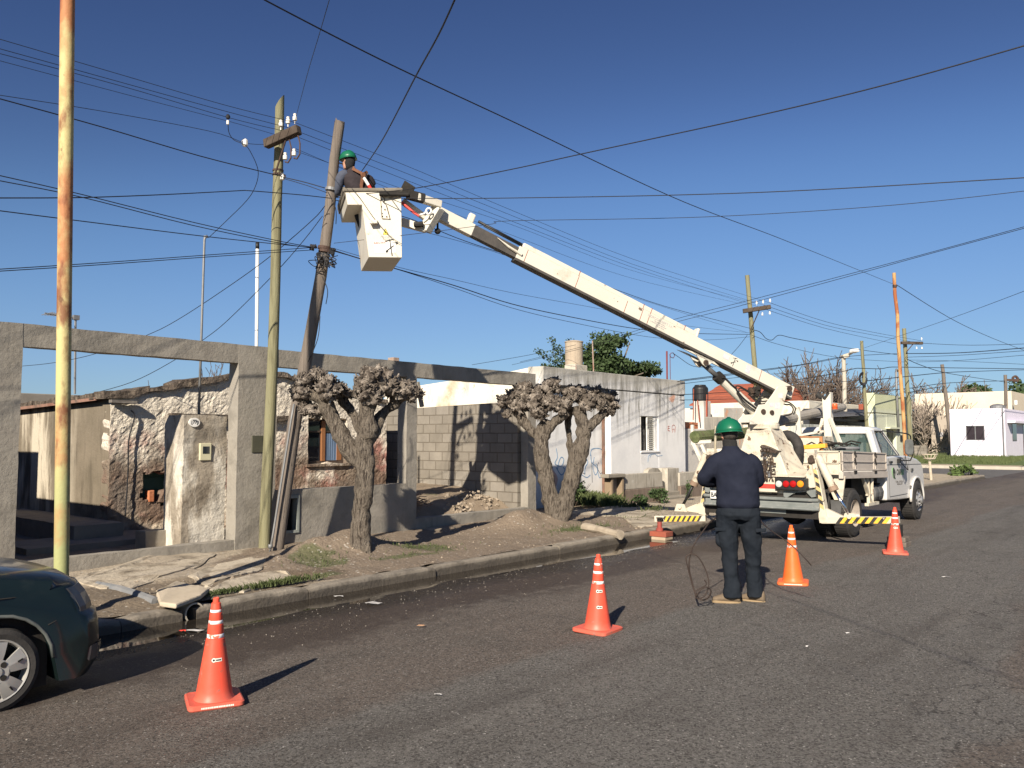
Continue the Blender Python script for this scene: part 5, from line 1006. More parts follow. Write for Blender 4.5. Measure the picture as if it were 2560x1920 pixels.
piv = at_z(1958, 973, 13.84); tip_dir_pt = at_z(1075, 522, 11.75)
ax = (tip_dir_pt - piv).normalized(); bh = Vector((ax.x, ax.y, 0)).normalized(); bsd = ax.cross(Vector((0,0,1))).normalized(); bn = bsd.cross(ax)
if (CP-piv).dot(bsd) < 0: bsd = -bsd
if bn.z < 0: bn = -bn
# turret cheeks: outline measured, given real thickness, one each side of the boom
outl = [(1876,1048),(1876,1061),(1945,1061),(1951,1040),(1963,999),(1972,968),(1955,963),(1945,966),(1932,986),(1914,1010),(1898,1012),(1884,1040)]
def on_plane(u, v, p, n): r = ray(u, v); return CP + r*((p-CP).dot(n)/r.dot(n))
tsd = Vector((bh.y, -bh.x, 0)); tsd = tsd if (CP-piv).dot(tsd) > 0 else -tsd
m_ = MB()
for k in (.15, -.15):
    q = [on_plane(u, v, piv+tsd*.15, tsd) + tsd*(k-.15) for u, v in outl]; m_.prism(q, -tsd*.025)
q = [on_plane(u, v, piv+tsd*.15, tsd) for u, v in ((1879,1056),(1943,1056),(1950,1030),(1886,1036))]; m_.prism([p - tsd*.026 for p in q], -tsd*.26)
tur = m_.build('turret', BOOMW, T, bevel=.006, recalc=True)
m_ = MB(); m_.tube([piv+tsd*.17, piv-tsd*.17], .05, 14); pc2 = on_plane(1893, 1030, piv, tsd); m_.tube([pc2+tsd*.165, pc2-tsd*.165], .045, 12); pc3 = on_plane(1914,1032,piv,tsd); m_.tube([pc3+tsd*.17, pc3+tsd*.12], .04, 10); m_.build('pivot_pin', GREASE, tur)
LAB = mat('worn_label', [(.45,.45,.5),(.62,.6,.6)], 14, .6, 0)
m_ = MB()
for (u, v, a, b) in ((1929,1012,5.5,5),(1944,1014,7,8),(1951,989,6,6)):
    q = [on_plane(u+du, v+dv, piv+tsd*.1515, tsd) for du, dv in ((-a,-b),(a,-b),(a,b),(-a,b))]; m_.prism(q, tsd*.001)
m_.build_each('turret_label', LAB, tur, recalc=True)
# boom sections
def bpt(u, off=0.0):
    # point of the boom axis that sits at picture column u
    k = (u-1280)/FPX; n = cr - cf*k; t = (CP-piv).dot(n)/ax.dot(n); return piv + ax*t
BWd, BHt = .155, .195
pA, pB = bpt(1975), bpt(1290); pB2, pC = bpt(1300), bpt(1078)
def ubeam(name, p, q, wd, ht, m, parent, bev=.006, lift=0):
    m_ = MB(); m_.beam(p+bn*lift, q+bn*lift, wd, ht, up=bn); return m_.build(name, m, parent, bevel=bev)
boom = ubeam('boom', pA, pB, BWd, BHt, BOOMW, T)
m_ = MB(); m_.beam(pA-bn*(BHt/2+.018), pB-bn*(BHt/2+.018), BWd+.02, .035, up=bn); m_.build('boom_underside_shade', BOOMD, boom)  # dark underside of the boom: its shade put into the colour
m_ = MB(); a = bpt(1732)+bn*(BHt/2+.045); b = bpt(1297)+bn*(BHt/2+.045); m_.beam(a, b, BWd*.7, .085, up=bn); m_.obox(a+bn*.03, (.05,.12,.16), Matrix((ax,bsd,bn)).transposed()); m_.build('boom_rail', BOOMW, boom, bevel=.02)
m_ = MB()
for u in (1310, 1437, 1558, 1597, 1615, 1893): p = bpt(u); m_.obox(p+bsd*(BWd/2+.001), (.008,.003,BHt), Matrix((ax,bsd,bn)).transposed())
for u in (1437, 1597, 1617, 1700): p = bpt(u)+bn*(BHt/2+.045); m_.obox(p, (.008,BWd*.7+.006,.088), Matrix((ax,bsd,bn)).transposed())
m_.build_each('weld_seam', RUST, boom)
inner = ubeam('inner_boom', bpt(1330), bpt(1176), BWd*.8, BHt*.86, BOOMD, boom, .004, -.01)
m_ = MB(); a = bpt(1300); b = bpt(1236); m_.tube([a+bsd*.082+bn*-.02, (a+b)/2+bsd*.082+bn*0, b+bsd*.082+bn*.045], [.025,.02,.004], 6); m_.build('paint_scrape', BOOMW, inner)
head = ubeam('boom_head', bpt(1181), bpt(1080), BWd*.84, BHt*.92, BOOMW, boom, .006, -.01)
m_ = MB(); a = bpt(1168)+bn*.14; m_.obox(a+bn*.015, (.10,.08,.14), Matrix((ax,bsd,bn)).transposed()); m_.build('lug', BOOMW, head, bevel=.02)
m_ = MB(); m_.tube([bpt(1186)+bn*.165, bpt(1296)+bn*.155], .022, 8); m_.tube([bpt(1200)+bn*.13+bsd*.03, bpt(1296)+bn*.12+bsd*.03], .012, 6); m_.build_each('hose_rod', BLACK, boom, smooth=True, gap=.003)
# clamp strap and lettering on the boom
m_ = MB(); p = bpt(1901); m_.beam(p+bn*(BHt/2+.012), p-bn*(BHt/2+.06), .03, BWd+.03, up=ax); m_.build('strap', YTAN, boom)
def decal(name, u0, u1, t0, t1, m): 
    m_ = MB(); p, q = bpt(u0), bpt(u1); o_ = bsd*(BWd/2+.0015); m_.prism([p+o_+bn*BHt*t0, q+o_+bn*BHt*t0, q+o_+bn*BHt*t1, p+o_+bn*BHt*t1], bsd*.0008); return m_.build(name, m, boom, recalc=True)
PALE = mat('faded_ink', [(.36,.35,.35),(.5,.48,.46)], 20, .6, 0)
tb = -ax
def btext(s, size, u, k, m, al='CENTER', sx=1): return text('boom_lettering', s, size, bpt(u)+bsd*(BWd/2+.002)+bn*BHt*k, tb, bn, m, boom, .0006, al, sx)
btext('HIDROGRUBERT S.A.', .052, 1642, .26, PALE); btext('Gruas hidraulicas', .03, 1642, .06, PALE); btext('y elevadores de personas', .03, 1640, -.09, PALE); btext('Buenos Aires', .03, 1645, -.24, PALE)
decal('boom_label', 1868, 1857, -.32, .36, LAB); decal('boom_label', 1815, 1800, -.1, .3, LAB)
def pylon_mark(parent, O, xd, yd, s):
    m_ = MB(); P_ = lambda x, y: O + xd*(x*s) + yd*(y*s); z_ = xd.cross(yd)*.001
    def ln(a, b, w_): m_.beam(P_(*a), P_(*b), w_*s, .001, up=z_.normalized())
    ln((.05,.5),(.0,-.5),.06); ln((-.25,.38),(.3,.52),.05); ln((-.3,-.22),(.22,.12),.07); ln((-.32,-.27),(-.18,-.17),.13); ln((.12,.28),(.42,.3),.04)
    q = [P_(.42+.11*math.cos(t)*(1 if i % 2 else .5), .28+.11*math.sin(t)*(1 if i % 2 else .5)) for i, t in enumerate([2*PI*j/10 for j in range(10)])]; m_.prism(q, z_); return m_.build('warning_pictogram', INK, parent, recalc=True)
pylon_mark(boom, bpt(1827)+bsd*(BWd/2+.002), tb, (bn+tb*-.0), .15)
# lift cylinder with bracket
la = on_plane(1893, 1035, piv, tsd); lb = on_plane(1804, 950, piv, tsd); lc = on_plane(1755, 908, piv, tsd)
m_ = MB(); m_.tube([la, lb], .075, 16); m_.tube([la+tsd*.1, la-tsd*.1], .06, 10); lcy = m_.build('lift_cylinder', BOOMW, T, smooth=False, bevel=.008)
m_ = MB(); m_.tube([la+Vector((.02,0,-.07)), lb+Vector((.02,0,-.07))], .03, 8); m_.build('cylinder_dark_strip', GREASE, lcy)  # dark strip along the underside of the cylinder
m_ = MB(); m_.tube([lb, lb+(lc-lb).normalized()*.12], .09, 16); m_.build('gland', CHASS, lcy); m_ = MB(); m_.tube([lb, lc], .04, 12); m_.build('rod', DGREY, lcy, smooth=True)
m_ = MB(); q = [on_plane(u, v, piv, tsd) for u, v in ((1700,873),(1722,880),(1733,889),(1748,912),(1756,918),(1771,908),(1776,905),(1790,918))]
for k in (.075, -.1): m_.prism([p+tsd*k for p in q], tsd*.022)
m_.build_each('cylinder_bracket', BOOMW, boom, recalc=True); m_ = MB(); m_.tube([lc+tsd*.12, lc-tsd*.12], .045, 10); m_.build('bracket_pin', GREASE, boom)
# hoses and valve clutter
m_ = MB()
def hose(pts, r, off=0.10):
    q = [on_plane(u, v, piv+tsd*off, tsd) for u, v in pts]; m_.tube([Vector(p) for p in crom([tuple(x) for x in q], 6)], r, 6)
for pts in (((1842,975),(1840,966),(1850,966),(1868,976),(1895,990),(1930,990)), ((1846,975),(1852,970),(1870,980),(1900,996),(1935,984)), ((1840,972),(1850,985),(1862,998),(1880,1012),(1896,1024)), ((1842,980),(1856,1000),(1876,1018),(1892,1028)), ((1805,945),(1814,946),(1828,960),(1840,970)), ((1870,985),(1900,1003),(1930,1000)), ((1880,995),(1905,1010),(1940,995))): hose(pts, .011)
hose(((1925,990),(1960,1010),(1975,1012),(1983,1022),(1978,1035),(1960,1040)), .012, -.1); hose(((1955,1005),(1972,1006),(1988,1020),(1984,1036)), .012, -.12)
m_.build('hydraulic_hose', CHASS, T, smooth=True)
m_ = MB(); rnd = random.Random(5)
for i in range(26):
    u = rnd.uniform(1872, 1900); v = rnd.uniform(968, 990); p = on_plane(u, v, piv+tsd*rnd.uniform(-.1,.1), tsd); m_.obox(p, (rnd.uniform(.03,.08),)*3, Matrix.Rotation(rnd.random()*3, 3, (1,1,0)), rnd.randint(0, 1))
m_.build('valve_block', [CHASS, GREASE], T, bevel=.004)
m_ = MB()
for i in range(34):
    u = rnd.uniform(1904, 1936); v = rnd.uniform(1140, 1198); p = at_x(u, v, 12.76+rnd.uniform(-.02,.05)); m_.obox(p, (.04, rnd.uniform(.015,.06), rnd.uniform(.015,.06)), None, rnd.choice((0,0,1,2)))
for i in range(9):
    u = rnd.uniform(1908, 1934); q = [at_x(u+rnd.uniform(-5,5), v, 12.73) for v in (1135, 1150+rnd.uniform(-4,4), 1170, 1185, 1203)]; m_.tube([Vector(p) for p in crom([tuple(x) for x in q], 4)], .007, 5, rnd.choice((1, 1, 0)))
q = [at_x(u, v, 12.72) for u, v in ((1930,1172),(1938,1170),(1941,1180),(1941,1192))]; m_.tube(q, .01, 5, 0); m_.build('control_valves', [TW, GREASE, STEEL], T)
m_ = MB(); q = [at_x(u, v, 12.74) for u, v in ((1903,1112),(1920,1118),(1941,1128),(1940,1133),(1918,1130),(1903,1128))]; m_.prism(q, (.2,0,0)); [m_.ball(at_x(1912+rnd.uniform(-9,9), 1122+rnd.uniform(-5,5), 12.72), .025, 6, 4) for i in range(12)]; m_.build('greasy_flange', GREASE, T, recalc=True)

# ---- boom rest (gantry) and things carried on the bed
xg = 15.7; m_ = MB(); q = [at_x(u, v, xg) for u, v in ((2055,994),(2060,998),(2066,994),(2073,980),(2076,981),(2077,1035),(2080,1112),(2062,1112),(2057,1035),(2055,1000))]
m_.prism(q, (.13,0,0)); gt = m_.build('boom_rest', BOOMW, T, recalc=True, bevel=.006)
m_ = MB(); m_.beam(at_x(2075,1046,xg), at_x(2103,1113,xg-.1)+Vector((.0,0,0)), .05, .06); m_.beam(at_x(2057,1046,xg+.05), at_x(2048,1085,xg+.05), .05, .05); m_.build_each('brace', BOOMW, gt); m_ = MB(); m_.tube([at_x(2043,985,xg+.1), at_x(2052,994,xg+.1), at_x(2062,996,xg), at_x(2073,981,xg)], [.05,.035,.03,.02], 8); m_.build('rubber_cradle', RUBBER, gt)
m_ = MB(); m_.lathe([(.05,0),(.05,.08),(.035,.1),(0,.1)], at_x(2079,1022,xg)+Vector((0,-.06,0)), (0,0,1), 12); m_.lathe([(.055,-.01),(.055,0)], at_x(2079,1022,xg)+Vector((0,-.06,0)), (0,0,1), 12); m_.build('beacon', mat('orange_lens', [(.7,.13,.04),(.6,.1,.03)], 4, .3, 0), T, smooth=True)
m_ = MB(); xk = 15.0
m_.beam(at_x(1995,1018,xk), at_x(1999,1090,xk), .07, .05, up=(1,0,0)); m_.beam(at_x(1964,1063,xk), at_x(1993,1060,xk), .05, .05); m_.beam(at_x(2003,1088,xk), at_x(2060,1078,xk), .05, .04); m_.beam(at_x(2046,1083,xk), at_x(2057,1060,xk), .05, .04); m_.build('rack', BOOMW, T, bevel=.004)
m_ = MB(); a = at_x(1994,1091,xk); b = at_x(2056,1118,xk); m_.box((xk, b.y, b.z-.1), (xk+.5, a.y, a.z)); m_.build('tool_box', TW, T, bevel=.006); m_ = MB(); m_.box((xk-.01, b.y-.004, b.z-.1), (xk+.02, b.y+.05, a.z)); m_.box((xk-.012,b.y,a.z-.02),(xk-.002,a.y,a.z)); m_.build('rusty_edge', mat('orange_rust', [(.5,.25,.1),(.4,.16,.07)], 5, .8, .2), T)
def lying(name, label, cat, a, b, r0, r1, m, n=12, jit=.01, bend=0):
    m_ = MB(); k = 8; m_.tube([a+(b-a)*i/k + Vector((0,0,bend*math.sin(PI*i/k))) for i in range(k+1)], [r0+(r1-r0)*i/k for i in range(k+1)], n); return tag(m_.build(name, m, jitter=(jit, 6)), label, cat)
YBAR = mat('amber_plastic', [(.75,.36,.04),(.8,.42,.06)], 4, .5, .05)
a, b = at_x(1996,1119,14.1), at_x(2066,1114,14.1); m_ = MB(); m_.beam(a, b, .12, .075); m_.build('amber_beam', YBAR, T, bevel=.01)
WOODG = mat('weathered_pole', [(.19,.175,.155),(.3,.28,.25),(.13,.12,.11)], 3, .9, .6, 14, stretch=(.6,.6,.6), layers=[])
lying('spare_pole', 'long grey wooden pole lying in the boom rest over the truck bed', 'pole', at_y(1948, 1052, 5.85), at_y(2108, 1018, 5.85), .10, .075, WOODG)
MOSS = mat('mossy_bark', [(.06,.08,.03),(.12,.14,.06),(.09,.065,.045)], 4, .95, .7, 14)
lg = lying('wooden_log', 'thick mossy log resting on the rack at the left rear of the truck', 'log', at_x(1737,1092,13.0), at_x(1737,1092,13.0)+Vector((3.2,-.05,.12)), .105, .10, MOSS, jit=.02)
xk2 = 13.05; m_ = MB(); m_.beam(at_x(1731,1062,xk2), at_x(1732,1112,xk2), .05, .05, up=(1,0,0)); m_.beam(at_x(1733,1106,xk2), at_x(1778,1103,xk2), .05, .06); m_.beam(at_x(1735,1110,xk2), at_x(1760,1165,xk2), .07, .06); m_.beam(at_x(1754,1112,xk2), at_x(1776,1160,xk2), .05, .05); m_.box((13.0, YC+.42, 1.0), (13.5, YO-.02, 1.42)); m_.build('log_rack', BOOMW, T, bevel=.006)
m_ = MB(); a = at_x(1789,1065,12.98); m_.tube([a, at_x(1788,1120,12.96), at_x(1783,1150,12.96)], .02, 6); tag(m_.build('webbing_strap', mat('canvas', [(.32,.28,.2),(.4,.36,.27)], 6, .9, .2)), 'tan webbing strap hanging over the mossy log', 'strap')
m_ = MB(); c = at_x(1968,1125,13.75); R_ = .33
RR = []
for i in range(29):
    t = 2*PI*i/28; e = Vector((.35*math.cos(t), math.cos(t)*.94, math.sin(t))); RR.append([c + e*(.25+.085*math.cos(p_)) + Vector((.94,-.35,0))*(.085*math.sin(p_)) for p_ in [2*PI*j/10 for j in range(10)]])
m_.rings(RR, cap=False); m_.build('spare_tyre', RUBBER, T, smooth=True)
m_ = MB()
for i in range(16):
    p = at_x(rnd.uniform(2025,2125), rnd.uniform(1110,1124), 14.6+rnd.random()); q = p+Vector((rnd.uniform(-.2,.2), rnd.uniform(-.45,.45), rnd.uniform(-.02,.05))); m_.tube([p, (p+q)/2+Vector((0,0,.05)), q], .014, 6)
m_.lathe([(.2,0),(.22,.03),(.2,.06)], at_x(2118,1121,15.2)-Vector((0,0,.03)), (0,0,1), 20, 1); tag(m_.build('cable_bundle', [CHASS, GALV]), 'tangle of dark cables and a grey drum heaped in the truck bed', 'cables')

# ---- bucket and its linkage
Zf, Zk = 11.3, 12.2
BKT = mat('bucket_fibreglass', [(.56,.52,.43),(.62,.58,.49)], 1.6, .5, .1, 12, layers=[dict(c=(.5,.42,.3), n=4, lo=.6, hi=.75, amt=.5), dict(c=(.14,.1,.07), n=8, lo=.68, hi=.7, dt=9, amt=.8)])
A,B,C_,D,E_,G = [at_z(u, v, Zf) for u, v in ((862,478),(1003,477),(1005,644),(922,643),(905,512),(869,512))]
off = at_z(903,678,Zk) - D; offC = at_z(987,678,Zk) - C_
def bk(p): return p + off
m_ = MB(); th_ = .02
fr_ = [A, B, C_, D, E_, G]; bkk = [p+off for p in fr_]
kk = len(m_.v); m_.add(fr_ + bkk, [(5,4,3,2,1,0),(6,7,8,9,10,11),(1,2,8,7),(2,3,9,8),(3,4,10,9),(4,5,11,10),(5,0,6,11)])
bu = m_.build('bucket', BKT, T, recalc=True)
s_ = bu.modifiers.new('t', 'SOLIDIFY'); s_.thickness = .025; s_.offset = -1; b_ = bu.modifiers.new('b', 'BEVEL'); b_.width = .012; b_.segments = 2; b_.limit_method = 'ANGLE'
m_ = MB(); up_ = (A-G).normalized(); q = [A+up_*.015, B+up_*.015, B+off+up_*.015, A+off+up_*.015]; m_.tube(q+[q[0], q[0]+(q[1]-q[0])*.02], (.028) , 8)
g1, g2 = G+off, A+off; m_.beam(A+(G-A)*.0, A+off, .03, .12, up=up_); m_.build('bucket_rim', mat('dirty_rim', [(.12,.105,.085),(.2,.18,.145)], 6, .8, .3), bu)
xd = (B-A).normalized(); yd_ = (A-G).normalized(); nf = xd.cross(yd_); nf = nf if (CP-A).dot(nf) > 0 else -nf
def fp_(u, v, d=.002): return on_plane(u, v, A+nf*(.001+d), nf)
def P5(x, y): return (800+x/4.74, 350+y/4.74)
m_ = MB(); q = [fp_(*P5(x,y)) for x, y in ((715,640),(755,640),(765,700),(750,740),(785,770),(830,935),(735,930))]; m_.prism(q, nf*.012); br_ = m_.build('side_bracket', BKT, bu, recalc=True)
m_ = MB()
for x, y in ((728,705),(728,790),(735,870),(740,905),(770,825),(792,910)): m_.lathe([(.010,0),(.010,.008),(0,.008)], fp_(*P5(x,y), .013), nf, 8)
m_.build_each('bolt', CHASS, br_, gap=.001)
m_ = MB(); q = [fp_(*P5(x,y), .014) for x, y in ((715,640),(765,700),(750,740),(785,770),(830,935),(735,930),(715,640))]; m_.tube(q, .005, 4); m_.build('bracket_edge', GREASE, br_)
m_ = MB(); q = [fp_(*P5(x,y)) for x, y in ((598,985),(690,960),(715,1005),(718,1050),(640,1048),(598,1010))]; m_.prism([fp_(*P5(600,965)), fp_(*P5(690,960)), fp_(*P5(690,1000)), fp_(*P5(600,1005))], nf*.09); m_.build('foot_step', BKT, bu, recalc=True, bevel=.006)
m_ = MB(); q = [fp_(*P5(x,y)) for x, y in ((773,1050),(815,1122),(748,1120))]; m_.prism(q, nf*.001); tri = m_.build('hazard_triangle', mat('warning_yellow', [(.8,.65,.05),(.85,.7,.1)], 4, .5, 0), bu, recalc=True)
m_ = MB(); q2 = [fp_(*P5(x,y), .0035) for x, y in ((782,1072),(766,1098),(777,1100),(772,1118),(790,1090),(779,1089))]; m_.prism(q2, nf*.0006); q3 = [p+nf*.001 for p in q]; m_.tube(q3+[q3[0]], .0035, 4); m_.build('bolt_symbol', INK, tri, recalc=True)
DEC = mat('decal_white', [(.72,.72,.68),(.78,.78,.74)], 4, .5, 0)
m_ = MB(); q = [fp_(*P5(x,y)) for x, y in ((642,1210),(895,1205),(898,1335),(648,1338))]; m_.prism(q, nf*.0008); dl = m_.build('safety_decal', DEC, bu, recalc=True)
m_ = MB(); q = [fp_(*P5(x,y), .0035) for x, y in ((642,1212),(780,1206),(780,1228),(643,1232))]; m_.prism(q, nf*.0006); m_.build('decal_header', REDP, dl, recalc=True)
text('decal_text', 'ATENCION', .036, fp_(*P5(722,1219), .0048), xd, yd_, DEC, dl, .0003, 'CENTER', .9); pylon_mark(dl, fp_(*P5(835,1275), .004), xd, yd_, .23)
m_ = MB()
for i, (x0_, x1_) in enumerate(((655,770),(655,760),(655,772),(655,745))): m_.beam(fp_(*P5(x0_, 1252+i*22), .004), fp_(*P5(x1_, 1252+i*22), .004), .004, .001, up=nf)
m_.build('decal_lines', PALE, dl); text('danger_text', 'PELIGRO', .042, fp_(*P5(783,1148), .002), xd, yd_, PALE, bu, .0006)
m_ = MB(); q = [fp_(*P5(x,y)) for x, y in ((748,1160),(820,1160),(820,1180),(750,1182))]; m_.tube(q+[q[0]], .0018, 4); m_.build('danger_frame', PALE, bu)
# linkage from bucket to boom head: drawn at depths between the two
ph_ = bpt(1082)
def lk(u, v, d): return at_z(u, v, d)
m_ = MB(); m_.beam(lk(950,484,11.25), lk(1020,486,11.35), .07, .06); m_.beam(lk(1018,486,11.35), lk(1060,497,11.45), .10, .12); m_.tube([lk(948,485,11.22), lk(1022,487,11.3)], .028, 8); m_.obox(lk(1018,474,11.4), (.02,.18,.18), Matrix.Rotation(.7, 3, 'X')@Matrix.Rotation(.5,3,'Z')); m_.build('tilt_linkage', CHASS, T, bevel=.006)
m_ = MB(); m_.beam(lk(1042,493,11.4), lk(1101,512,11.6), .10, .10); m_.beam(lk(1096,520,11.6), lk(1062,577,11.6), .16, .12, up=(1,0,0)); m_.beam(lk(1003,555,11.6), lk(1066,572,11.6), .10, .11); m_.beam(lk(1006,503,11.5), lk(1068,548,11.65), .08, .08); m_.build('boom_yoke', BOOMW, T, bevel=.008)
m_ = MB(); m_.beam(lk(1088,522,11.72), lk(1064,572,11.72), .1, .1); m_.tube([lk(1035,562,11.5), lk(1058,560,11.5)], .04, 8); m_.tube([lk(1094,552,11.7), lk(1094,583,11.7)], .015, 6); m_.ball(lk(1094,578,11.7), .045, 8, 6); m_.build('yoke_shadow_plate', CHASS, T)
m_ = MB(); m_.tube([lk(1004,505,11.4), lk(1015,515,11.4), lk(1035,532,11.4), lk(1048,540,11.4)], .018, 6); m_.build('red_hose', REDP, T); m_ = MB(); m_.tube([Vector(p) for p in crom([tuple(lk(u,v,11.45)) for u,v in ((1050,537),(1062,533),(1068,522),(1076,522),(1078,530),(1070,536),(1066,529))], 4)], .014, 6); m_.build('white_hose', WHT, T, smooth=True)
# ================================================================== POLES
WOODN = mat('green_treated_wood', [(.155,.145,.08),(.22,.21,.125),(.185,.18,.11)], 1.6, .9, .6, 10, stretch=(5,5,.3), bstretch=(5,5,.25), bdist=.02, layers=[dict(c=(.09,.08,.045), n=3, st=(5,5,.35), lo=.5, hi=.66, amt=.6), dict(c=(.07,.055,.04), n=7, st=(7,7,.22), lo=.68, hi=.74, amt=.8)])
WOODO = mat('old_grey_wood', [(.10,.082,.068),(.18,.152,.128),(.14,.118,.10)], 1.4, .95, .8, 12, stretch=(6,6,.2), bstretch=(7,7,.2), bdist=.02, layers=[dict(c=(.06,.045,.035), n=5, st=(9,9,.18), lo=.6, hi=.7, amt=.85)])
RUSTP = mat('rusty_painted_pole', [(.30,.33,.14),(.36,.36,.17)], .8, .7, .2, 24, layers=[dict(c=(.5,.43,.2), z=(1.2,2.6), zn=.8, zs=1.2), dict(c=(.40,.165,.07), n=.75, st=(1.2,1.2,.8), lo=.475, hi=.55, dt=9, amt=.95), dict(c=(.17,.05,.025), n=1.4, st=(2.4,2.4,.9), lo=.52, hi=.60, dt=8, amt=.85), dict(c=(.1,.04,.02), n=9, st=(1,1,.6), lo=.66, hi=.7, amt=.7)])
RUSTP2 = mat('rusty_far_pole', [(.42,.23,.09),(.5,.32,.14)], 2, .8, .2, 24, layers=[dict(c=(.3,.1,.04), n=4, st=(1,1,.4), lo=.5, hi=.6)])
PORC = mat('porcelain', [(.72,.69,.62),(.78,.75,.68)], 6, .25, 0)
IRON = mat('dark_iron', [(.05,.03,.025),(.09,.055,.04)], 8, .8, .2)
def wob(a, b, n, amp, seed):
    return [a + (b-a)*(i/n) + Vector((noise.noise(Vector((seed, i*.7, 0))), noise.noise(Vector((seed, i*.7, 5))), 0))*amp for i in range(n+1)]
def insulator(parent, c, s=.6, down=False):
    m_ = MB(); k = -1 if down else 1
    m_.lathe([(.012,-.10),(.012,-.02),(.05,-.02),(.052,.06),(.035,.075),(.03,.09),(.038,.10),(.04,.125),(.02,.14),(0,.142)] if not down else [(.05,-.06),(.052,.02),(.035,.035),(.03,.05),(.038,.06),(.04,.085),(.02,.10),(0,.102)], Vector(c), (0,0,1), 14)
    m_.v = [Vector(c)+(q-Vector(c))*s for q in m_.v]
    return m_.build('insulator', PORC, parent, auto=40)
# near green pole
ZG = 11.8
gb_ = at_z(660, 1386, ZG); gt_ = at_z(700, 254, ZG-.05); gp_ = thing('utility_pole', 'tall greenish wooden utility pole with slanted top and crossarm in front of the cement column', 'pole', (gb_.x, gb_.y, 0))
q = [gb_ - Vector((0,0,.1))] + [at_z(u, v, ZG) for u, v in ((665,1250),(672,1100),(682,900),(688,700),(693,500),(696,380))] + [gt_]
m_ = MB(); n = 16; m_.tube(q, [.082,.082,.080,.077,.074,.070,.066,.062], n)
o = m_.build('pole', WOODN, gp_, jitter=(.016, 1.4), auto=60)
me = o.data; tv = sorted(me.vertices, key=lambda v: -v.co.z)[:n]; left = -cr
for v in tv:
    d = (v.co - tv[0].co); v.co.z += .10*((v.co - sum((t.co for t in tv), Vector())/n).dot(cr))/.062
a, b = at_z(664, 361, ZG-.20), at_z(748, 324, ZG-.42)
cd = (b-a).normalized(); DARKW = mat('dark_crossarm', [(.05,.037,.028),(.09,.07,.055)], 6, .95, .6, 14); m_ = MB(); m_.beam(a, b, .11, .12); ca_ = m_.build('crossarm', DARKW, gp_, bevel=.01, jitter=(.01,5))
for u, v in ((702,331),(720,321),(737,308)):
    t = (u-664)/84; c = a+(b-a)*t + Vector((0,0,.17)); insulator(ca_, c)
for u, v, t in ((719,367,.60),(736,352,.86)):
    c = a+(b-a)*t; c = c + Vector((0,0,-.30 if t < .7 else -.30)); insulator(ca_, c, down=True); m_ = MB(); s_ = c+cd*.0; m_.tube([s_+Vector((0,0,-.07)), s_+Vector((0,0,-.10))+cd*.05, s_+cd*.10+Vector((0,0,-.05)), s_+cd*.10+Vector((0,0,.1)), s_+cd*.06+Vector((0,0,.24))], .011, 6); m_.build('hook', IRON, ca_)
m_ = MB(); m_.beam(a+(b-a)*.62-Vector((0,0,.05)), at_z(688, 434, ZG-.2), .045, .015, up=cr); m_.build('brace', IRON, gp_)
m_ = MB(); c = at_z(695, 437, ZG); 
for dz in (0, .06): m_.lathe([(.068,-.012),(.078,-.012),(.078,.012),(.068,.012)], c+Vector((0,0,dz)), (0,0,1), 16)
m_.obox(at_z(708,441,ZG-.1), (.05,.05,.05)); m_.build('clamp', IRON, gp_)
insulator(gp_, at_z(706,443,ZG-.12), down=True)
# leaning grey pole
lb_ = at_z(690, 1375, 11.55); lt_ = at_z(850, 307, 11.9)
lp_ = thing('utility_pole', 'leaning weathered grey wooden pole with split top beside the greenish pole', 'pole', (lb_.x, lb_.y, 0))
q = [lb_-Vector((0,0,.1))] + [at_z(u, v, d) for u, v, d in ((714,1220,11.6),(735,1060,11.65),(760,930,11.65),(780,820,11.7),(803,690,11.75),(822,540,11.8),(838,400,11.85))] + [lt_]
m_ = MB(); m_.tube(q, [.094,.092,.09,.086,.084,.08,.078,.074,.072], 16); o = m_.build('pole', WOODO, lp_, jitter=(.02, 2.2), auto=60)
for v in sorted(o.data.vertices, key=lambda v: -v.co.z)[:16]: v.co.z += random.uniform(-.05, .04)
def band(u, v, d, r, parent, m, h=.02, n=16):
    m_ = MB(); m_.lathe([(r,-h),(r+.012,-h),(r+.012,h),(r,h)], at_z(u, v, d), (q[-1]-q[1]).normalized(), n); return m_.build('band', m, parent)
band(829, 474, 11.8, .078, lp_, GALV); band(811, 620, 11.75, .083, lp_, IRON); band(813, 628, 11.75, .083, lp_, IRON)
m_ = MB(); rnd = random.Random(8)
for (u, v) in ((783,619),(833,627),(826,634),(798,640)):
    for k in range(6): m_.obox(at_z(u+rnd.uniform(-6,6), v+rnd.uniform(-5,5), 11.6), (.05,.04,.03), Matrix.Rotation(rnd.random()*3,3,(1,0,1)))
for k in range(9):
    c = at_z(800+rnd.uniform(-14,30), 640, 11.58); q2 = [c + Vector((cr.x*rnd.uniform(-.12,.12), cr.y*rnd.uniform(-.12,.12), -.05*j*rnd.uniform(.6,1.2)*(1 if j < 4 else .6))) for j in range(6)]; q2.append(at_z(806+rnd.uniform(-10,14), 632, 11.58)); m_.tube([Vector(p) for p in crom([tuple(x) for x in q2], 4)], .006, 5)
for u0, v0, u1, v1 in ((770,905,800,790),(820,480,840,560),(805,690,815,760),(790,690,812,640)): m_.tube([Vector(p) for p in crom([tuple(at_z(u0,v0,11.5)), tuple(at_z((u0+u1)/2+9,(v0+v1)/2,11.42)), tuple(at_z(u1,v1,11.5))], 5)], .006, 5)
m_.build_each('cable_clutter', CABLE, lp_, gap=.15)
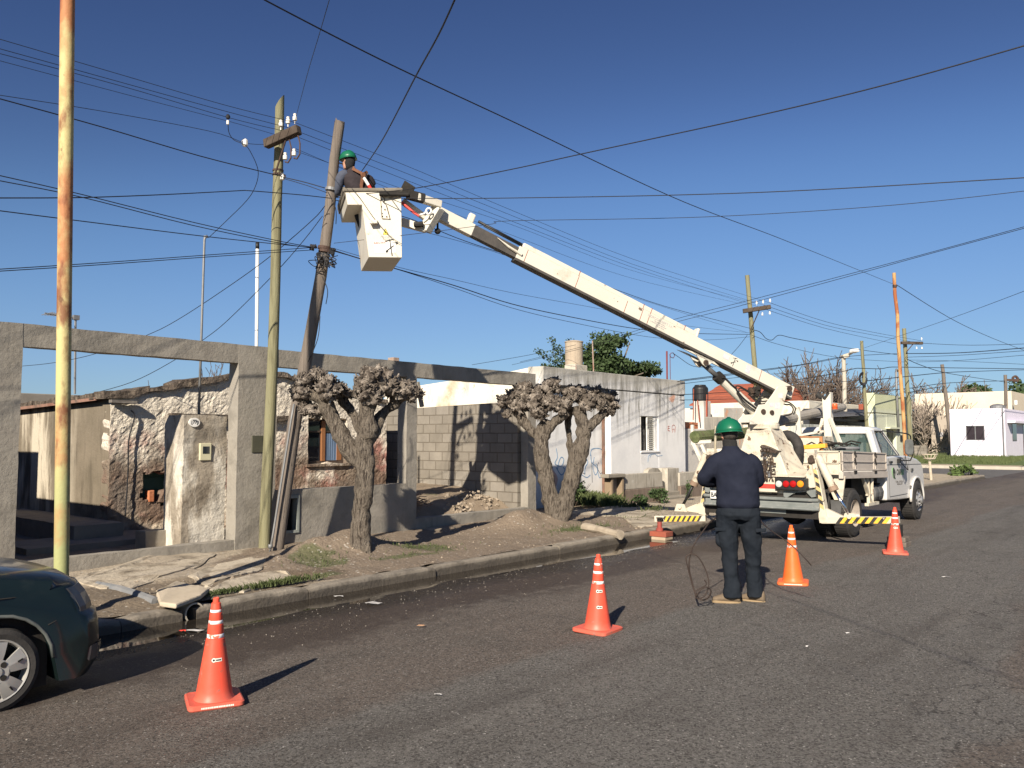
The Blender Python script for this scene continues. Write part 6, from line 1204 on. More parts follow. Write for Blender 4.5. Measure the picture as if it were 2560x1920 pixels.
m_ = MB(); m_.tube([at_z(674,1383,11.35), at_z(682,1340,11.38), at_z(728,1050,11.48), at_z(735,1010,11.5)], .015, 10); m_.lathe([(.03,0),(.03,.05)], at_z(676,1370,11.36), (0,0,1), 10); tag(m_.build('steel_conduit', GALV, lp_, smooth=True))
# rusty painted pole, left
rb_ = Vector((3.25, 7.95, 0)); rk_ = at_y(155, 1400, 7.95); rt_ = at_z(171, -60, 7.75)
rb_ = at_y(154, 1500, 7.95); rb_.z = -.05; rt_ = rb_ + (at_y(169, 0, 7.95+.02)-rb_)*1.15
m_ = MB(); k = 20; m_.tube([rb_+(rt_-rb_)*i/k for i in range(k+1)], .062, 20); tag(m_.build('painted_steel_pole', RUSTP, auto=60), 'tall flaking yellow green steel pole with rust at the kerb behind the dark car', 'pole')
# far poles
def far_pole(label, ub, vb, ut, vt, d, r0, r1, m, name='utility_pole', dt=0, zb_=None):
    b = at_z(ub, vb, d); t = at_z(ut, vt, d+dt)
    b0 = b + (b-t).normalized()*max(0, (b.z - 0)/(abs((t-b).normalized().z)+1e-6)); b0.z = min(b0.z, 0)
    th = thing(name, label, 'pole', (b0.x, b0.y, 0)); m_ = MB(); k = 10
    m_.tube(wob(b0, t, k, .04, ub), [r0+(r1-r0)*i/k for i in range(k+1)], 12); m_.build('pole', m, th, auto=60)
    if 'rusty' in name: m_ = MB(); m_.lathe([(r1+.002,-.04),(r1+.014,-.04),(r1+.014,.04),(r1+.002,.04)], t+(b0-t).normalized()*.45, (t-b0), 14); m_.build('band', IRON, th)
    return th, b0, t
p1, b1, t1 = far_pole('pale green wooden pole with insulated crossarm behind the raised boom', 1888, 930, 1868, 688, 27, .088, .07, WOODN)
a, b = at_z(1857, 778, 26.8), at_z(1927, 767, 26.6); m_ = MB(); m_.beam(a, b, .13, .13); c1_ = m_.build('crossarm', DARKW, p1, bevel=.01)
for t in (.5, .73, .98): insulator(c1_, a+(b-a)*t+Vector((0,0,.18)))
for t in (.70, .96): insulator(c1_, a+(b-a)*t+Vector((0,0,-.2)), down=True)
m_ = MB(); m_.beam(a+(b-a)*.62, at_z(1876, 826, 26.8), .05, .02); m_.build('brace', IRON, p1)
p2, b2, t2 = far_pole('thin rusty orange steel pole in front of the yellow green building', 2262, 1100, 2235, 682, 28, .065, .058, RUSTP2, 'rusty_steel_pole')
p3, b3, t3 = far_pole('grey green wooden pole with crossarm just behind the rusty orange pole', 2276, 1100, 2260, 821, 37.5, .10, .085, WOODN)
a, b = at_z(2253, 857, 37.3), at_z(2306, 858, 37.3); m_ = MB(); m_.beam(a, b, .14, .12); c3_ = m_.build('crossarm', DARKW, p3)
for t in (.72, .97): insulator(c3_, a+(b-a)*t+Vector((0,0,-.22)), down=True)
insulator(c3_, a+(b-a)*.97+Vector((0,0,.18))); m_ = MB(); m_.beam(a+(b-a)*.6, at_z(2266, 880, 37.3), .05, .03); m_.build('brace', IRON, p3)
p4, b4, t4 = far_pole('pale bare wooden pole rising above the awning house', 2163, 1004, 2154, 852, 33, .075, .062, WOODN)
m_ = MB(); rnd = random.Random(3)
for k in range(5): m_.tube([at_z(2158+9*math.cos(t), 945+14*math.sin(t)+k, 32.8) for t in [2*PI*j/12 for j in range(10)]], .03, 5)
m_.build('cable_coil', CABLE, p4)
p5, b5, t5 = far_pole('leaning dark wooden pole at the left corner of the lilac house', 2382, 1139, 2355, 911, 60, .16, .12, WOODO)
p6, b6, t6 = far_pole('dark upright wooden pole at the right corner of the lilac house', 2519, 1142, 2513, 937, 60, .13, .11, WOODO)
m_ = MB(); m_.beam(at_z(2513,950,60), at_z(2545,950,60), .15, .15); m_.tube([Vector(p) for p in crom([tuple(at_z(u,v,60)) for u,v in ((2536,955),(2532,945),(2539,941),(2545,948),(2542,955))], 5)], .09, 6); m_.build('bracket', IRON, p6)
# street lamp above the trees
p7, b7, t7 = far_pole('concrete street lamp column with white lamp head among the bare trees', 2112, 1004, 2109, 895, 36, .11, .085, CEML, 'street_lamp')
p7['category'] = 'lamp'
m_ = MB(); m_.beam(at_z(2105,893,36), at_z(2120,888,36), .35, .18); m_.beam(at_z(2118,888,36), at_z(2132,880,35.6), .12, .1); m_.build('lamp_arm', CEML, p7, bevel=.03)
m_ = MB(); m_.beam(at_z(2130,879,35.6), at_z(2142,875,35.3), .3, .16); m_.build('lamp_head', WHT, p7, bevel=.05)

# ================================================================== POLLARDED TREES
BARK = mat('pollard_bark', [(.11,.09,.07),(.235,.20,.16),(.17,.14,.112)], 6, .95, 1.0, 13, stretch=(2.5,2.5,.8), bstretch=(3.2,3.2,.8), bdist=.12, layers=[dict(c=(.05,.038,.03), n=9, st=(4,4,.7), lo=.53, hi=.6, amt=.85), dict(c=(.33,.28,.22), n=3, lo=.62, hi=.72, amt=.6)])
KNOB = mat('pollard_knobs', [(.10,.082,.066),(.22,.187,.155),(.42,.37,.315)], 8, .95, 1.0, 26, bdist=.06, lo=.38, hi=.68, layers=[dict(c=(.04,.03,.024), n=12, lo=.52, hi=.6, amt=.8)])  # wide pale-to-dark noise puts lit tips and shaded crevices into the colour
def limb(mb, P, R, n=14, bumps=.12):
    Q = crom([tuple(p)+(r,) for p, r in zip(P, R)], 9); pts = [Vector(x[:3]) for x in Q]; rr = [x[3]*(1+bumps*noise.noise(Vector((i*.45, x[0]*3, x[3])))) for i, x in enumerate(Q)]
    k0 = len(mb.v); mb.tube(pts, rr, n)
    for i in range(k0, len(mb.v)):
        p = mb.v[i]; c = pts[min((i-k0)//n, len(pts)-1)]; d = (p-c)
        if d.length > 1e-5: mb.v[i] = p + d.normalized()*(.028*noise.noise(p*9) + .03*noise.noise(p*4) + .012*noise.noise(Vector((p.x*30, p.y*30, p.z*6))))
def fist(mb, c, r, seed, dens=1.0, flat=.8):
    rnd = random.Random(seed); c = Vector(c)
    def lump(p, rr, st=(1,1,1)):
        k0 = len(mb.v); mb.ball(p, (rr*st[0], rr*st[1], rr*st[2]), 12, 9)
        for i in range(k0, len(mb.v)): q = mb.v[i]; mb.v[i] = q + (q-p).normalized()*rr*(.42*noise.noise(q*11) + .38*noise.noise(q*26))
    r *= .97; lump(c, r*.82, (1,1,flat))
    for i in range(int(30*dens)):
        d = Vector((rnd.gauss(0,1), rnd.gauss(0,1), rnd.gauss(.15,.8))).normalized(); p = c + Vector((d.x, d.y, d.z*flat))*r*rnd.uniform(.58,.92); lump(p, r*rnd.uniform(.16,.36))
        # short cut twig stubs
        for j in range(4):
            d2 = (d + Vector((rnd.uniform(-.8,.8), rnd.uniform(-.8,.8), rnd.uniform(-.3,.9)))).normalized(); L = r*rnd.uniform(.18,.48); q = p + d2*r*.1; w_ = r*rnd.uniform(.04,.10)
            mb.tube([q, q+d2*L*.6, q+(d2+Vector((rnd.uniform(-.4,.4),)*3)).normalized()*L], [w_*1.3, w_, w_*.75], 5)
def pollard(name_label, base, trunk, limbs, fists, flare):
    t = thing('pollarded_tree', name_label, 'tree', base); m_ = MB()
    for P, R in [trunk]+limbs: limb(m_, P, [x*.92 for x in R], 20)
    for P, R in flare: limb(m_, P, R, 8)
    m_.build('trunk', BARK, t, auto=70); m_ = MB()
    for i, (c, r) in enumerate(fists): fist(m_, c, r, i*7+int(base.x*10), 1.25)
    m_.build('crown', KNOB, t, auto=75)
d1 = (T1-CP).dot(cf); z_ = lambda u, v, dd=0: at_z(u, v, d1+dd)
pollard('pollarded tree with one broad gnarled crown on the mound in front of the low wall', T1,
 ([T1+Vector((0,0,-.15)), z_(898,1380), z_(905,1290), z_(912,1210), z_(912,1120), z_(918,1075)], [.2,.165,.135,.14,.15,.155]),
 [([z_(905,1165), z_(868,1115,.02), z_(832,1050,.02), z_(812,1005,.0), z_(806,975)], [.13,.125,.11,.105,.10]),
  ([z_(918,1090), z_(918,1030,-.05), z_(925,980,-.05)], [.15,.125,.13]),
  ([z_(925,1085,.05), z_(955,1040,.15), z_(985,1010,.2), z_(1010,990,.2)], [.11,.08,.07,.08]),
  ([z_(905,1080,.1), z_(880,1030,.25), z_(850,985,.3)], [.09,.08,.09]), ([z_(812,1000,0), z_(780,990,-.05), z_(755,960,-.05)], [.09,.07,.07])],
 [(z_(752,985,-.05), .16), (z_(760,950,-.1), .12), (z_(770,1020,0), .13), (z_(788,1035,.02), .09), (z_(820,975,-.1), .19), (z_(800,955,.1), .15), (z_(846,975,.25), .12), (z_(915,968,-.1), .18), (z_(938,945,-.05), .2), (z_(965,965,0), .19), (z_(1000,975,.15), .2), (z_(1030,985,.2), .14), (z_(925,990,-.15), .16), (z_(793,940,.05), .13), (z_(945,935,.05),.12), (z_(870,985,.3),.10)],
 [([z_(897,1350), z_(880,1385,-.1), z_(868,1402,-.15)], [.09,.07,.03]), ([z_(905,1350,-.05), z_(920,1395,-.15), z_(925,1405,-.18)], [.08,.06,.03])])
d1 = (T2-CP).dot(cf)
pollard('double-stemmed pollarded tree with wide spiky crown in front of the block wall', T2,
 ([T2+Vector((0,0,-.2)), z_(1393,1312), z_(1408,1270), z_(1425,1210), z_(1443,1150), z_(1456,1105), z_(1462,1070)], [.22,.19,.18,.165,.165,.15,.15]),
 [([z_(1392,1290,.1), z_(1375,1240,.1), z_(1362,1180,.12), z_(1352,1110,.12), z_(1358,1080,.12), z_(1370,1050,.1)], [.18,.17,.165,.15,.14,.1]),
  ([z_(1352,1100,.12), z_(1322,1070,.15), z_(1300,1040,.2), z_(1285,1015,.2)], [.11,.09,.08,.09]),
  ([z_(1360,1085,.1), z_(1395,1048,.05), z_(1420,1030,0)], [.09,.075,.08]),
  ([z_(1466,1075), z_(1450,1040,.05), z_(1445,1015,.05)], [.13,.11,.12]), ([z_(1470,1070), z_(1500,1040,.1), z_(1525,1015,.15)], [.11,.08,.08]),
  ([z_(1424,1110,.4), z_(1420,1060,.4), z_(1424,1020,.4)], [.075,.07,.07]), ([z_(1440,1180,.35), z_(1428,1130,.4), z_(1424,1100,.4)], [.07,.075,.075])],
 [(z_(1262,1003,.2), .15), (z_(1282,985,.2), .13), (z_(1270,1035,.2), .10), (z_(1300,1015,.1), .17), (z_(1312,975,.1), .18), (z_(1335,1000,.0), .2), (z_(1350,1030,-.02), .17), (z_(1378,965,0), .18), (z_(1378,1005,-.1), .17), (z_(1405,1015,-.05), .17), (z_(1425,990,.1), .16), (z_(1445,985,0), .19), (z_(1470,1005,-.05), .18), (z_(1492,982,.05), .15), (z_(1515,990,.1), .17), (z_(1530,1010,.15), .14), (z_(1522,1028,.15), .12), (z_(1460,985,.25), .17), (z_(1350,985,.25), .17), (z_(1500,1010,.0), .14)],
 [([z_(1390,1290,-.05), z_(1385,1325,-.2)], [.12,.05])])
# log-like pipe on the kerb, plants
PALEW = mat('bleached_wood', [(.27,.225,.17),(.37,.32,.25)], 5, .9, .5, 14)
a, b = at_g(1462, 1318, .06), at_g(1545, 1336, .03); m_ = MB(); m_.tube([a, (a+b)/2+Vector((0,.02,.02)), b+(a-b)*.12, b], [.09,.07,.06,.055], 10); m_.lathe([(.05,-.02),(.075,-.02),(.075,.06),(.055,.06)], b, (b-a), 12); tag(m_.build('drain_pipe', PALEW, jitter=(.03,5)), 'bleached broken pipe lying across the kerb behind the second tree', 'pipe')
# broken pipe mouth in the kerb near the car
c = at_y(487, 1533, 7.52); m_ = MB(); R = []
for rr, yy in ((.085,0),(.10,0),(.10,.5),(.085,.5)): R.append([c+Vector((rr*math.cos(2*PI*i/18), yy, rr*math.sin(2*PI*i/18))) for i in range(18)])
m_.rings([R[3],R[0],R[1],R[2]], cap=False); tag(m_.build('drain_mouth', mat('old_pvc', [(.5,.46,.38),(.36,.32,.26)], 6, .7, .2), auto=40), 'broken pale drain pipe mouth in the gap of the kerb', 'pipe')
m_ = MB(); rnd = random.Random(21)
for i in range(7): p = at_y(rnd.uniform(480,515), rnd.uniform(1500,1560), 7.55); m_.ball(p, rnd.uniform(.02,.05), 7, 5)
# chunk of broken slab
q = [at_g(u, v, .03) for u, v in ((387,1492),(420,1483),(500,1472),(520,1482),(505,1500),(440,1520),(400,1515))]; m_ = MB(); m_.prism(q, (0,0,.05)); tag(m_.build('broken_slab', mat('slab_concrete', [(.42,.36,.27),(.5,.43,.33)], 4, .95, .6, 18, bdist=.02), bevel=.015, jitter=(.03,4), recalc=True), 'tilted broken slab of pale concrete by the gap in the kerb', 'slab')
q = [at_g(u, v, .015) for u, v in ((245,1462),(300,1475),(345,1490),(388,1505))]; m_ = MB(); m_.tube(q, [.035,.04,.045,.05], 8); tag(m_.build('buried_pipe', mat('blue_grey_pipe', [(.13,.14,.15),(.2,.2,.2)], 6, .8, .3), jitter=(.02,6)), 'half buried blue grey pipe crossing the dirt behind the car', 'pipe')
# rubble heap in the yard
RUB = mat('rubble', [(.25,.205,.155),(.34,.285,.22)], 7, .95, .5, 20)
for nm, lab, cx, cy, n, rr in (('rubble_heap', 'broken heap of plaster and brick at the foot of the block wall', 12.35, 11.3, 90, .32), ('rubble_heap', 'small scatter of rubble in the yard near the far cement post', 11.5, 10.95, 36, .22)):
    m_ = MB(); rnd = random.Random(int(cx*9))
    for i in range(n):
        x = cx+rnd.gauss(0, rr); y = cy+rnd.gauss(0, rr*.8); y = max(y, 10.85); d = math.hypot(x-cx, y-cy); z = yard_z(x, y) + .16*math.exp(-d*d/(rr*rr))*rnd.random(); s = rnd.uniform(.015,.06); x = min(x, 12.8)
        m_.obox((x,y,z), (s*rnd.uniform(.7,1.6), s, s*rnd.uniform(.5,1)), Matrix.Rotation(rnd.random()*6, 3, Vector((rnd.random(),rnd.random(),rnd.random()))))
    tag(m_.build(nm, RUB, jitter=(.02, 9)), lab, 'rubble', kind='stuff')
# dry twigs at the column
m_ = MB(); rnd = random.Random(2)
for i in range(90): p = Vector((X(1055,10.9)+rnd.gauss(0,.16), 11.0+abs(rnd.gauss(0,.12)), .36+abs(rnd.gauss(0,.07)))); d = Vector((rnd.gauss(0,1), rnd.gauss(0,1), rnd.uniform(-.3,.4))).normalized()*rnd.uniform(.1,.28); m_.tube([p, p+d*.5+Vector((0,0,.02)), p+d], .006, 4)
tag(m_.build('brushwood', mat('dry_twigs', [(.22,.14,.09),(.34,.24,.16)], 9, .9, .2)), 'pile of dry brushwood behind the third cement post', 'brushwood')
# white masonry stump with hole? small sign of life: little crumbs along the pavement
m_ = MB(); rnd = random.Random(77)
for i in range(260):
    x = rnd.uniform(2.2, 14); y = 7.7+rnd.random()**1.4*2.7; s = rnd.choice((.006,.008,.012,.018)) if rnd.random() < .96 else .03; z = side_z(x, y)+s*.2; m_.obox((x,y,z), (s*1.4,s,s*.7), Matrix.Rotation(rnd.random()*6, 3, Vector((rnd.random(),rnd.random(),rnd.random()))))
tag(m_.build('pavement_crumbs', RUB), 'small stones and crumbs scattered over the dirt pavement', 'stones', kind='stuff')
m_ = MB()
for i in range(900):
    x = rnd.uniform(1.6, 16); y = 7.45-abs(rnd.gauss(0,.9)) if i < 1100 else rnd.uniform(1.2, 6); s = rnd.uniform(.003,.008); m_.obox((x,y,road_z(x,y)+s*.2), (s*1.3,s,s*.8), Matrix.Rotation(rnd.random()*6, 3, Vector((rnd.random(),rnd.random(),rnd.random()))))
tag(m_.build('road_gravel', mat('gravel', [(.16,.14,.12),(.34,.31,.27)], 40, .9, .1)), 'loose gravel scattered on the asphalt by the gutter', 'gravel', kind='stuff')
# litter
def litter(u, v, s, label, m, name='paper_scrap', cat='litter', sx=2.0, seed=1):
    p = at_g(u, v, 0); z0 = max(road_z(p.x, p.y), -.1335 if p.y > 7 else -9); p = at_g(u, v, z0+.006); rnd = random.Random(seed); m_ = MB(); n = 11
    q = []
    for i in range(n):
        t = 2*PI*i/n; r = s*.6*(.6+.5*rnd.random()); q.append(p + cr*(r*sx*math.cos(t)) + Vector((cf.x, cf.y, 0))*(r*math.sin(t)) + Vector((0,0,.012*rnd.random())))
    q = [Vector((a.x, a.y, max(a.z, road_z(a.x,a.y)+.004))) for a in q]
    m_.add([p+Vector((0,0,.012))]+q, [(0,i+1,(i+1) % n+1) for i in range(n)]); tag(m_.build(name, m), label, cat)
PAP = mat('paper', [(.36,.35,.34),(.46,.45,.44)], 20, .8, .2)
litter(848, 1491, .05, 'small white scrap of paper in the wet gutter', PAP, seed=3); litter(935, 1508, .10, 'torn white plastic bag flattened on the wet asphalt', PAP, 'plastic_bag', seed=4)
litter(456, 1578, .03, 'red scrap of wrapper beside the puddle', REDP, 'wrapper', seed=5); litter(486, 1577, .06, 'pale flat wrapper at the edge of the puddle', PAP, 'wrapper', sx=2.6, seed=6)
litter(2365, 1443, .035, 'white paint splash on the asphalt right of the farthest cones', PAP, 'paint_splash', 'paint mark', 3.5, 7); litter(2118, 1584, .02, 'tiny white scrap on the asphalt, upper one of two', PAP, seed=8, sx=2); litter(2018, 1617, .018, 'tiny white scrap on the asphalt, lower one of two', PAP, seed=9, sx=1.6); litter(1054, 1565, .035, 'brown dry leaf on the road left of the second cone', mat('dry_leaf', [(.3,.17,.1),(.38,.24,.15)], 9, .9, .1), 'dry_leaf', 'leaf', seed=10)
litter(1095, 1738, .022, 'pale dry leaf on the asphalt in the foreground', PAP, 'dry_leaf', 'leaf', 2.4, 12)

# ================================================================== PLANTS
def leaves(mb, c, R, n, s, seed, m=0, up=.3, squash=1.0):
    rnd = random.Random(seed); c = Vector(c)
    for i in range(n):
        d = Vector((rnd.gauss(0,1), rnd.gauss(0,1), rnd.gauss(0,1))).normalized(); p = c + Vector((d.x*R[0], d.y*R[1], d.z*R[2]))*(rnd.random()**.45)
        a = Vector((rnd.gauss(0,1), rnd.gauss(0,1), rnd.gauss(up,1))).normalized(); b = a.orthogonal().normalized(); b.rotate(Matrix.Rotation(rnd.random()*6, 3, a)); L = s*rnd.uniform(.6,1.3)
        w_ = a.cross(b)*L*.32; mb.add([p, p+b*L*.5+w_, p+b*L, p+b*L*.5-w_], [(0,1,2,3)], m)
def blades(mb, c, R, n, h, seed, m=0, w_=.008):
    rnd = random.Random(seed)
    for i in range(n):
        p = Vector(c) + Vector((rnd.gauss(0,R[0]*.5), rnd.gauss(0,R[1]*.5), 0)); d = Vector((rnd.uniform(-1,1), rnd.uniform(-1,1), 0)).normalized(); L = h*rnd.uniform(.4,1.2); s = Vector((-d.y, d.x, 0))*w_
        mb.add([p-s, p+s, p+d*L*.25+Vector((0,0,L*.6))+s*.7, p+d*L*.6+Vector((0,0,L*.9)), p+d*L*.25+Vector((0,0,L*.6))-s*.7], [(0,1,2,3,4)], m)
LEAFD = mat('leaf_dark', [(.03,.055,.018),(.055,.085,.03)], 8, .7, 0); LEAFM = mat('leaf_green', [(.05,.085,.02),(.09,.13,.04)], 8, .7, 0); GRASS = mat('grass_blade', [(.045,.065,.018),(.095,.115,.045)], 3, .8, 0)
m_ = MB(); pz = lambda u, v: at_g(u, v, .02)
for (u, v, n, h, rx_, ry_) in ((1490,1262,420,.30,.45,.3),(1530,1265,300,.26,.4,.25),(1460,1255,240,.3,.3,.3),(1575,1270,120,.14,.4,.2),(1630,1275,80,.12,.4,.2)): c = pz(u, v); blades(m_, c, (rx_, ry_), n, h, u)
tag(m_.build('tall_grass', GRASS), 'clump of tall green grass against the white house wall', 'grass', kind='stuff')
m_ = MB()
for (u, v, n, h, rx_, ry_) in ((560,1482,170,.05,.35,.05),(640,1470,260,.06,.5,.06),(720,1457,340,.075,.4,.07)): c = pz(u, v); blades(m_, c, (rx_, ry_), n, h, u, w_=.006)
for (cx, cy, n, rx_, ry_) in ((T1.x-.75,T1.y-.1,110,.35,.4),(T1.x+1.1,T1.y-.05,190,.5,.35),(T2.x,T2.y-.55,330,1.0,.22),(T1.x+.4,T1.y-.5,60,.7,.12),(14.4,9.0,160,.8,.5)):
    rnd = random.Random(int(cx*100))
    for i in range(n):
        x = cx+rnd.gauss(0,rx_*.55); y = max(7.7, cy+rnd.gauss(0,ry_*.55)); blades(m_, (x, y, side_z(x, y)), (.01,.01), 1, .05, i, w_=.005)
tag(m_.build('short_grass', GRASS), 'thin short grass on the kerb edge and the earth mounds', 'grass', kind='stuff')
def bush(label, u, v, z0, R, n, s, m, stems=6, name='bush', cat='bush'):
    c = at_g(u, v, z0); t = thing(name, label, cat, c); m_ = MB(); rnd = random.Random(u)
    for i in range(stems): d = Vector((rnd.uniform(-1,1)*R[0], rnd.uniform(-1,1)*R[1], R[2]*1.2)); m_.tube([c, c+d*.5, c+d], [.012,.008,.003], 5)
    m_.build('stems', DKWD, t); m_ = MB()
    for i in range(7): cc = c + Vector((rnd.uniform(-.6,.6)*R[0], rnd.uniform(-.6,.6)*R[1], R[2]*rnd.uniform(.3,1.3))); leaves(m_, cc, (R[0]*.5,R[1]*.5,R[2]*.5), n//7, s, u+i)
    m_.build('foliage', m, t)
bush('leafy dark bush against the brown stone garden wall', 1650, 1262, .0, (.3,.25,.22), 900, .07, LEAFD); bush('smaller dark bush left of the leafy bush by the garden wall', 1608, 1268, .0, (.22,.2,.16), 500, .07, LEAFD)
bush('tall dark weed in the shade behind the second tree', 1440, 1262, .0, (.35,.3,.42), 900, .09, LEAFD); bush('small climbing weed beside the garden steps', 1722, 1245, .1, (.12,.1,.25), 200, .06, LEAFD)
bush('low green weed in the yard by the cement post', 1088, 1240, .3, (.25,.2,.08), 500, .05, LEAFM); bush('small green weed on the raised yard earth', 1105, 1270, .2, (.15,.1,.08), 260, .05, LEAFM)
bush('low spreading weed on the far pavement corner', 2405, 1188, 0, (.9,.5,.25), 500, .16, LEAFM)
bush('dark creeper filling the gap beside the old house', 978, 1230, .2, (.2,.4,.7), 800, .09, LEAFD)
# evergreen behind the white house
def branch(mb, p, d, L, r, depth, rnd, tips, spread=.55, seg=4, minr=.006, n=4, shrink=.68, gra=0.0, kids=(2,3)):
    pts = [p]; q = p; dd = d.normalized()
    for i in range(seg):
        dd = (dd + Vector((rnd.gauss(0,.16), rnd.gauss(0,.16), rnd.gauss(0,.12)+gra))).normalized(); q = q + dd*L/seg; pts.append(q)
    mb.tube(pts, [max(minr, r*(1-.45*i/seg)) for i in range(seg+1)], n, cap=False)
    if depth == 0: tips.append(q); return
    for k in range(rnd.randint(*kids)):
        t = rnd.uniform(.35, 1); b = pts[min(seg, int(t*seg))]; nd = (dd + Vector((rnd.gauss(0,spread), rnd.gauss(0,spread), rnd.gauss(.05,spread*.7)))).normalized(); branch(mb, b, nd, L*rnd.uniform(.55,.85), r*.55, depth-1, rnd, tips, spread, max(2, seg-1), minr, max(3, n-1), shrink, gra, kids)
    branch(mb, q, dd, L*.7, r*.55, depth-1, rnd, tips, spread, max(2, seg-1), minr, max(3, n-1), shrink, gra, kids)
ye = 17.5; tb_ = Vector((at_y(1530, 940, ye).x, ye, 0)); te = thing('evergreen_tree', 'dense dark green tree behind the roof tank of the white house', 'tree', tb_); m_ = MB(); tips = []
branch(m_, tb_, Vector((0,0,1)), 2.6, .16, 2, random.Random(4), tips, .5); m_.build('trunk', BARK, te)
m_ = MB(); rnd = random.Random(14)
for (u, v, ru, rv, n) in ((1525,925,52,40,2600),(1500,890,26,36,1200),(1560,905,34,30,1300),(1520,855,20,22,420),(1590,925,30,22,900),(1528,838,10,18,140),(1545,865,16,16,200),(1610,932,24,12,420),(1505,860,20,16,300),(1480,930,30,30,700),(1625,935,16,8,110)):
    c = at_y(u, v, ye+rnd.uniform(-.4,.4)); s = (c-CP).length/2074
    for k in range(5): cc = c + Vector((rnd.uniform(-.55,.55)*ru*s, rnd.uniform(-.6,.6), rnd.uniform(-.55,.55)*rv*s)); leaves(m_, cc, (ru*s*.62, .5, rv*s*.62), int(n/3.2), .14, u+k)
m_.build('crown', LEAFD, te)
tb_ = Vector((at_y(1400, 940, 18).x, 18, 0)); te = thing('sparse_tree', 'sparse leafy branches rising left of the roof tank', 'tree', tb_); m_ = MB(); tips = []; q0 = Vector((tb_.x, 18, 2.3)); m_.tube([tb_, q0], .07, 6)
for (u0, v0, u1, v1) in ((1420,925,1345,878),(1400,930,1380,850),(1425,920,1425,852),(1400,925,1360,915),(1415,930,1400,870),(1432,925,1415,890)):
    a, b = at_y(u0, v0, 18), at_y(u1, v1, 18); m_.tube([q0, a, (a+b)/2+Vector((0,.1,.05)), b], [.03,.02,.012,.005], 4); tips += [a+(b-a)*t for t in (.3,.45,.6,.75,.9,1.0)]
m_.build('branches', BARK, te); m_ = MB(); [leaves(m_, p, (.16,.16,.13), 34, .085, i) for i, p in enumerate(tips)]; [leaves(m_, at_y(u,v,18), (.3,.3,.18), 260, .09, u) for u, v in ((1420,915),(1400,925),(1375,925),(1432,895))]; m_.build('crown', LEAFD, te)
# bare winter trees
TWIG = mat('winter_twigs', [(.10,.075,.06),(.17,.135,.11)], 4, .95, .2); TWIGL = mat('pale_twigs', [(.26,.21,.17),(.36,.31,.26)], 4, .95, .2)
def bare(label, u, v, y, h, r, seed, m, depth=5, spread=.5, stems=1, minr=.008, group=None, gra=.03, name='bare_tree', kids=(2,3), zb0=0, lean=.12):
    b = at_y(u, v, y); b = Vector((b.x, b.y, zb0)); t = thing(name, label, 'tree', b, 0, group); m_ = MB(); tips = []; rnd = random.Random(seed)
    for i in range(stems): branch(m_, b, Vector((rnd.gauss(0,lean), rnd.gauss(0,lean), 1)), h*.36, r, depth, rnd, tips, spread, 4, minr, 5, .7, gra, kids)
    m_.build('branches', m, t, smooth=True)
    if stems < 6: m_ = MB(); m_.tube([b-Vector((0,0,.1)), b+Vector((.02,0,h*.1)), b+Vector((.03,.02,h*.2))], [r*1.25, r*1.05, r*.9], 8); m_.build('trunk', m, t, smooth=True)
def bt(label, u, vtop, y, r, seed, m, depth, spread, stems, minr, name='bare_tree', kids=(2,3), lean=.12, k=1.0):
    p = at_y(u, vtop, y); bare(label, u, 1095, y, p.z*k, r, seed, m, depth, spread, stems, minr, None, .03, name, kids, 0, lean)
bt('wide bare winter tree behind the awning house, left of the street lamp', 2010, 895, 17, .2, 31, TWIG, 5, .5, 3, .02, lean=.35); bt('tall bare winter tree right behind the street lamp', 2085, 872, 17, .24, 9, TWIG, 5, .5, 3, .02, lean=.3); bt('bare winter tree between the awning house and the pale pole', 2150, 885, 18, .2, 17, TWIG, 5, .5, 2, .02, lean=.3)
bt('dense grey bare tree far behind the large cream building', 2325, 930, 22, .25, 5, TWIG, 5, .5, 4, .035, lean=.5)
bt('dense bare tree far behind, right beside the first grey one', 2375, 938, 23, .25, 6, TWIG, 5, .5, 4, .035, lean=.5)
bt('pale fan of upright bare branches in front of the large cream building', 2350, 990, 16.5, .09, 12, TWIGL, 4, .3, 14, .025, name='bare_shrub', kids=(1,2), lean=.5, k=1.1)
bt('pale bare shrub beside the brown rendered wall', 2310, 985, 17.2, .08, 13, TWIGL, 4, .35, 12, .022, name='bare_shrub', kids=(2,2), lean=.4, k=1.1)
bt('dark tangled bush left of the brown rendered wall', 2300, 1050, 18.0, .09, 15, TWIG, 4, .6, 16, .03, name='bare_shrub', kids=(2,3), lean=.7, k=1.3)
bt('leafless tree behind the old house seen under the cement lintel', 470, 880, 16.5, .06, 23, TWIG, 5, .5, 3, .006, lean=.35)
for lab, u, v, R, n in (('round dark evergreen beyond the large cream building', 2430, 975, (2.2,2.2,2.0), 1800), ('small dark evergreen right of the round one', 2456, 982, (1.1,1.5,.7), 600), ('dark conifer at the right edge of the picture', 2560, 1010, (2.0,2,3.2), 1600)):
    c = at_z(u, v, 110 if u < 2500 else 100); t = thing('far_evergreen', lab, 'tree', (c.x, c.y, 0)); m_ = MB(); m_.tube([(c.x,c.y,0), c], [.3,.15], 6); m_.build('trunk', BARK, t); m_ = MB(); rnd = random.Random(u)
    for k in range(8): leaves(m_, c+Vector((rnd.uniform(-.6,.6)*R[0], rnd.uniform(-.6,.6)*R[1], rnd.uniform(-.6,.5)*R[2])), tuple(x*.55 for x in R), n//8, .5, k)
    m_.build('crown', LEAFD, t)
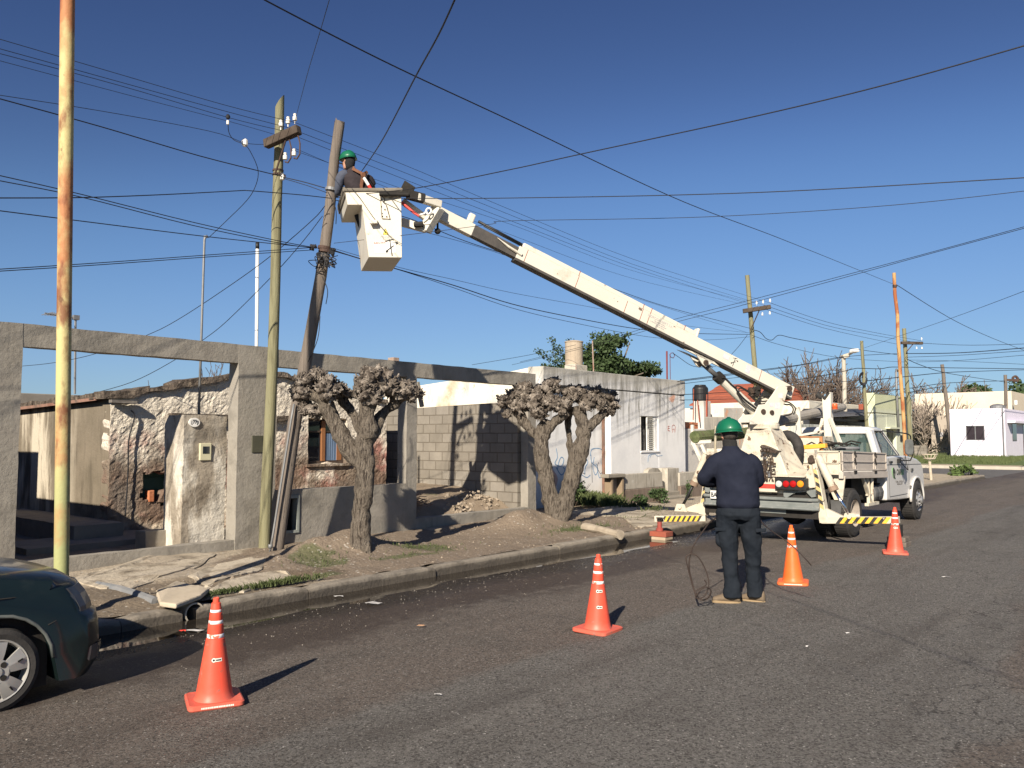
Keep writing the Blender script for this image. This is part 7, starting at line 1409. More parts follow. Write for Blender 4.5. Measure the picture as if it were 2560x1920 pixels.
# far grass verge
m_ = MB(); rnd = random.Random(6)
for i in range(9000):
    x = rnd.uniform(56, 65.8); y = rnd.uniform(9.2, 22); zg = .1*(x-53)/5 if x < 58 else .1+.2*(x-58)/8; L = rnd.uniform(.06,.2)*(1.8 if y > 14.5 else 1); d = Vector((rnd.uniform(-.5,.5), rnd.uniform(-.5,.5), 1))*L; s = Vector((.6,-.7,0))*.03; p = Vector((x,y,zg)); m_.add([p-s, p+s, p+d], [(0,1,2)])
tag(m_.build('verge_grass', GRASS), 'green grass verge in front of the lilac house', 'grass', kind='stuff')
# litter basket on a post
bp_ = at_g(2328, 1200, 0); bk_ = thing('litter_basket', 'pale wire litter basket on a thin post at the far pavement', 'basket', bp_); WIRE = mat('flaky_white_iron', [(.5,.45,.36),(.4,.33,.25)], 8, .8, .2); dB = (bp_-CP).dot(cf)
m_ = MB(); tp = at_z(2324, 1152, dB); m_.tube([bp_, tp], .05, 8); m_.build('post', WIRE, bk_); m_ = MB(); r0, r1 = .14, .29; z0_, z1_ = at_z(2324,1149,dB).z, at_z(2324,1136,dB).z
for r, z in ((r0,z0_),((r0+r1)/2,(z0_+z1_)/2-.05),(r1,z1_)): m_.tube([tp*1.0+Vector((r*math.cos(t), r*math.sin(t), z-tp.z)) for t in [2*PI*i/16 for i in range(17)]], .014, 5)
for i in range(12): t = 2*PI*i/12; e = Vector((math.cos(t), math.sin(t), 0)); m_.tube([tp+e*r0+Vector((0,0,z0_-tp.z)), tp+e*r1+Vector((0,0,z1_-tp.z))], .012, 4)
m_.build('basket', WIRE, bk_)
# tv antenna
m_ = MB(); ya_ = 19.0; m_.tube([at_y(187, 985, ya_), at_y(189, 792, ya_)], .025, 6); m_.beam(at_y(112,783,ya_), at_y(188,795,ya_), .03, .03)
for i in range(6): p = at_y(118+i*6, 784+i*1.0, ya_); m_.beam(p-Vector((0,.3-.03*i,0)), p+Vector((0,.3-.03*i,0)), .012, .012)
m_.obox(at_y(190,794,ya_), (.12,.1,.1)); tag(m_.build('tv_antenna', GALV), 'rooftop television antenna behind the flaking steel pole', 'antenna')
# ================================================================== OVERHEAD CABLES
CG_ = 'overhead cables'
def cable(label, pts, z0, z1, r=.009, name='cable', k=5, m=None, grp=None):
    u0, u1 = pts[0][0], pts[-1][0]; v0, v1 = pts[0][1], pts[-1][1]; Q = []
    for (u, v) in pts:
        t = (u-u0)/(u1-u0) if abs(u1-u0) > abs(v1-v0)*.3 else (v-v0)/(v1-v0); Q.append((float(u), float(v), (1/z0)*(1-t)+(1/z1)*t))
    P = [at_z(u, v, 1/iz) for u, v, iz in crom(Q, k)]
    out_ = lambda q: q[0] <= 0 or q[0] >= 2560 or q[1] < 0
    for end in (0, 1):      # spans that leave the view run on to their next support
        if out_(pts[-end]):
            a, b = (P[0], P[1]) if not end else (P[-1], P[-2]); d = (a-b).normalized()
            if k > 3 and d.z > .05: d = Vector((d.x, d.y, d.z*.8))
            ext = [a + d*t + Vector((0,0,.0012*t*t)) for t in (4, 9, 15, 24)]
            P = ext[::-1] + P if not end else P + ext
    m_ = MB(); m_.tube(P, r*.6, 5); return tag(m_.build(name, m or CABLE, smooth=True), label, 'cable')
L8 = 8.4
cable('uppermost thin wire running left from the insulator at the crossarm end', [(0,98),(300,186),(560,262),(737,306)], L8, 11.4, .006)
cable('second thin wire left of the greenish pole, ending at the middle insulator', [(0,122),(300,205),(560,277),(720,319)], L8, 11.5, .006)
cable('third thin wire left of the greenish pole, carrying the small black connector', [(0,134),(300,214),(568,293),(703,326)], L8, 11.55, .006)
cable('fourth faint wire left of the greenish pole', [(0,152),(300,232),(560,300),(700,340)], L8, 11.7, .005)
cable('faint wire ending at the left end of the near crossarm', [(0,238),(250,277),(520,327),(612,357),(664,361)], L8, 11.6, .006)
cable('upper wire from the near crossarm to the far one behind the boom', [(737,306),(1000,408),(1280,526),(1580,647),(1925,757)], 11.4, 26.6, .006)
cable('second wire from the near crossarm to the far one behind the boom', [(720,319),(1000,427),(1280,539),(1580,660),(1908,762)], 11.5, 26.7, .006)
cable('third wire from the near crossarm to the far one behind the boom', [(703,326),(1000,444),(1280,553),(1580,668),(1893,766)], 11.55, 26.8, .006)
cable('fourth faint wire passing the far green pole', [(724,372),(1000,470),(1280,562),(1560,670),(1862,752)], 11.6, 26.9, .005)
cable('faint lower wire in the bundle between the near and far poles', [(740,372),(1000,482),(1280,588),(1560,690),(1865,762)], 11.6, 26.9, .005)
cable('thick black cable from the left edge to the clamp on the greenish pole', [(0,247),(250,316),(500,390),(705,441)], L8, 11.65, .011)
cable('short cable linking the clamp on the greenish pole to the band of the leaning pole', [(708,443),(760,455),(812,470)], 11.65, 11.7, .011)
cable('thinner short cable just under the link between the two near poles', [(708,446),(765,463),(815,481)], 11.65, 11.7, .008)
cable('black cable rising slightly to the splice left of the greenish pole', [(0,495),(200,494),(400,487),(613,476)], 7.5, 10.5, .010)
cable('black cable falling from the splice to the leaning pole', [(613,476),(690,482),(760,488),(830,496)], 10.5, 11.7, .010)
cable('upper of the pair of cables falling from the left edge to the leaning pole', [(0,439),(200,485),(480,555),(700,603),(782,618)], L8, 11.6, .009)
cable('lower of the pair of cables falling from the left edge to the leaning pole', [(0,452),(200,492),(480,563),(700,608),(778,619)], L8, 11.6, .009)
cable('cable passing the head of the grey service mast', [(0,527),(150,546),(512,591),(780,619)], 7.8, 11.6, .009)
cable('upper of the two low cables rising from the left edge to the leaning pole', [(0,673),(250,657),(540,636),(780,619)], 7.8, 11.6, .008)
cable('lower of the two low cables rising from the left edge to the leaning pole', [(0,678),(250,662),(540,641),(780,625)], 7.8, 11.6, .008)
cable('service wire falling in a curve from the small connector to the grey mast', [(570,300),(572,330),(585,350),(612,362),(628,383),(645,425),(640,462),(618,500),(565,553),(522,594)], 10.6, 11.6, .008, k=4)
m_ = MB(); c = at_z(570,292,10.6); m_.lathe([(.012,-.03),(.025,-.02),(.028,.01),(.015,.03)], c, (0,0,1), 10); m_.lathe([(.018,-.1),(.018,-.05)], c, (0,0,1), 8, 1); tag(m_.build('wire_connector', [CABLE, PORC]), 'small black connector hanging on the third wire', 'connector')
m_ = MB(); c = at_z(612,357,10.9); m_.lathe([(.02,-.05),(.04,-.03),(.04,.03),(.02,.05)], c, (0,0,1), 10); tag(m_.build('wire_connector', PORC), 'small white connector at the bend of the service wire', 'connector')
cable('slack cable running from the leaning pole down past the masts to the roof', [(812,515),(781,550),(674,642),(560,724),(443,800),(367,838),(247,882),(140,906),(47,916)], 11.6, 19, .010)
cable('second slack cable below it from the leaning pole to the old house roof', [(806,540),(760,600),(690,680),(570,800),(506,851),(438,899),(330,955),(206,990)], 11.6, 14.5, .009)
cable('long diagonal cable from the top edge across the boom to the rusty orange pole', [(600,-38),(668,3),(960,153),(1280,303),(1673,489),(1950,596),(2235,711)], 5.5, 28, .010, k=8)
cable('diagonal cable continuing right from the rusty orange pole', [(2240,711),(2371,793),(2480,845),(2600,890)], 28, 60, .02)
cable('cable rising steeply from behind the worker to the top edge', [(903,430),(960,343),(1042,186),(1100,80),(1150,-30)], 12.1, 5.0, .011, k=8)
cable('thin wire rising steeply from the crossarm insulator to the top edge', [(737,304),(770,180),(800,80),(832,-30)], 11.4, 5.5, .005, k=8)
cable('thick cable rising from behind the bucket to the upper right corner', [(838,490),(1035,471),(1280,423),(1453,385),(1900,288),(2240,205),(2600,103)], 11.7, 6.5, .010, k=8)
cable('nearly level cable from behind the bucket to the right edge', [(838,494),(1088,496),(1280,495),(1673,488),(2030,475),(2600,442)], 11.7, 8.0, .009, k=8)
cable('second nearly level cable below, fading left into the leaning pole', [(835,608),(1060,582),(1230,560),(1280,552),(1770,542),(2230,513),(2600,473)], 11.7, 8.5, .006, k=8)
cable('upper cable of the double line rising to the right edge', [(1300,905),(1480,860),(1680,800),(1864,753),(2150,678),(2330,630),(2600,556)], 26, 13, .009, k=8)
cable('lower cable of the double line rising to the right edge', [(1280,912),(1480,865),(1680,808),(1864,761),(2150,683),(2330,633),(2600,560)], 26, 13, .009, k=8)
cable('thick bundled cable sagging from the leaning pole under the bucket to the far green pole', [(835,626),(895,645),(990,672),(1130,712),(1280,760),(1440,795),(1592,822),(1720,833),(1874,836)], 11.7, 26.8, .014, k=6)
cable('thinner cable hanging just below the thick bundle', [(835,628),(995,674),(1130,718),(1280,770),(1440,808),(1620,842),(1760,850),(1874,842)], 11.7, 26.8, .008, k=6)
cable('thin cable just above the thick bundle', [(835,621),(1000,669),(1130,698),(1280,732),(1500,772),(1700,812),(1874,832)], 11.7, 26.8, .006, k=6)
cable('black cable passing behind the boom tip and down to the far green pole', [(838,500),(1003,540),(1074,567),(1190,612),(1442,690),(1660,765),(1876,821)], 11.75, 26.8, .011, k=6)
cable('faint cable running down behind the boom to the far pole', [(1000,565),(1180,612),(1450,700),(1700,780),(1870,832)], 12.5, 26.8, .006)
cable('wavy cable from the far green pole to the rusty orange pole', [(1880,824),(1900,830),(1915,846),(1930,850),(1948,838),(1990,847),(2120,870),(2246,887)], 26.8, 37, .018)
cable('thin cable below the wavy one right of the far green pole', [(1880,838),(1950,862),(2090,893),(2260,905)], 26.8, 37, .012)
cable('upper faint wire from the far green pole to the crossarm behind the rusty pole', [(1925,757),(2060,803),(2180,830),(2304,852)], 26.6, 37.3, .011)
cable('middle faint wire from the far green pole to the crossarm behind the rusty pole', [(1908,762),(2060,812),(2180,837),(2295,857)], 26.7, 37.3, .011)
cable('lower faint wire from the far green pole to the pole behind the rusty one', [(1893,766),(2060,820),(2250,862)], 26.8, 37.3, .011)
cable('thick bundled cable right of the rusty pole to the right edge', [(2266,884),(2400,882),(2560,870),(2620,866)], 37, 30, .028)
cable('cable just below the thick bundle at the right edge', [(2266,893),(2400,888),(2560,877),(2620,873)], 37, 30, .016)
cable('thin cable at the height of the far crossarm running right', [(2306,858),(2430,863),(2620,858)], 37.3, 32, .016)
cable('cable from the tree crowns to the rusty pole, upper one', [(1700,951),(1900,925),(2000,912),(2110,892),(2246,884)], 24, 37, .018)
cable('cable crossing the bare trees to the pale pole and on to the right edge', [(1990,950),(2080,935),(2135,922),(2155,921),(2200,922),(2225,918),(2262,918),(2400,920),(2620,923)], 28, 36, .022)
cable('cable from the pale bare pole past the leaning dark pole to the right edge', [(2160,953),(2260,942),(2358,932),(2450,928),(2620,923)], 33, 60, .03)
cable('low cable between the pale pole and the dark upright pole', [(2170,980),(2280,970),(2364,958),(2513,952)], 33, 60, .028)
cable('lowest cable between the pale pole and the dark leaning pole', [(2270,982),(2320,972),(2362,966)], 37, 60, .035)
cable('cable dropping from the crossarm pole towards the dark upright pole', [(2268,898),(2300,912),(2355,930),(2430,943),(2513,955)], 37, 60, .026)
cable('upper cable fanning right from the pole behind the rusty one', [(2290,905),(2400,901),(2560,888),(2620,883)], 37, 30, .014)
cable('level thin cable just under the fanning one', [(2268,900),(2400,903),(2620,914)], 37, 30, .012)
cable('thin far wire rising to the right edge across the diagonal cable', [(2160,870),(2240,843),(2371,798),(2470,762),(2620,705)], 33, 16, .009)
cable('line from the white house roof corner behind the turret to the trees', [(1694,954),(1822,938),(1990,915),(2110,893)], 22, 35, .016)
cable('lower line from the white house roof corner behind the turret', [(1694,961),(1822,946),(1960,933),(2110,925)], 22, 35, .012)
cable('double wire level with the black tank lid', [(1696,987),(1822,980),(1960,965),(2160,950)], 24, 34, .018)
cable('wire level with the foot of the black tank', [(1696,1000),(1822,998),(1960,990),(2150,968)], 24, 34, .014)
cable('stay wire from the far green pole down to the left', [(1868,838),(1845,868),(1822,893)], 26.8, 24, .012)
cable('wire from the roof of the white house up to the leaning line', [(1180,912),(1320,888),(1440,862)], 18, 20, .008)
cable('slack wire from the loop mast to the lift cylinder side', [(1684,884),(1700,895),(1725,912),(1750,918),(1790,916)], 12.7, 20, .008)
cable('thin slack tie from the worker down across the bucket front', [(879,470),(900,495),(935,545),(975,590),(1004,610)], 11.26, 11.26, .006)

# ================================================================== TRAFFIC CONES
ORA = mat('cone_orange', [(.66,.075,.04),(.72,.10,.058)], 3, .45, .05, 30, layers=[dict(c=(.45,.12,.08), n=8, lo=.55, hi=.7, amt=.5), dict(c=(.25,.13,.1), n=16, lo=.62, hi=.66, dt=9, amt=.7), dict(c=(.34,.2,.15), z=(.16,.0), zn=.1, zs=20, amt=.5)])
ORA2 = mat('cone_bright_orange', [(.78,.12,.022),(.83,.155,.035)], 3, .45, .05, 30, layers=[dict(c=(.6,.14,.05), n=8, lo=.55, hi=.7, amt=.4), dict(c=(.3,.13,.08), n=16, lo=.63, hi=.67, dt=9, amt=.7), dict(c=(.4,.2,.13), z=(.12,.0), zn=.1, zs=20, amt=.4)])
REFL = mat('reflective_band', [(.72,.71,.70),(.8,.79,.77)], 10, .35, .05, layers=[dict(c=(.75,.12,.05), n=16, lo=.56, hi=.6, dt=3, amt=.9)])
STK = mat('sticker', [(.7,.68,.6),(.76,.74,.66)], 10, .5, 0)
def cone(label, u, v, rz, m, stickers=(), lettering=False, tilt=0, s=1.0):
    p = at_g(u, v, 0); p = at_g(u, v, road_z(p.x, p.y)); c = thing('traffic_cone', label, 'cone', p, rz, 'traffic cones around the work area'); c.rotation_euler[1] = tilt
    m_ = MB(); a = .165*s; q = []
    def sq(a, z, rr, wob_=0):
        out = []
        for cx, cy, t0 in ((a-rr, a-rr, 0), (-a+rr, a-rr, PI/2), (-a+rr, -a+rr, PI), (a-rr, -a+rr, 1.5*PI)):
            for i in range(5): t = t0+PI/2*i/4; out.append(Vector((cx+rr*math.cos(t), cy+rr*math.sin(t), z)))
        return out
    m_.rings([sq(a-.006, .0, .03), sq(a, .008, .035), sq(a, .028, .035), sq(a-.01, .034, .03), sq(a-.03, .030, .02), sq(a-.05, .030, .02)]); ob = m_.build('base', m, None, auto=35, local=True); ob.location = (0,0,0); ob.parent = c
    m_ = MB(); prof = [(.125,.026),(.112,.045),(.106,.08),(.056,.395),(.050,.397),(.049,.425),(.0495,.427),(.046,.482),(.042,.484),(.041,.508),(.0415,.51),(.038,.552),(.034,.554),(.033,.574),(.0325,.58),(.031,.59),(.028,.612),(.020,.616),(.020,.640),(.014,.646),(.012,.64),(.012,.60)]
    m_.lathe([(r*s, z*s) for r, z in prof], (0,0,0), n=32, cap=False); ob = m_.build('body', m, None, auto=35, local=True); ob.location = (0,0,0); ob.parent = c
    for z0, z1, r0, r1 in ((.400,.424,.0505,.0495),(.486,.507,.0425,.0415),(.556,.573,.0345,.0335)):
        m_ = MB(); m_.lathe([(r0*s,z0*s),((r0+.0012)*s,(z0+.001)*s),((r1+.0012)*s,(z1-.001)*s),(r1*s,z1*s)], (0,0,0), n=32, cap=False); ob = m_.build('reflective_band', REFL, None, smooth=True, local=True); ob.location = (0,0,0); ob.parent = c
    for (z, t0, w_) in stickers:
        m_ = MB(); V = []; n = 8; h = .010; rr = lambda zz: (.106 + (.056-.106)*(zz-.08)/(.395-.08) + .0015)*s
        for zz in (z-h, z+h):
            for i in range(n+1): t = t0 + w_*i/n; V.append((rr(zz)*math.cos(t), rr(zz)*math.sin(t), zz*s))
        m_.add(V, [(i,i+1,n+2+i,n+1+i) for i in range(n)]); t = t0+w_*.14; 
        m_.lathe([(.013,0),(.013,.001),(0,.001)], Vector((rr(z)*math.cos(t), rr(z)*math.sin(t), z*s)), (math.cos(t), math.sin(t), .16), 14); m_.lathe([(.007,.0012),(.007,.002),(0,.002)], Vector((rr(z)*math.cos(t), rr(z)*math.sin(t), z*s)), (math.cos(t), math.sin(t), .16), 10, 1)
        for k in range(4): tt = t0+w_*(.35+.15*k); cc = Vector((rr(z)*math.cos(tt), rr(z)*math.sin(tt), z*s)); e = Vector((math.cos(tt), math.sin(tt), 0)); tg = Vector((-math.sin(tt), math.cos(tt), 0)); m_.obox(cc+e*.0012, (.007,.001,.008), Matrix((tg, e, Vector((0,0,1)))).transposed(), 1)
        ob = m_.build('sticker', [STK, INK], None, local=True); ob.location = (0,0,0); ob.parent = c
    if lettering:
        m_ = MB(); rnd = random.Random(3); x = -.09
        while x < .09: w_ = rnd.uniform(.006,.013); m_.box((x, -a-.0012, .012), (x+w_*.8, -a-.0002, .022)); x += w_
        ob = m_.build('base_lettering', STK, None, local=True); ob.location = (0,0,0); ob.parent = c
    return c
vd = lambda u: math.atan2(-(cf*2074 + cr*(u-1280)).y, -(cf*2074 + cr*(u-1280)).x)   # direction back to the viewer
rz1 = vd(534)+PI/2+.10; a1 = vd(534) - rz1
cone('nearest cone with peeling bands standing beside the dark car', 535, 1755, rz1, ORA, ((.275, a1-.20, .75),), True, .0)
rz2 = vd(1495)+PI/4+.25; a2 = vd(1495)-rz2
cone('faded red cone with two small stickers, alone in the middle of the road', 1494, 1577, rz2, ORA, ((.345, a2-.15, .75),(.215, a2-.05, .5)), False, .02)
rz3 = vd(1983)+PI/2-.03; a3 = vd(1983)-rz3
cone('bright orange cone right behind the standing worker', 1983, 1459, rz3, ORA2, (), True, -.015)
rz4 = vd(2238)+PI/2+.06; a4 = vd(2238)-rz4
cone('farthest cone, standing by the right outrigger of the truck', 2238, 1384, rz4, ORA, ((.365, a4-.2, .8),), False, .018)

# ================================================================== PEOPLE
SKIN = mat('skin', [(.42,.22,.15),(.48,.27,.19)], 8, .55, .05); NAVY = mat('navy_sweater', [(.012,.0145,.025),(.019,.022,.036)], 5, .98, .25, 140, bdist=.004, spec=.08)
TROU = mat('dark_trousers', [(.011,.0145,.020),(.019,.023,.030)], 5, .95, .2, 90, bdist=.004, spec=.08); BOOT = mat('tan_boot', [(.12,.09,.06),(.18,.135,.09)], 12, .8, .3); SOLE = mat('boot_sole', [(.24,.17,.095),(.3,.22,.13)], 10, .85, .2)
HAIR = mat('dark_hair', [(.02,.016,.013),(.06,.05,.042)], 40, .7, .4, 80); GHAT = mat('green_helmet', [(.003,.098,.05),(.010,.125,.066)], 3, .38, .03, 10, coat=.1); WOOL = mat('black_wool', [(.010,.010,.011),(.022,.022,.022)], 14, .95, .4, 100)
VEST = mat('dark_vest', [(.022,.017,.02),(.035,.028,.032)], 5, .9, .2); SLEV = mat('blue_grey_sleeve', [(.05,.058,.085),(.075,.085,.115)], 5, .9, .2)
CLT = bpy.data.textures.new('cloth_folds', 'CLOUDS'); CLT.noise_scale = .13; CLT.noise_depth = 2
def cloth(o, vox, disp, st=8):
    r = o.modifiers.new('remesh', 'REMESH'); r.mode = 'VOXEL'; r.voxel_size = vox; r.use_smooth_shade = True
    s_ = o.modifiers.new('smooth', 'SMOOTH'); s_.factor = .5; s_.iterations = st
    if disp: d_ = o.modifiers.new('folds', 'DISPLACE'); d_.texture = CLT; d_.strength = disp; d_.mid_level = .5; d_.texture_coords = 'LOCAL'
    return o
class Fig:
    def __init__(s, th, base, ex, ey, k=1.0, lean=0): s.lean = lean; s.th = th; s.b = Vector(base); s.x = Vector(ex); s.y = Vector(ey); s.k = k
    def p(s, x, y, z):
        x = x + s.lean*max(0, 1.3-z)/1.3
        return s.b + (s.x*x + s.y*y + Vector((0,0,1))*z)*s.k
    def stack(s, mb, R, n=28):   # R: (z, cx, cy, rx, ry, power)
        out = []
        for z, cx, cy, rx, ry, pw in R:
            ring = []
            for j in range(n):
                t = 2*PI*j/n; c, q = math.cos(t), math.sin(t); c = math.copysign(abs(c)**pw, c); q = math.copysign(abs(q)**pw, q); ring.append(s.p(cx+rx*c, cy+ry*q, z))
            out.append(ring)
        mb.rings(out)
    def limb(s, mb, P, R, n=14):
        Q = crom([tuple(map(float, a))+(float(r),) for a, r in zip(P, R)], 5); mb.tube([s.p(*q[:3]) for q in Q], [q[3]*s.k for q in Q], n)
    def hand(s, mb, w_, d, side, curl=.5):
        # palm plus four bent fingers and a thumb; d: direction the hand points, side: direction of the thumb
        w_ = Vector(w_); d = Vector(d).normalized(); sd = (Vector(side) - d*Vector(side).dot(d)).normalized(); nn = d.cross(sd); P = lambda v: s.p(*v)
        mb.tube([P(w_-d*.02), P(w_+d*.03), P(w_+d*.085)], [(.024,.02),(.038,.017),(.036,.014)], 12)
        for i, L in enumerate((.068,.078,.072,.056)):
            o = w_ + d*.082 + sd*(.026-.0175*i); a = o + (d*math.cos(curl*.6)+nn*math.sin(curl*.6))*L*.45; b = a + (d*math.cos(curl*1.8)+nn*math.sin(curl*1.8))*L*.33; c = b + (d*math.cos(curl*2.7)+nn*math.sin(curl*2.7))*L*.25
            mb.tube([P(o-d*.02), P(o), P(a), P(b), P(c)], [.0095,.0095,.009,.008,.0065], 8)
        o = w_ + d*.025 + sd*.03; a = o + (d*.6+sd*.7+nn*.2)*.035; b = a + (d*.9+sd*.25+nn*.4)*.03; mb.tube([P(o-sd*.015), P(o), P(a), P(b)], [.013,.012,.011,.008], 8)
    def head(s, mb, c, tx, ty):
        # skull, jaw, nose, ears, lips; (tx, ty) is where the face looks
        c = Vector(c); f = Vector((tx, ty, -.12)).normalized(); r = Vector((f.y, -f.x, 0)).normalized(); u = r.cross(f); u = u if u.z > 0 else -u
        L = lambda a, b, d: c + r*a + f*b + u*d
        n = 20; R = []
        for z, rx, ry, cy in ((-.125,.03,.03,.04),(-.115,.045,.05,.035),(-.09,.056,.068,.022),(-.05,.066,.082,.008),(0,.073,.092,0),(.04,.075,.095,-.004),(.08,.066,.085,-.006),(.11,.045,.06,-.006),(.125,.015,.02,-.005)):
            R.append([s.p(*L(rx*math.cos(2*PI*j/n), cy+ry*math.sin(2*PI*j/n), z)) for j in range(n)])
        mb.rings(R); mb.tube([s.p(*L(0,.085,.0)), s.p(*L(0,.108,-.035)), s.p(*L(0,.09,-.045))], [.01,.015,.01], 8)
        for k in (-1, 1):
            mb.ball(s.p(*L(.074*k,-.005,-.015)), (.012,.018,.030), 8, 6); mb.ball(s.p(*L(.03*k,.078,.004)), .012, 8, 6)
        mb.tube([s.p(*L(-.022,.082,-.075)), s.p(*L(0,.088,-.073)), s.p(*L(.022,.082,-.075))], .008, 6); return L
def helmet(fig, L, parent, m):
    m_ = MB(); n = 28; R = []
    for z, rx, ry in ((.018,.108,.128),(.03,.116,.140),(.055,.113,.137),(.09,.102,.122),(.125,.08,.095),(.147,.045,.055),(.155,.012,.015)):
        R.append([fig.p(*L(rx*math.cos(2*PI*j/n), ry*math.sin(2*PI*j/n)-.002, z)) for j in range(n)])
    m_.rings(R); R2 = []
    for rr, z in ((1.0,.026),(1.10,.016),(1.10,.012),(.95,.018)):
        R2.append([fig.p(*L(.112*rr*math.cos(2*PI*j/n), (.136+(.035 if math.sin(2*PI*j/n) > .2 else 0)*math.sin(2*PI*j/n))*rr*math.sin(2*PI*j/n), z)) for j in range(n)])
    m_.rings(R2, cap=False); m_.tube([fig.p(*L(0, .12*math.cos(t), .03+.132*math.sin(t))) for t in [PI*i/10 for i in range(1, 10)]], .008, 6)
    return m_.build('helmet', m, parent, smooth=True)
# -- standing worker
hb_ = at_g(1850, 1510, -.035); ey = Vector((hb_.x, hb_.y, 0)).normalized(); ex = Vector((ey.y, -ey.x, 0))
wk = thing('person', 'standing worker seen from behind in green helmet, navy sweater and dark cargo trousers', 'person', hb_); F1 = Fig(wk, hb_, ex, ey)
m_ = MB()
F1.stack(m_, [(.86,0,.0,.10,.08,1),(.9,0,0,.14,.10,1),(1.02,0,.0,.14,.10,1),(1.2,-.01,.0,.155,.11,1),(1.36,-.02,-.01,.17,.11,1),(1.46,-.03,-.005,.14,.08,1),(1.52,-.05,.0,.06,.06,1)])
for s_, xf, yf_ in ((-1,-.075,.0),(1,.14,.10)):
    F1.limb(m_, [(.10*s_,0,.80),((-.088 if s_ < 0 else .128),(.005 if s_ < 0 else .06),.48),((-.073 if s_ < 0 else .15),(0 if s_ < 0 else .095),.09)], [.055,.048,.036])
F1.limb(m_, [(-.02,.0,1.42),(-.05,.01,1.52),(-.075,.02,1.6)], [.065,.056,.055]); LH = F1.head(m_, (-.078,.025,1.672), -.42, .9)
F1.limb(m_, [(-.20,.0,1.44),(-.30,.03,1.25),(-.22,.20,1.16)], [.05,.042,.034]); F1.limb(m_, [(.15,.0,1.44),(.19,.08,1.22),(.08,.27,1.20)], [.05,.042,.034])
F1.limb(m_, [(-.31,.05,1.22),(-.20,.22,1.17),(-.13,.30,1.19)], [.042,.034,.028]); F1.limb(m_, [(.19,.1,1.2),(.10,.25,1.2),(.03,.31,1.2)], [.042,.034,.028])
F1.hand(m_, (-.12,.31,1.20), (.75,.5,.1), (0,0,1), .7); F1.hand(m_, (.02,.32,1.20), (-.7,.55,.1), (0,0,1), .7)
cloth(m_.build('body', SKIN, wk), .0075, 0, 2)
m_ = MB()
F1.stack(m_, [(.938,-.005,.0,.19,.135,.9),(.955,-.005,.0,.205,.15,.9),(.985,-.005,-.01,.215,.158,.9),(1.06,-.005,-.01,.208,.152,.92),(1.18,-.005,-.01,.205,.15,.95),(1.30,-.01,-.015,.212,.15,.95),(1.385,-.02,-.015,.208,.145,.95),(1.44,-.03,-.01,.185,.125,1),(1.485,-.045,.0,.135,.095,1),(1.52,-.06,.005,.085,.078,1),(1.56,-.068,.01,.070,.070,1)])
F1.limb(m_, [(-.14,-.01,1.42),(-.215,-.01,1.385),(-.285,.0,1.29),(-.325,.02,1.235),(-.305,.08,1.20),(-.20,.22,1.19),(-.14,.285,1.20)], [.085,.088,.078,.074,.07,.055,.045])
F1.limb(m_, [(.09,-.01,1.415),(.145,-.005,1.375),(.185,.03,1.26),(.175,.09,1.2),(.09,.24,1.20),(.04,.3,1.20)], [.085,.085,.075,.07,.055,.045])
sw = cloth(m_.build('sweater', NAVY, wk), .011, .022, 5)
m_ = MB(); F1.stack(m_, [(1.545,-.066,.01,.073,.073,1),(1.575,-.07,.014,.073,.075,1),(1.61,-.073,.018,.071,.076,1),(1.625,-.075,.02,.066,.072,1)]); cloth(m_.build('neck_warmer', WOOL, wk), .008, .008, 3)
m_ = MB(); F1.stack(m_, [(.83,0,-.0,.15,.13,.9),(.88,0,-.005,.20,.148,.9),(.95,0,0,.195,.14,.9),(1.0,0,0,.18,.13,.9)])
F1.limb(m_, [(-.095,-.005,.90),(-.105,.0,.78),(-.105,.0,.66),(-.088,.005,.48),(-.08,.0,.30),(-.073,.0,.12),(-.072,.0,.065)], [.112,.112,.10,.085,.078,.082,.087])
F1.limb(m_, [(.105,-.005,.90),(.115,.02,.78),(.12,.03,.66),(.128,.06,.48),(.138,.08,.30),(.15,.095,.12),(.152,.10,.065)], [.108,.106,.094,.083,.076,.079,.085])
F1.limb(m_, [(-.165,.0,.72),(-.178,.0,.64),(-.165,.0,.56)], [.04,.05,.035]); F1.limb(m_, [(.175,.02,.72),(.185,.03,.64),(.18,.04,.56)], [.035,.045,.03])
tr = cloth(m_.build('trousers', TROU, wk), .010, .040, 2)
m_ = MB()
for (x, y, z, yw_) in ((-.175,-.085,.70,-.35),(.21,-.06,.70,.5)):
    q = []
    for a, b in ((-.06,.05),(.055,.055),(.06,.02),(-.055,.012)): q.append(F1.p(x+a*math.cos(yw_), y-.002-a*math.sin(yw_)*-1*.6, z+b))
    m_.prism(q, -F1.y*.012)
m_.tube([F1.p(-.14,-.150,.93), F1.p(-.05,-.153,.905), F1.p(.03,-.152,.91)], .004, 4); m_.tube([F1.p(-.185,-.08,.96), F1.p(-.195,-.05,.9), F1.p(-.19,.0,.86)], .004, 4); cloth(m_.build('pocket_flap', TROU, wk, recalc=True), .006, 0, 1)
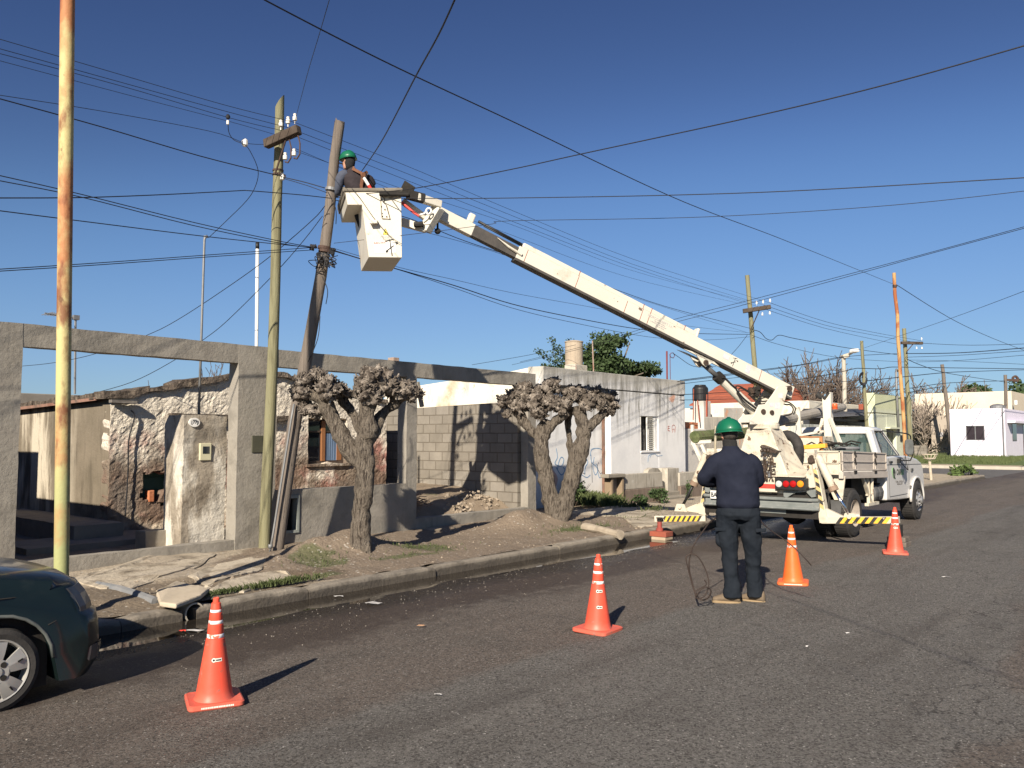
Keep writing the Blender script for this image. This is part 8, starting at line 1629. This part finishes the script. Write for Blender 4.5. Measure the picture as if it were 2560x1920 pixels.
def boot(fig, hx, hy, dx, dy, parent, L=.28):
    d = Vector((dx, dy, 0)).normalized(); sd = Vector((d.y, -d.x, 0)); P = lambda a, b, z: fig.p(*(Vector((hx, hy, z)) + d*a + sd*b))
    def ring(a, w_, z0, z1, n=14): return [P(a, w_*math.cos(2*PI*j/n), (z0+z1)/2+(z1-z0)/2*math.sin(2*PI*j/n)) for j in range(n)]
    m_ = MB(); m_.rings([ring(-.06,.012,.02,.07), ring(-.05,.035,.012,.12), ring(-.01,.043,.012,.135), ring(.05,.042,.012,.12), ring(.11,.046,.012,.09), ring(.165,.046,.012,.07), ring(.20,.034,.012,.055), ring(.215,.012,.018,.04)]); b = m_.build('boot', BOOT, parent, smooth=True)
    m_ = MB(); n = 22; q = []
    for j in range(n):
        t = 2*PI*j/n; a = .078+.142*math.cos(t); w_ = (.046+.006*math.cos(t))*math.sin(t); q.append((a, w_))
    m_.rings([[P(a, w_, -.002) for a, w_ in q], [P(a*1.0, w_*1.06, .012) for a, w_ in q], [P(a, w_, .026) for a, w_ in q]]); m_.build('sole', SOLE, b, auto=40)
boot(F1, -.055, .0, -1, .12, wk); boot(F1, .185, .10, -.75, .35, wk)
helmet(F1, lambda a, b, d: LH(a*1.1, b*1.1, d*1.08-.004), wk, GHAT)
m_ = MB(); n = 20; R = []
for z, rx, ry in ((-.06,.06,.07),(-.03,.074,.09),(.0,.080,.098),(.03,.082,.1)): R.append([F1.p(*LH(rx*math.cos(2*PI*j/n), -.006+ry*math.sin(2*PI*j/n)*(1 if math.sin(2*PI*j/n) < 0 else .25), z)) for j in range(n)])
m_.rings(R); m_.build('hair', HAIR, wk, smooth=True)
# phone and the coil of cable he holds
m_ = MB(); m_.obox(F1.p(-.04,.40,1.22), (.08,.012,.15)); tag(m_.build('tool', BLACK, bevel=.004), 'small dark tool held in front of the standing worker, hidden by his body', 'tool')
zc_ = 7.95; W3 = lambda L, d=zc_: [at_z(1200+x/2.765, 1200+y/2.765, d+dd) for x, y, dd in L]
m_ = MB(); loop = [(1700,130,.55),(1640,250,.4),(1590,290,.3),(1530,370,.1),(1495,420,0),(1465,480,0),(1450,540,.02),(1445,600,.03),(1460,680,.05),(1490,780,.06),(1530,828,.05),(1575,815,.0),(1597,770,-.03),(1570,742,-.05),(1525,760,-.05),(1495,800,-.04),(1485,780,-.02),(1465,720,0),(1440,620,.0),(1424,540,0),(1440,518,0),(1470,512,0),(1510,535,0),(1550,600,0),(1575,670,-.01),(1580,730,-.02),(1560,790,-.03),(1530,815,-.04),(1500,820,-.05),(1488,790,-.05),(1500,760,-.04),(1550,735,-.03),(1565,715,-.02),(1550,690,-.02)]
m_.tube([Vector(p) for p in crom([tuple(q) for q in W3(loop)], 6)], .0065, 6); m_.tube([Vector(p) for p in crom([tuple(q) for q in W3([(1700,130,.55),(1740,20,.6),(1800,-60,.65),(1860,-20,.65),(1920,200,.6),(1945,285,.45),(2000,340,.1),(2100,410,-.2),(2180,475,-.25),(2250,545,-.3),(2290,590,-.3)])], 6)], .006, 6)
tag(m_.build('coiled_cable', mat('brown_black_cable', [(.03,.02,.017),(.05,.035,.028)], 6, .7, .1), smooth=True), 'loose coil of thin dark cable held by the standing worker', 'cable')
# -- worker in the bucket
sc_ = 11.75/2074; fb_ = at_z(888, 655, 11.75); fb_.z = 4.02; ey2 = Vector((fb_.x, fb_.y, 0)).normalized(); ey2.rotate(Matrix.Rotation(.35, 3, 'Z')); ex2 = Vector((ey2.y, -ey2.x, 0))
w2 = thing('person', 'worker in the bucket in green helmet over black balaclava, dark vest and harness', 'person', fb_); F2 = Fig(w2, fb_, ex2, ey2, .94, .47)
m_ = MB()
F2.stack(m_, [(.78,0,0,.13,.1,1),(1.0,0,.0,.14,.10,1),(1.25,-.0,.0,.15,.11,1),(1.40,-.02,.02,.155,.1,1),(1.48,-.04,.03,.06,.06,1)])
for s_ in (-1, 1): F2.limb(m_, [(.085*s_,0,.82),(.09*s_,.01,.5),(.09*s_,0,.24)], [.085,.06,.05]); F2.limb(m_, [(.09*s_,-.02,.25),(.09*s_,.08,.24)], [.045,.035])
F2.limb(m_, [(-.03,.02,1.44),(-.07,.05,1.54),(-.09,.07,1.60)], [.06,.055,.055]); LH2 = F2.head(m_, (-.105,.08,1.64), -.5, .85)
F2.limb(m_, [(-.19,.01,1.40),(-.27,.10,1.2),(-.30,.30,1.15),(-.22,.4,1.2)], [.048,.042,.034,.028]); F2.limb(m_, [(.17,.01,1.40),(.24,.10,1.18),(.12,.35,1.2),(.05,.42,1.25)], [.048,.042,.034,.028])
F2.hand(m_, (-.21,.41,1.2), (.6,.6,.2), (0,0,1), .6); F2.hand(m_, (.04,.43,1.25), (-.6,.6,.1), (0,0,1), .6); cloth(m_.build('body', SKIN, w2), .0085, 0, 2)
m_ = MB(); F2.limb(m_, [(-.14,.0,1.41),(-.215,.02,1.36),(-.275,.07,1.22),(-.305,.15,1.14),(-.29,.3,1.15),(-.23,.39,1.19)], [.075,.078,.068,.062,.05,.042]); F2.limb(m_, [(.12,.0,1.41),(.205,.02,1.36),(.255,.08,1.22),(.22,.18,1.16),(.12,.35,1.2),(.06,.41,1.24)], [.075,.078,.068,.062,.05,.042]); cloth(m_.build('sleeves', SLEV, w2), .012, .018, 3)
m_ = MB(); F2.stack(m_, [(.84,0,0,.19,.15,.95),(1.0,0,0,.195,.15,.95),(1.2,0,0,.20,.145,.95),(1.34,-.01,0,.215,.14,.95),(1.40,-.02,.01,.20,.125,1),(1.445,-.035,.02,.14,.095,1),(1.48,-.05,.035,.08,.075,1),(1.52,-.06,.045,.068,.068,1)])
F2.limb(m_, [(.12,.0,1.38),(.2,.01,1.36),(.245,.03,1.28)], [.085,.088,.085]); cloth(m_.build('vest', VEST, w2), .012, .02, 3)
m_ = MB(); F2.stack(m_, [(.26,-.09,0,.08,.09,1),(.5,-.09,0,.09,.1,1),(.8,-.08,0,.12,.13,1)]); F2.stack(m_, [(.26,.09,0,.08,.09,1),(.5,.09,0,.09,.1,1),(.8,.08,0,.12,.13,1)]); F2.stack(m_, [(.75,0,0,.18,.14,1),(.95,0,0,.18,.14,1)]); cloth(m_.build('trousers', TROU, w2), .014, .02, 2)
helmet(F2, LH2, w2, GHAT)
m_ = MB(); n = 20; R = []
for z, rx, ry, cy in ((-.15,.06,.065,-.0),(-.10,.072,.085,.0),(-.05,.082,.10,-.002),(0,.085,.104,-.004),(.035,.086,.106,-.004)): R.append([F2.p(*LH2(rx*math.cos(2*PI*j/n), cy-.012+ry*math.sin(2*PI*j/n)*(1 if math.sin(2*PI*j/n) < 0 else .45), z)) for j in range(n)])
m_.rings(R); m_.build('balaclava', WOOL, w2, smooth=True)
STRAP = mat('brown_strap', [(.14,.06,.03),(.2,.09,.05)], 9, .8, .1); m_ = MB()
for P in ([(-.10,-.10,1.47),(.02,-.165,1.40),(.04,-.17,1.36)],[(.14,-.10,1.46),(.06,-.165,1.40),(.04,-.17,1.36)],[(.04,-.17,1.36),(-.02,-.17,1.2),(-.05,-.165,1.0)],[(.04,-.17,1.36),(.12,-.165,1.22),(.18,-.14,1.05)]): 
    q = [F2.p(*p) for p in P]
    for a, b in zip(q, q[1:]): m_.beam(a, b, .042, .008, up=F2.y)
m_.lathe([(.03,0),(.04,.01),(.03,.02)], F2.p(.04,-.18,1.37), -F2.y, 12); ha = m_.build('harness', STRAP, w2)
m_ = MB(); q = [F2.p(*p) for p in ((.05,-.19,1.33),(.09,-.21,1.22),(.11,-.215,1.15),(.17,-.21,1.03))]; m_.tube([q[0], q[1]], .022, 8, 0); m_.tube([q[1], q[2]], .024, 8, 1); m_.tube([q[2], q[3]], .02, 8, 0); m_.build('lanyard', [WHT, REDP], w2)

# ================================================================== DARK CAR
CP_ = mat('dark_green_paint', [(.004,.009,.009),(.007,.013,.013)], 3, .3, .0, coat=.35, layers=[dict(c=(.09,.09,.08), n=3, lo=.5, hi=.75, dt=10, amt=.3, z=(.66,.72))])
yc_, hw = 6.55, .78; xw, rw = 1.93, .265; zg = -.105
car = thing('parked_car', 'dark green car with dusty bonnet, standing at the kerb by the flaking steel pole', 'car', (.6, yc_, zg))
top = [(2.60,.02),(2.65,.10),(2.665,.24),(2.655,.36),(2.635,.435),(2.59,.46),(2.58,.50),(2.55,.575),(2.50,.64),(2.42,.68),(2.25,.715),(2.0,.755),(1.7,.80),(1.35,.835),(1.1,.86),(.95,.90),(.45,1.2),(.25,1.26),(-.2,1.29),(-.75,1.26),(-1.15,1.0),(-1.35,.9),(-1.55,.88),(-1.62,.8),(-1.64,.4),(-1.6,.06)]
def archp(xc, r=.335): return [(xc + r*math.cos(t), zg+.27 + r*math.sin(t)) for t in [PI - PI*(i+.3)/12.6*1.0 for i in range(13)]]
rearx = xw-2.42
bot = [(rearx-.36,.03-.0)] + [(x, z-zg*0) for x, z in archp(rearx)] + [(rearx+.36,.03),(xw-.36,.03)] + archp(xw) + [(xw+.37,.03)]
prof = top + bot
def W(z): return hw*(1 - .0*(z) - (.03 if z > .55 else 0) - max(0, z-.72)*.28 - max(0, z-.86)*.35 - max(0,.12-z)*.25)
m_ = MB(); RR = []
for s_ in (-1,-.985,-.95,-.88,-.75,-.5,0,.5,.75,.88,.95,.985,1):
    a = abs(s_); ring = []
    for i, (x, z) in enumerate(prof):
        e = a**5; xx = x; zz = z
        if x > xw+.38: xx = x - .11*a**4 - .08*a**14
        if i < len(top):
            if 2.45 > x > .95 and z > .6: zz = z + .018*(1-a**2) - .045*a**8
            elif z > .85: zz = z + .02*(1-a*a) - .05*a**8
            if x > 2.4 and z > .4: zz = zz - .02*a**8
        wz = W(z) if i < len(top) else hw
        ring.append((xx, yc_ + s_*wz*(1-.0*e), zz + zg*0))
    RR.append(ring)
m_.rings(RR); body = m_.build('body', CP_, car, recalc=True, auto=38)
m_ = MB()
for xc in (xw, rearx): m_.box((xc-.33, yc_-hw+.10, zg+.1), (xc+.33, yc_+hw-.10, .52))
m_.box((rearx+.3, yc_-hw+.05, zg+.13), (xw-.3, yc_+hw-.05, .3)); m_.box((xw+.2, yc_-.5, zg+.14), (xw+.6, yc_+.5, .3)); m_.build('underbody', CHASS, car)
m_ = MB()
for s_ in (-1, 1):
    q = [Vector((x, yc_+s_*(hw-.004), z)) for x, z in archp(xw, .332)]; m_.tube(q, .012, 6)
m_.build_each('arch_edge', mat('worn_edge', [(.15,.16,.15),(.02,.03,.03)], 3, .4, .05), body, smooth=True)
HL = mat('headlight_glass', [(.02,.022,.025),(.06,.062,.065)], 6, .3, .05, 20, spec=.6, coat=.2)
for s_ in (-1, 1):
    m_ = MB(); R = []
    for a, (dx, dz) in ((.985,(.0,.0)),(.95,(.010,.004)),(.85,(.012,.005)),(.6,(.012,.004)),(.45,(.0,.0))):
        rr_ = []
        for x, z in ((2.592,.47),(2.585,.50),(2.555,.575),(2.51,.632),(2.49,.625),(2.53,.50)):
            xx = x - .11*a**4 - .08*a**14 + dx; rr_.append((xx, yc_+s_*a*W(z)*1.004, z-.02*a**8))
        R.append(rr_)
    m_.rings(R); m_.build('headlight', HL, car, recalc=True, smooth=False)
m_ = MB()
for s_ in (-1, 1): 
    R = []
    for a in (.99,.93,.8): R.append([(x-.11*a**4-.08*a**14+.008, yc_+s_*a*W(z), z) for x, z in ((2.655,.12),(2.665,.17),(2.668,.22),(2.60,.17))])
    m_.rings(R)
m_.build_each('fog_lamp', HL, car, recalc=True)
DUST = mat('pale_dust', [(.16,.155,.14),(.22,.21,.19)], 9, .9, .1)
m_ = MB()
for s_, a0 in ((-1,.0),): m_.tube([Vector((2.395,yc_-.67,.585)), Vector((2.0,yc_-.765,.60)), Vector((1.2,yc_-.775,.62))], .004, 4); m_.tube([Vector((2.50,yc_-.62,.437)), Vector((2.35,yc_-.74,.43)), Vector((2.27,yc_-.777,.42))], .004, 4); m_.tube([Vector((2.27,yc_-.777,.42)),Vector((2.22,yc_-.779,.40))], .005, 4)
m_.build_each('panel_gap', CHASS, body)
def carwheel(x, y, side):
    c = Vector((x, y, zg+rw)); wt = bpy.data.objects.new('wheel', None); link(wt, car); wt.location = c-world_off(car); ax_ = Vector((0, side, 0)); m_ = MB(); r = rw
    m_.lathe([(r*.70,-.015),(r*.74,.008),(r*.86,.014),(r*.96,.0),(r,-.03),(r,-.15),(r*.9,-.175),(r*.6,-.17)], c, ax_, 44, cap=False); m_.build('tyre', RUBBER, wt, auto=30)
    m_ = MB(); m_.lathe([(r*.74,.004),(r*.72,.012),(r*.69,.008),(r*.66,-.02),(r*.64,-.05)], c, ax_, 44, cap=False)
    P = lambda rr, t, h: c + ax_*h + Vector((rr*math.cos(t), 0, rr*math.sin(t)))
    for i in range(5):
        t = 2*PI*i/5+.35; w0, w1 = .46, .33
        for (q0, q1) in ((-1, 0), (0, 1)):
            ring_a = [P(r*.16, t+q*.62, .022) for q in (q0, q1)]; ring_b = [P(r*.42, t+q*w0, .026 if q == 0 else .018) for q in (q0, q1)]; ring_c = [P(r*.69, t+q*w1*1.2, .010 if q == 0 else .006) for q in (q0, q1)]
            k0 = len(m_.v); m_.v += [ring_a[0], ring_a[1], ring_b[1], ring_b[0], ring_c[1], ring_c[0]]; dn_ = [p - ax_*.016 for p in m_.v[k0:]]; m_.v += dn_
            for f in ((0,1,2,3),(3,2,4,5),(6,9,8,7),(9,11,10,8),(0,3,9,6),(3,5,11,9),(1,7,8,2),(2,8,10,4)): m_.f.append([k0+j for j in f]); m_.mi.append(0)
    m_.lathe([(r*.30,-.01),(r*.30,.018),(r*.27,.024),(r*.13,.022),(r*.12,.03),(r*.05,.032),(0,.032)], c, ax_, 40); hub = m_.build('hubcap', mat('hubcap_silver', [(.36,.35,.33),(.48,.47,.44)], 6, .4, .03, metal=.35), wt, auto=35, recalc=True)
    m_ = MB()
    for i in range(4): t = 2*PI*i/4+.8; m_.lathe([(.018,.0),(.018,.0265),(0,.0265)], P(r*.21,t,0), ax_, 12)
    for i in range(5):
        t = 2*PI*i/5+.35; a = P(r*.48,t,.0245); b = P(r*.60,t,.017); m_.beam(a, b, .010, .004, up=ax_)
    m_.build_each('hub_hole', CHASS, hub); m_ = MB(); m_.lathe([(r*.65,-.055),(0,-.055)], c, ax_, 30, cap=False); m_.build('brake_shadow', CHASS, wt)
for x in (xw, rearx):
    for s_ in (-1, 1): carwheel(x, yc_+s_*(hw-.02), s_)
m_ = MB()
for s_ in (-1, 1): m_.add([(.9,yc_+s_*.715,.93),(-1.0,yc_+s_*.715,.93),(-.72,yc_+s_*.62,1.2),(.42,yc_+s_*.62,1.17)], [(0,1,2,3)])
m_.build_each('side_glass', glass('car_glass'), car)
m_ = MB(); m_.add([(.97,yc_-.6,.94),(.97,yc_+.6,.94),(.46,yc_+.5,1.24),(.46,yc_-.5,1.24)], [(0,1,2,3)]); m_.build('windscreen', bpy.data.materials['car_glass'], car)
m_ = MB(); m_.box((2.5, yc_-.35, .47), (2.56, yc_+.35, .56)); m_.build('grille', BLACK, car, bevel=.01)
for o in list(bpy.data.objects):
    if o.parent is not None and 'category' in o: del o['category']
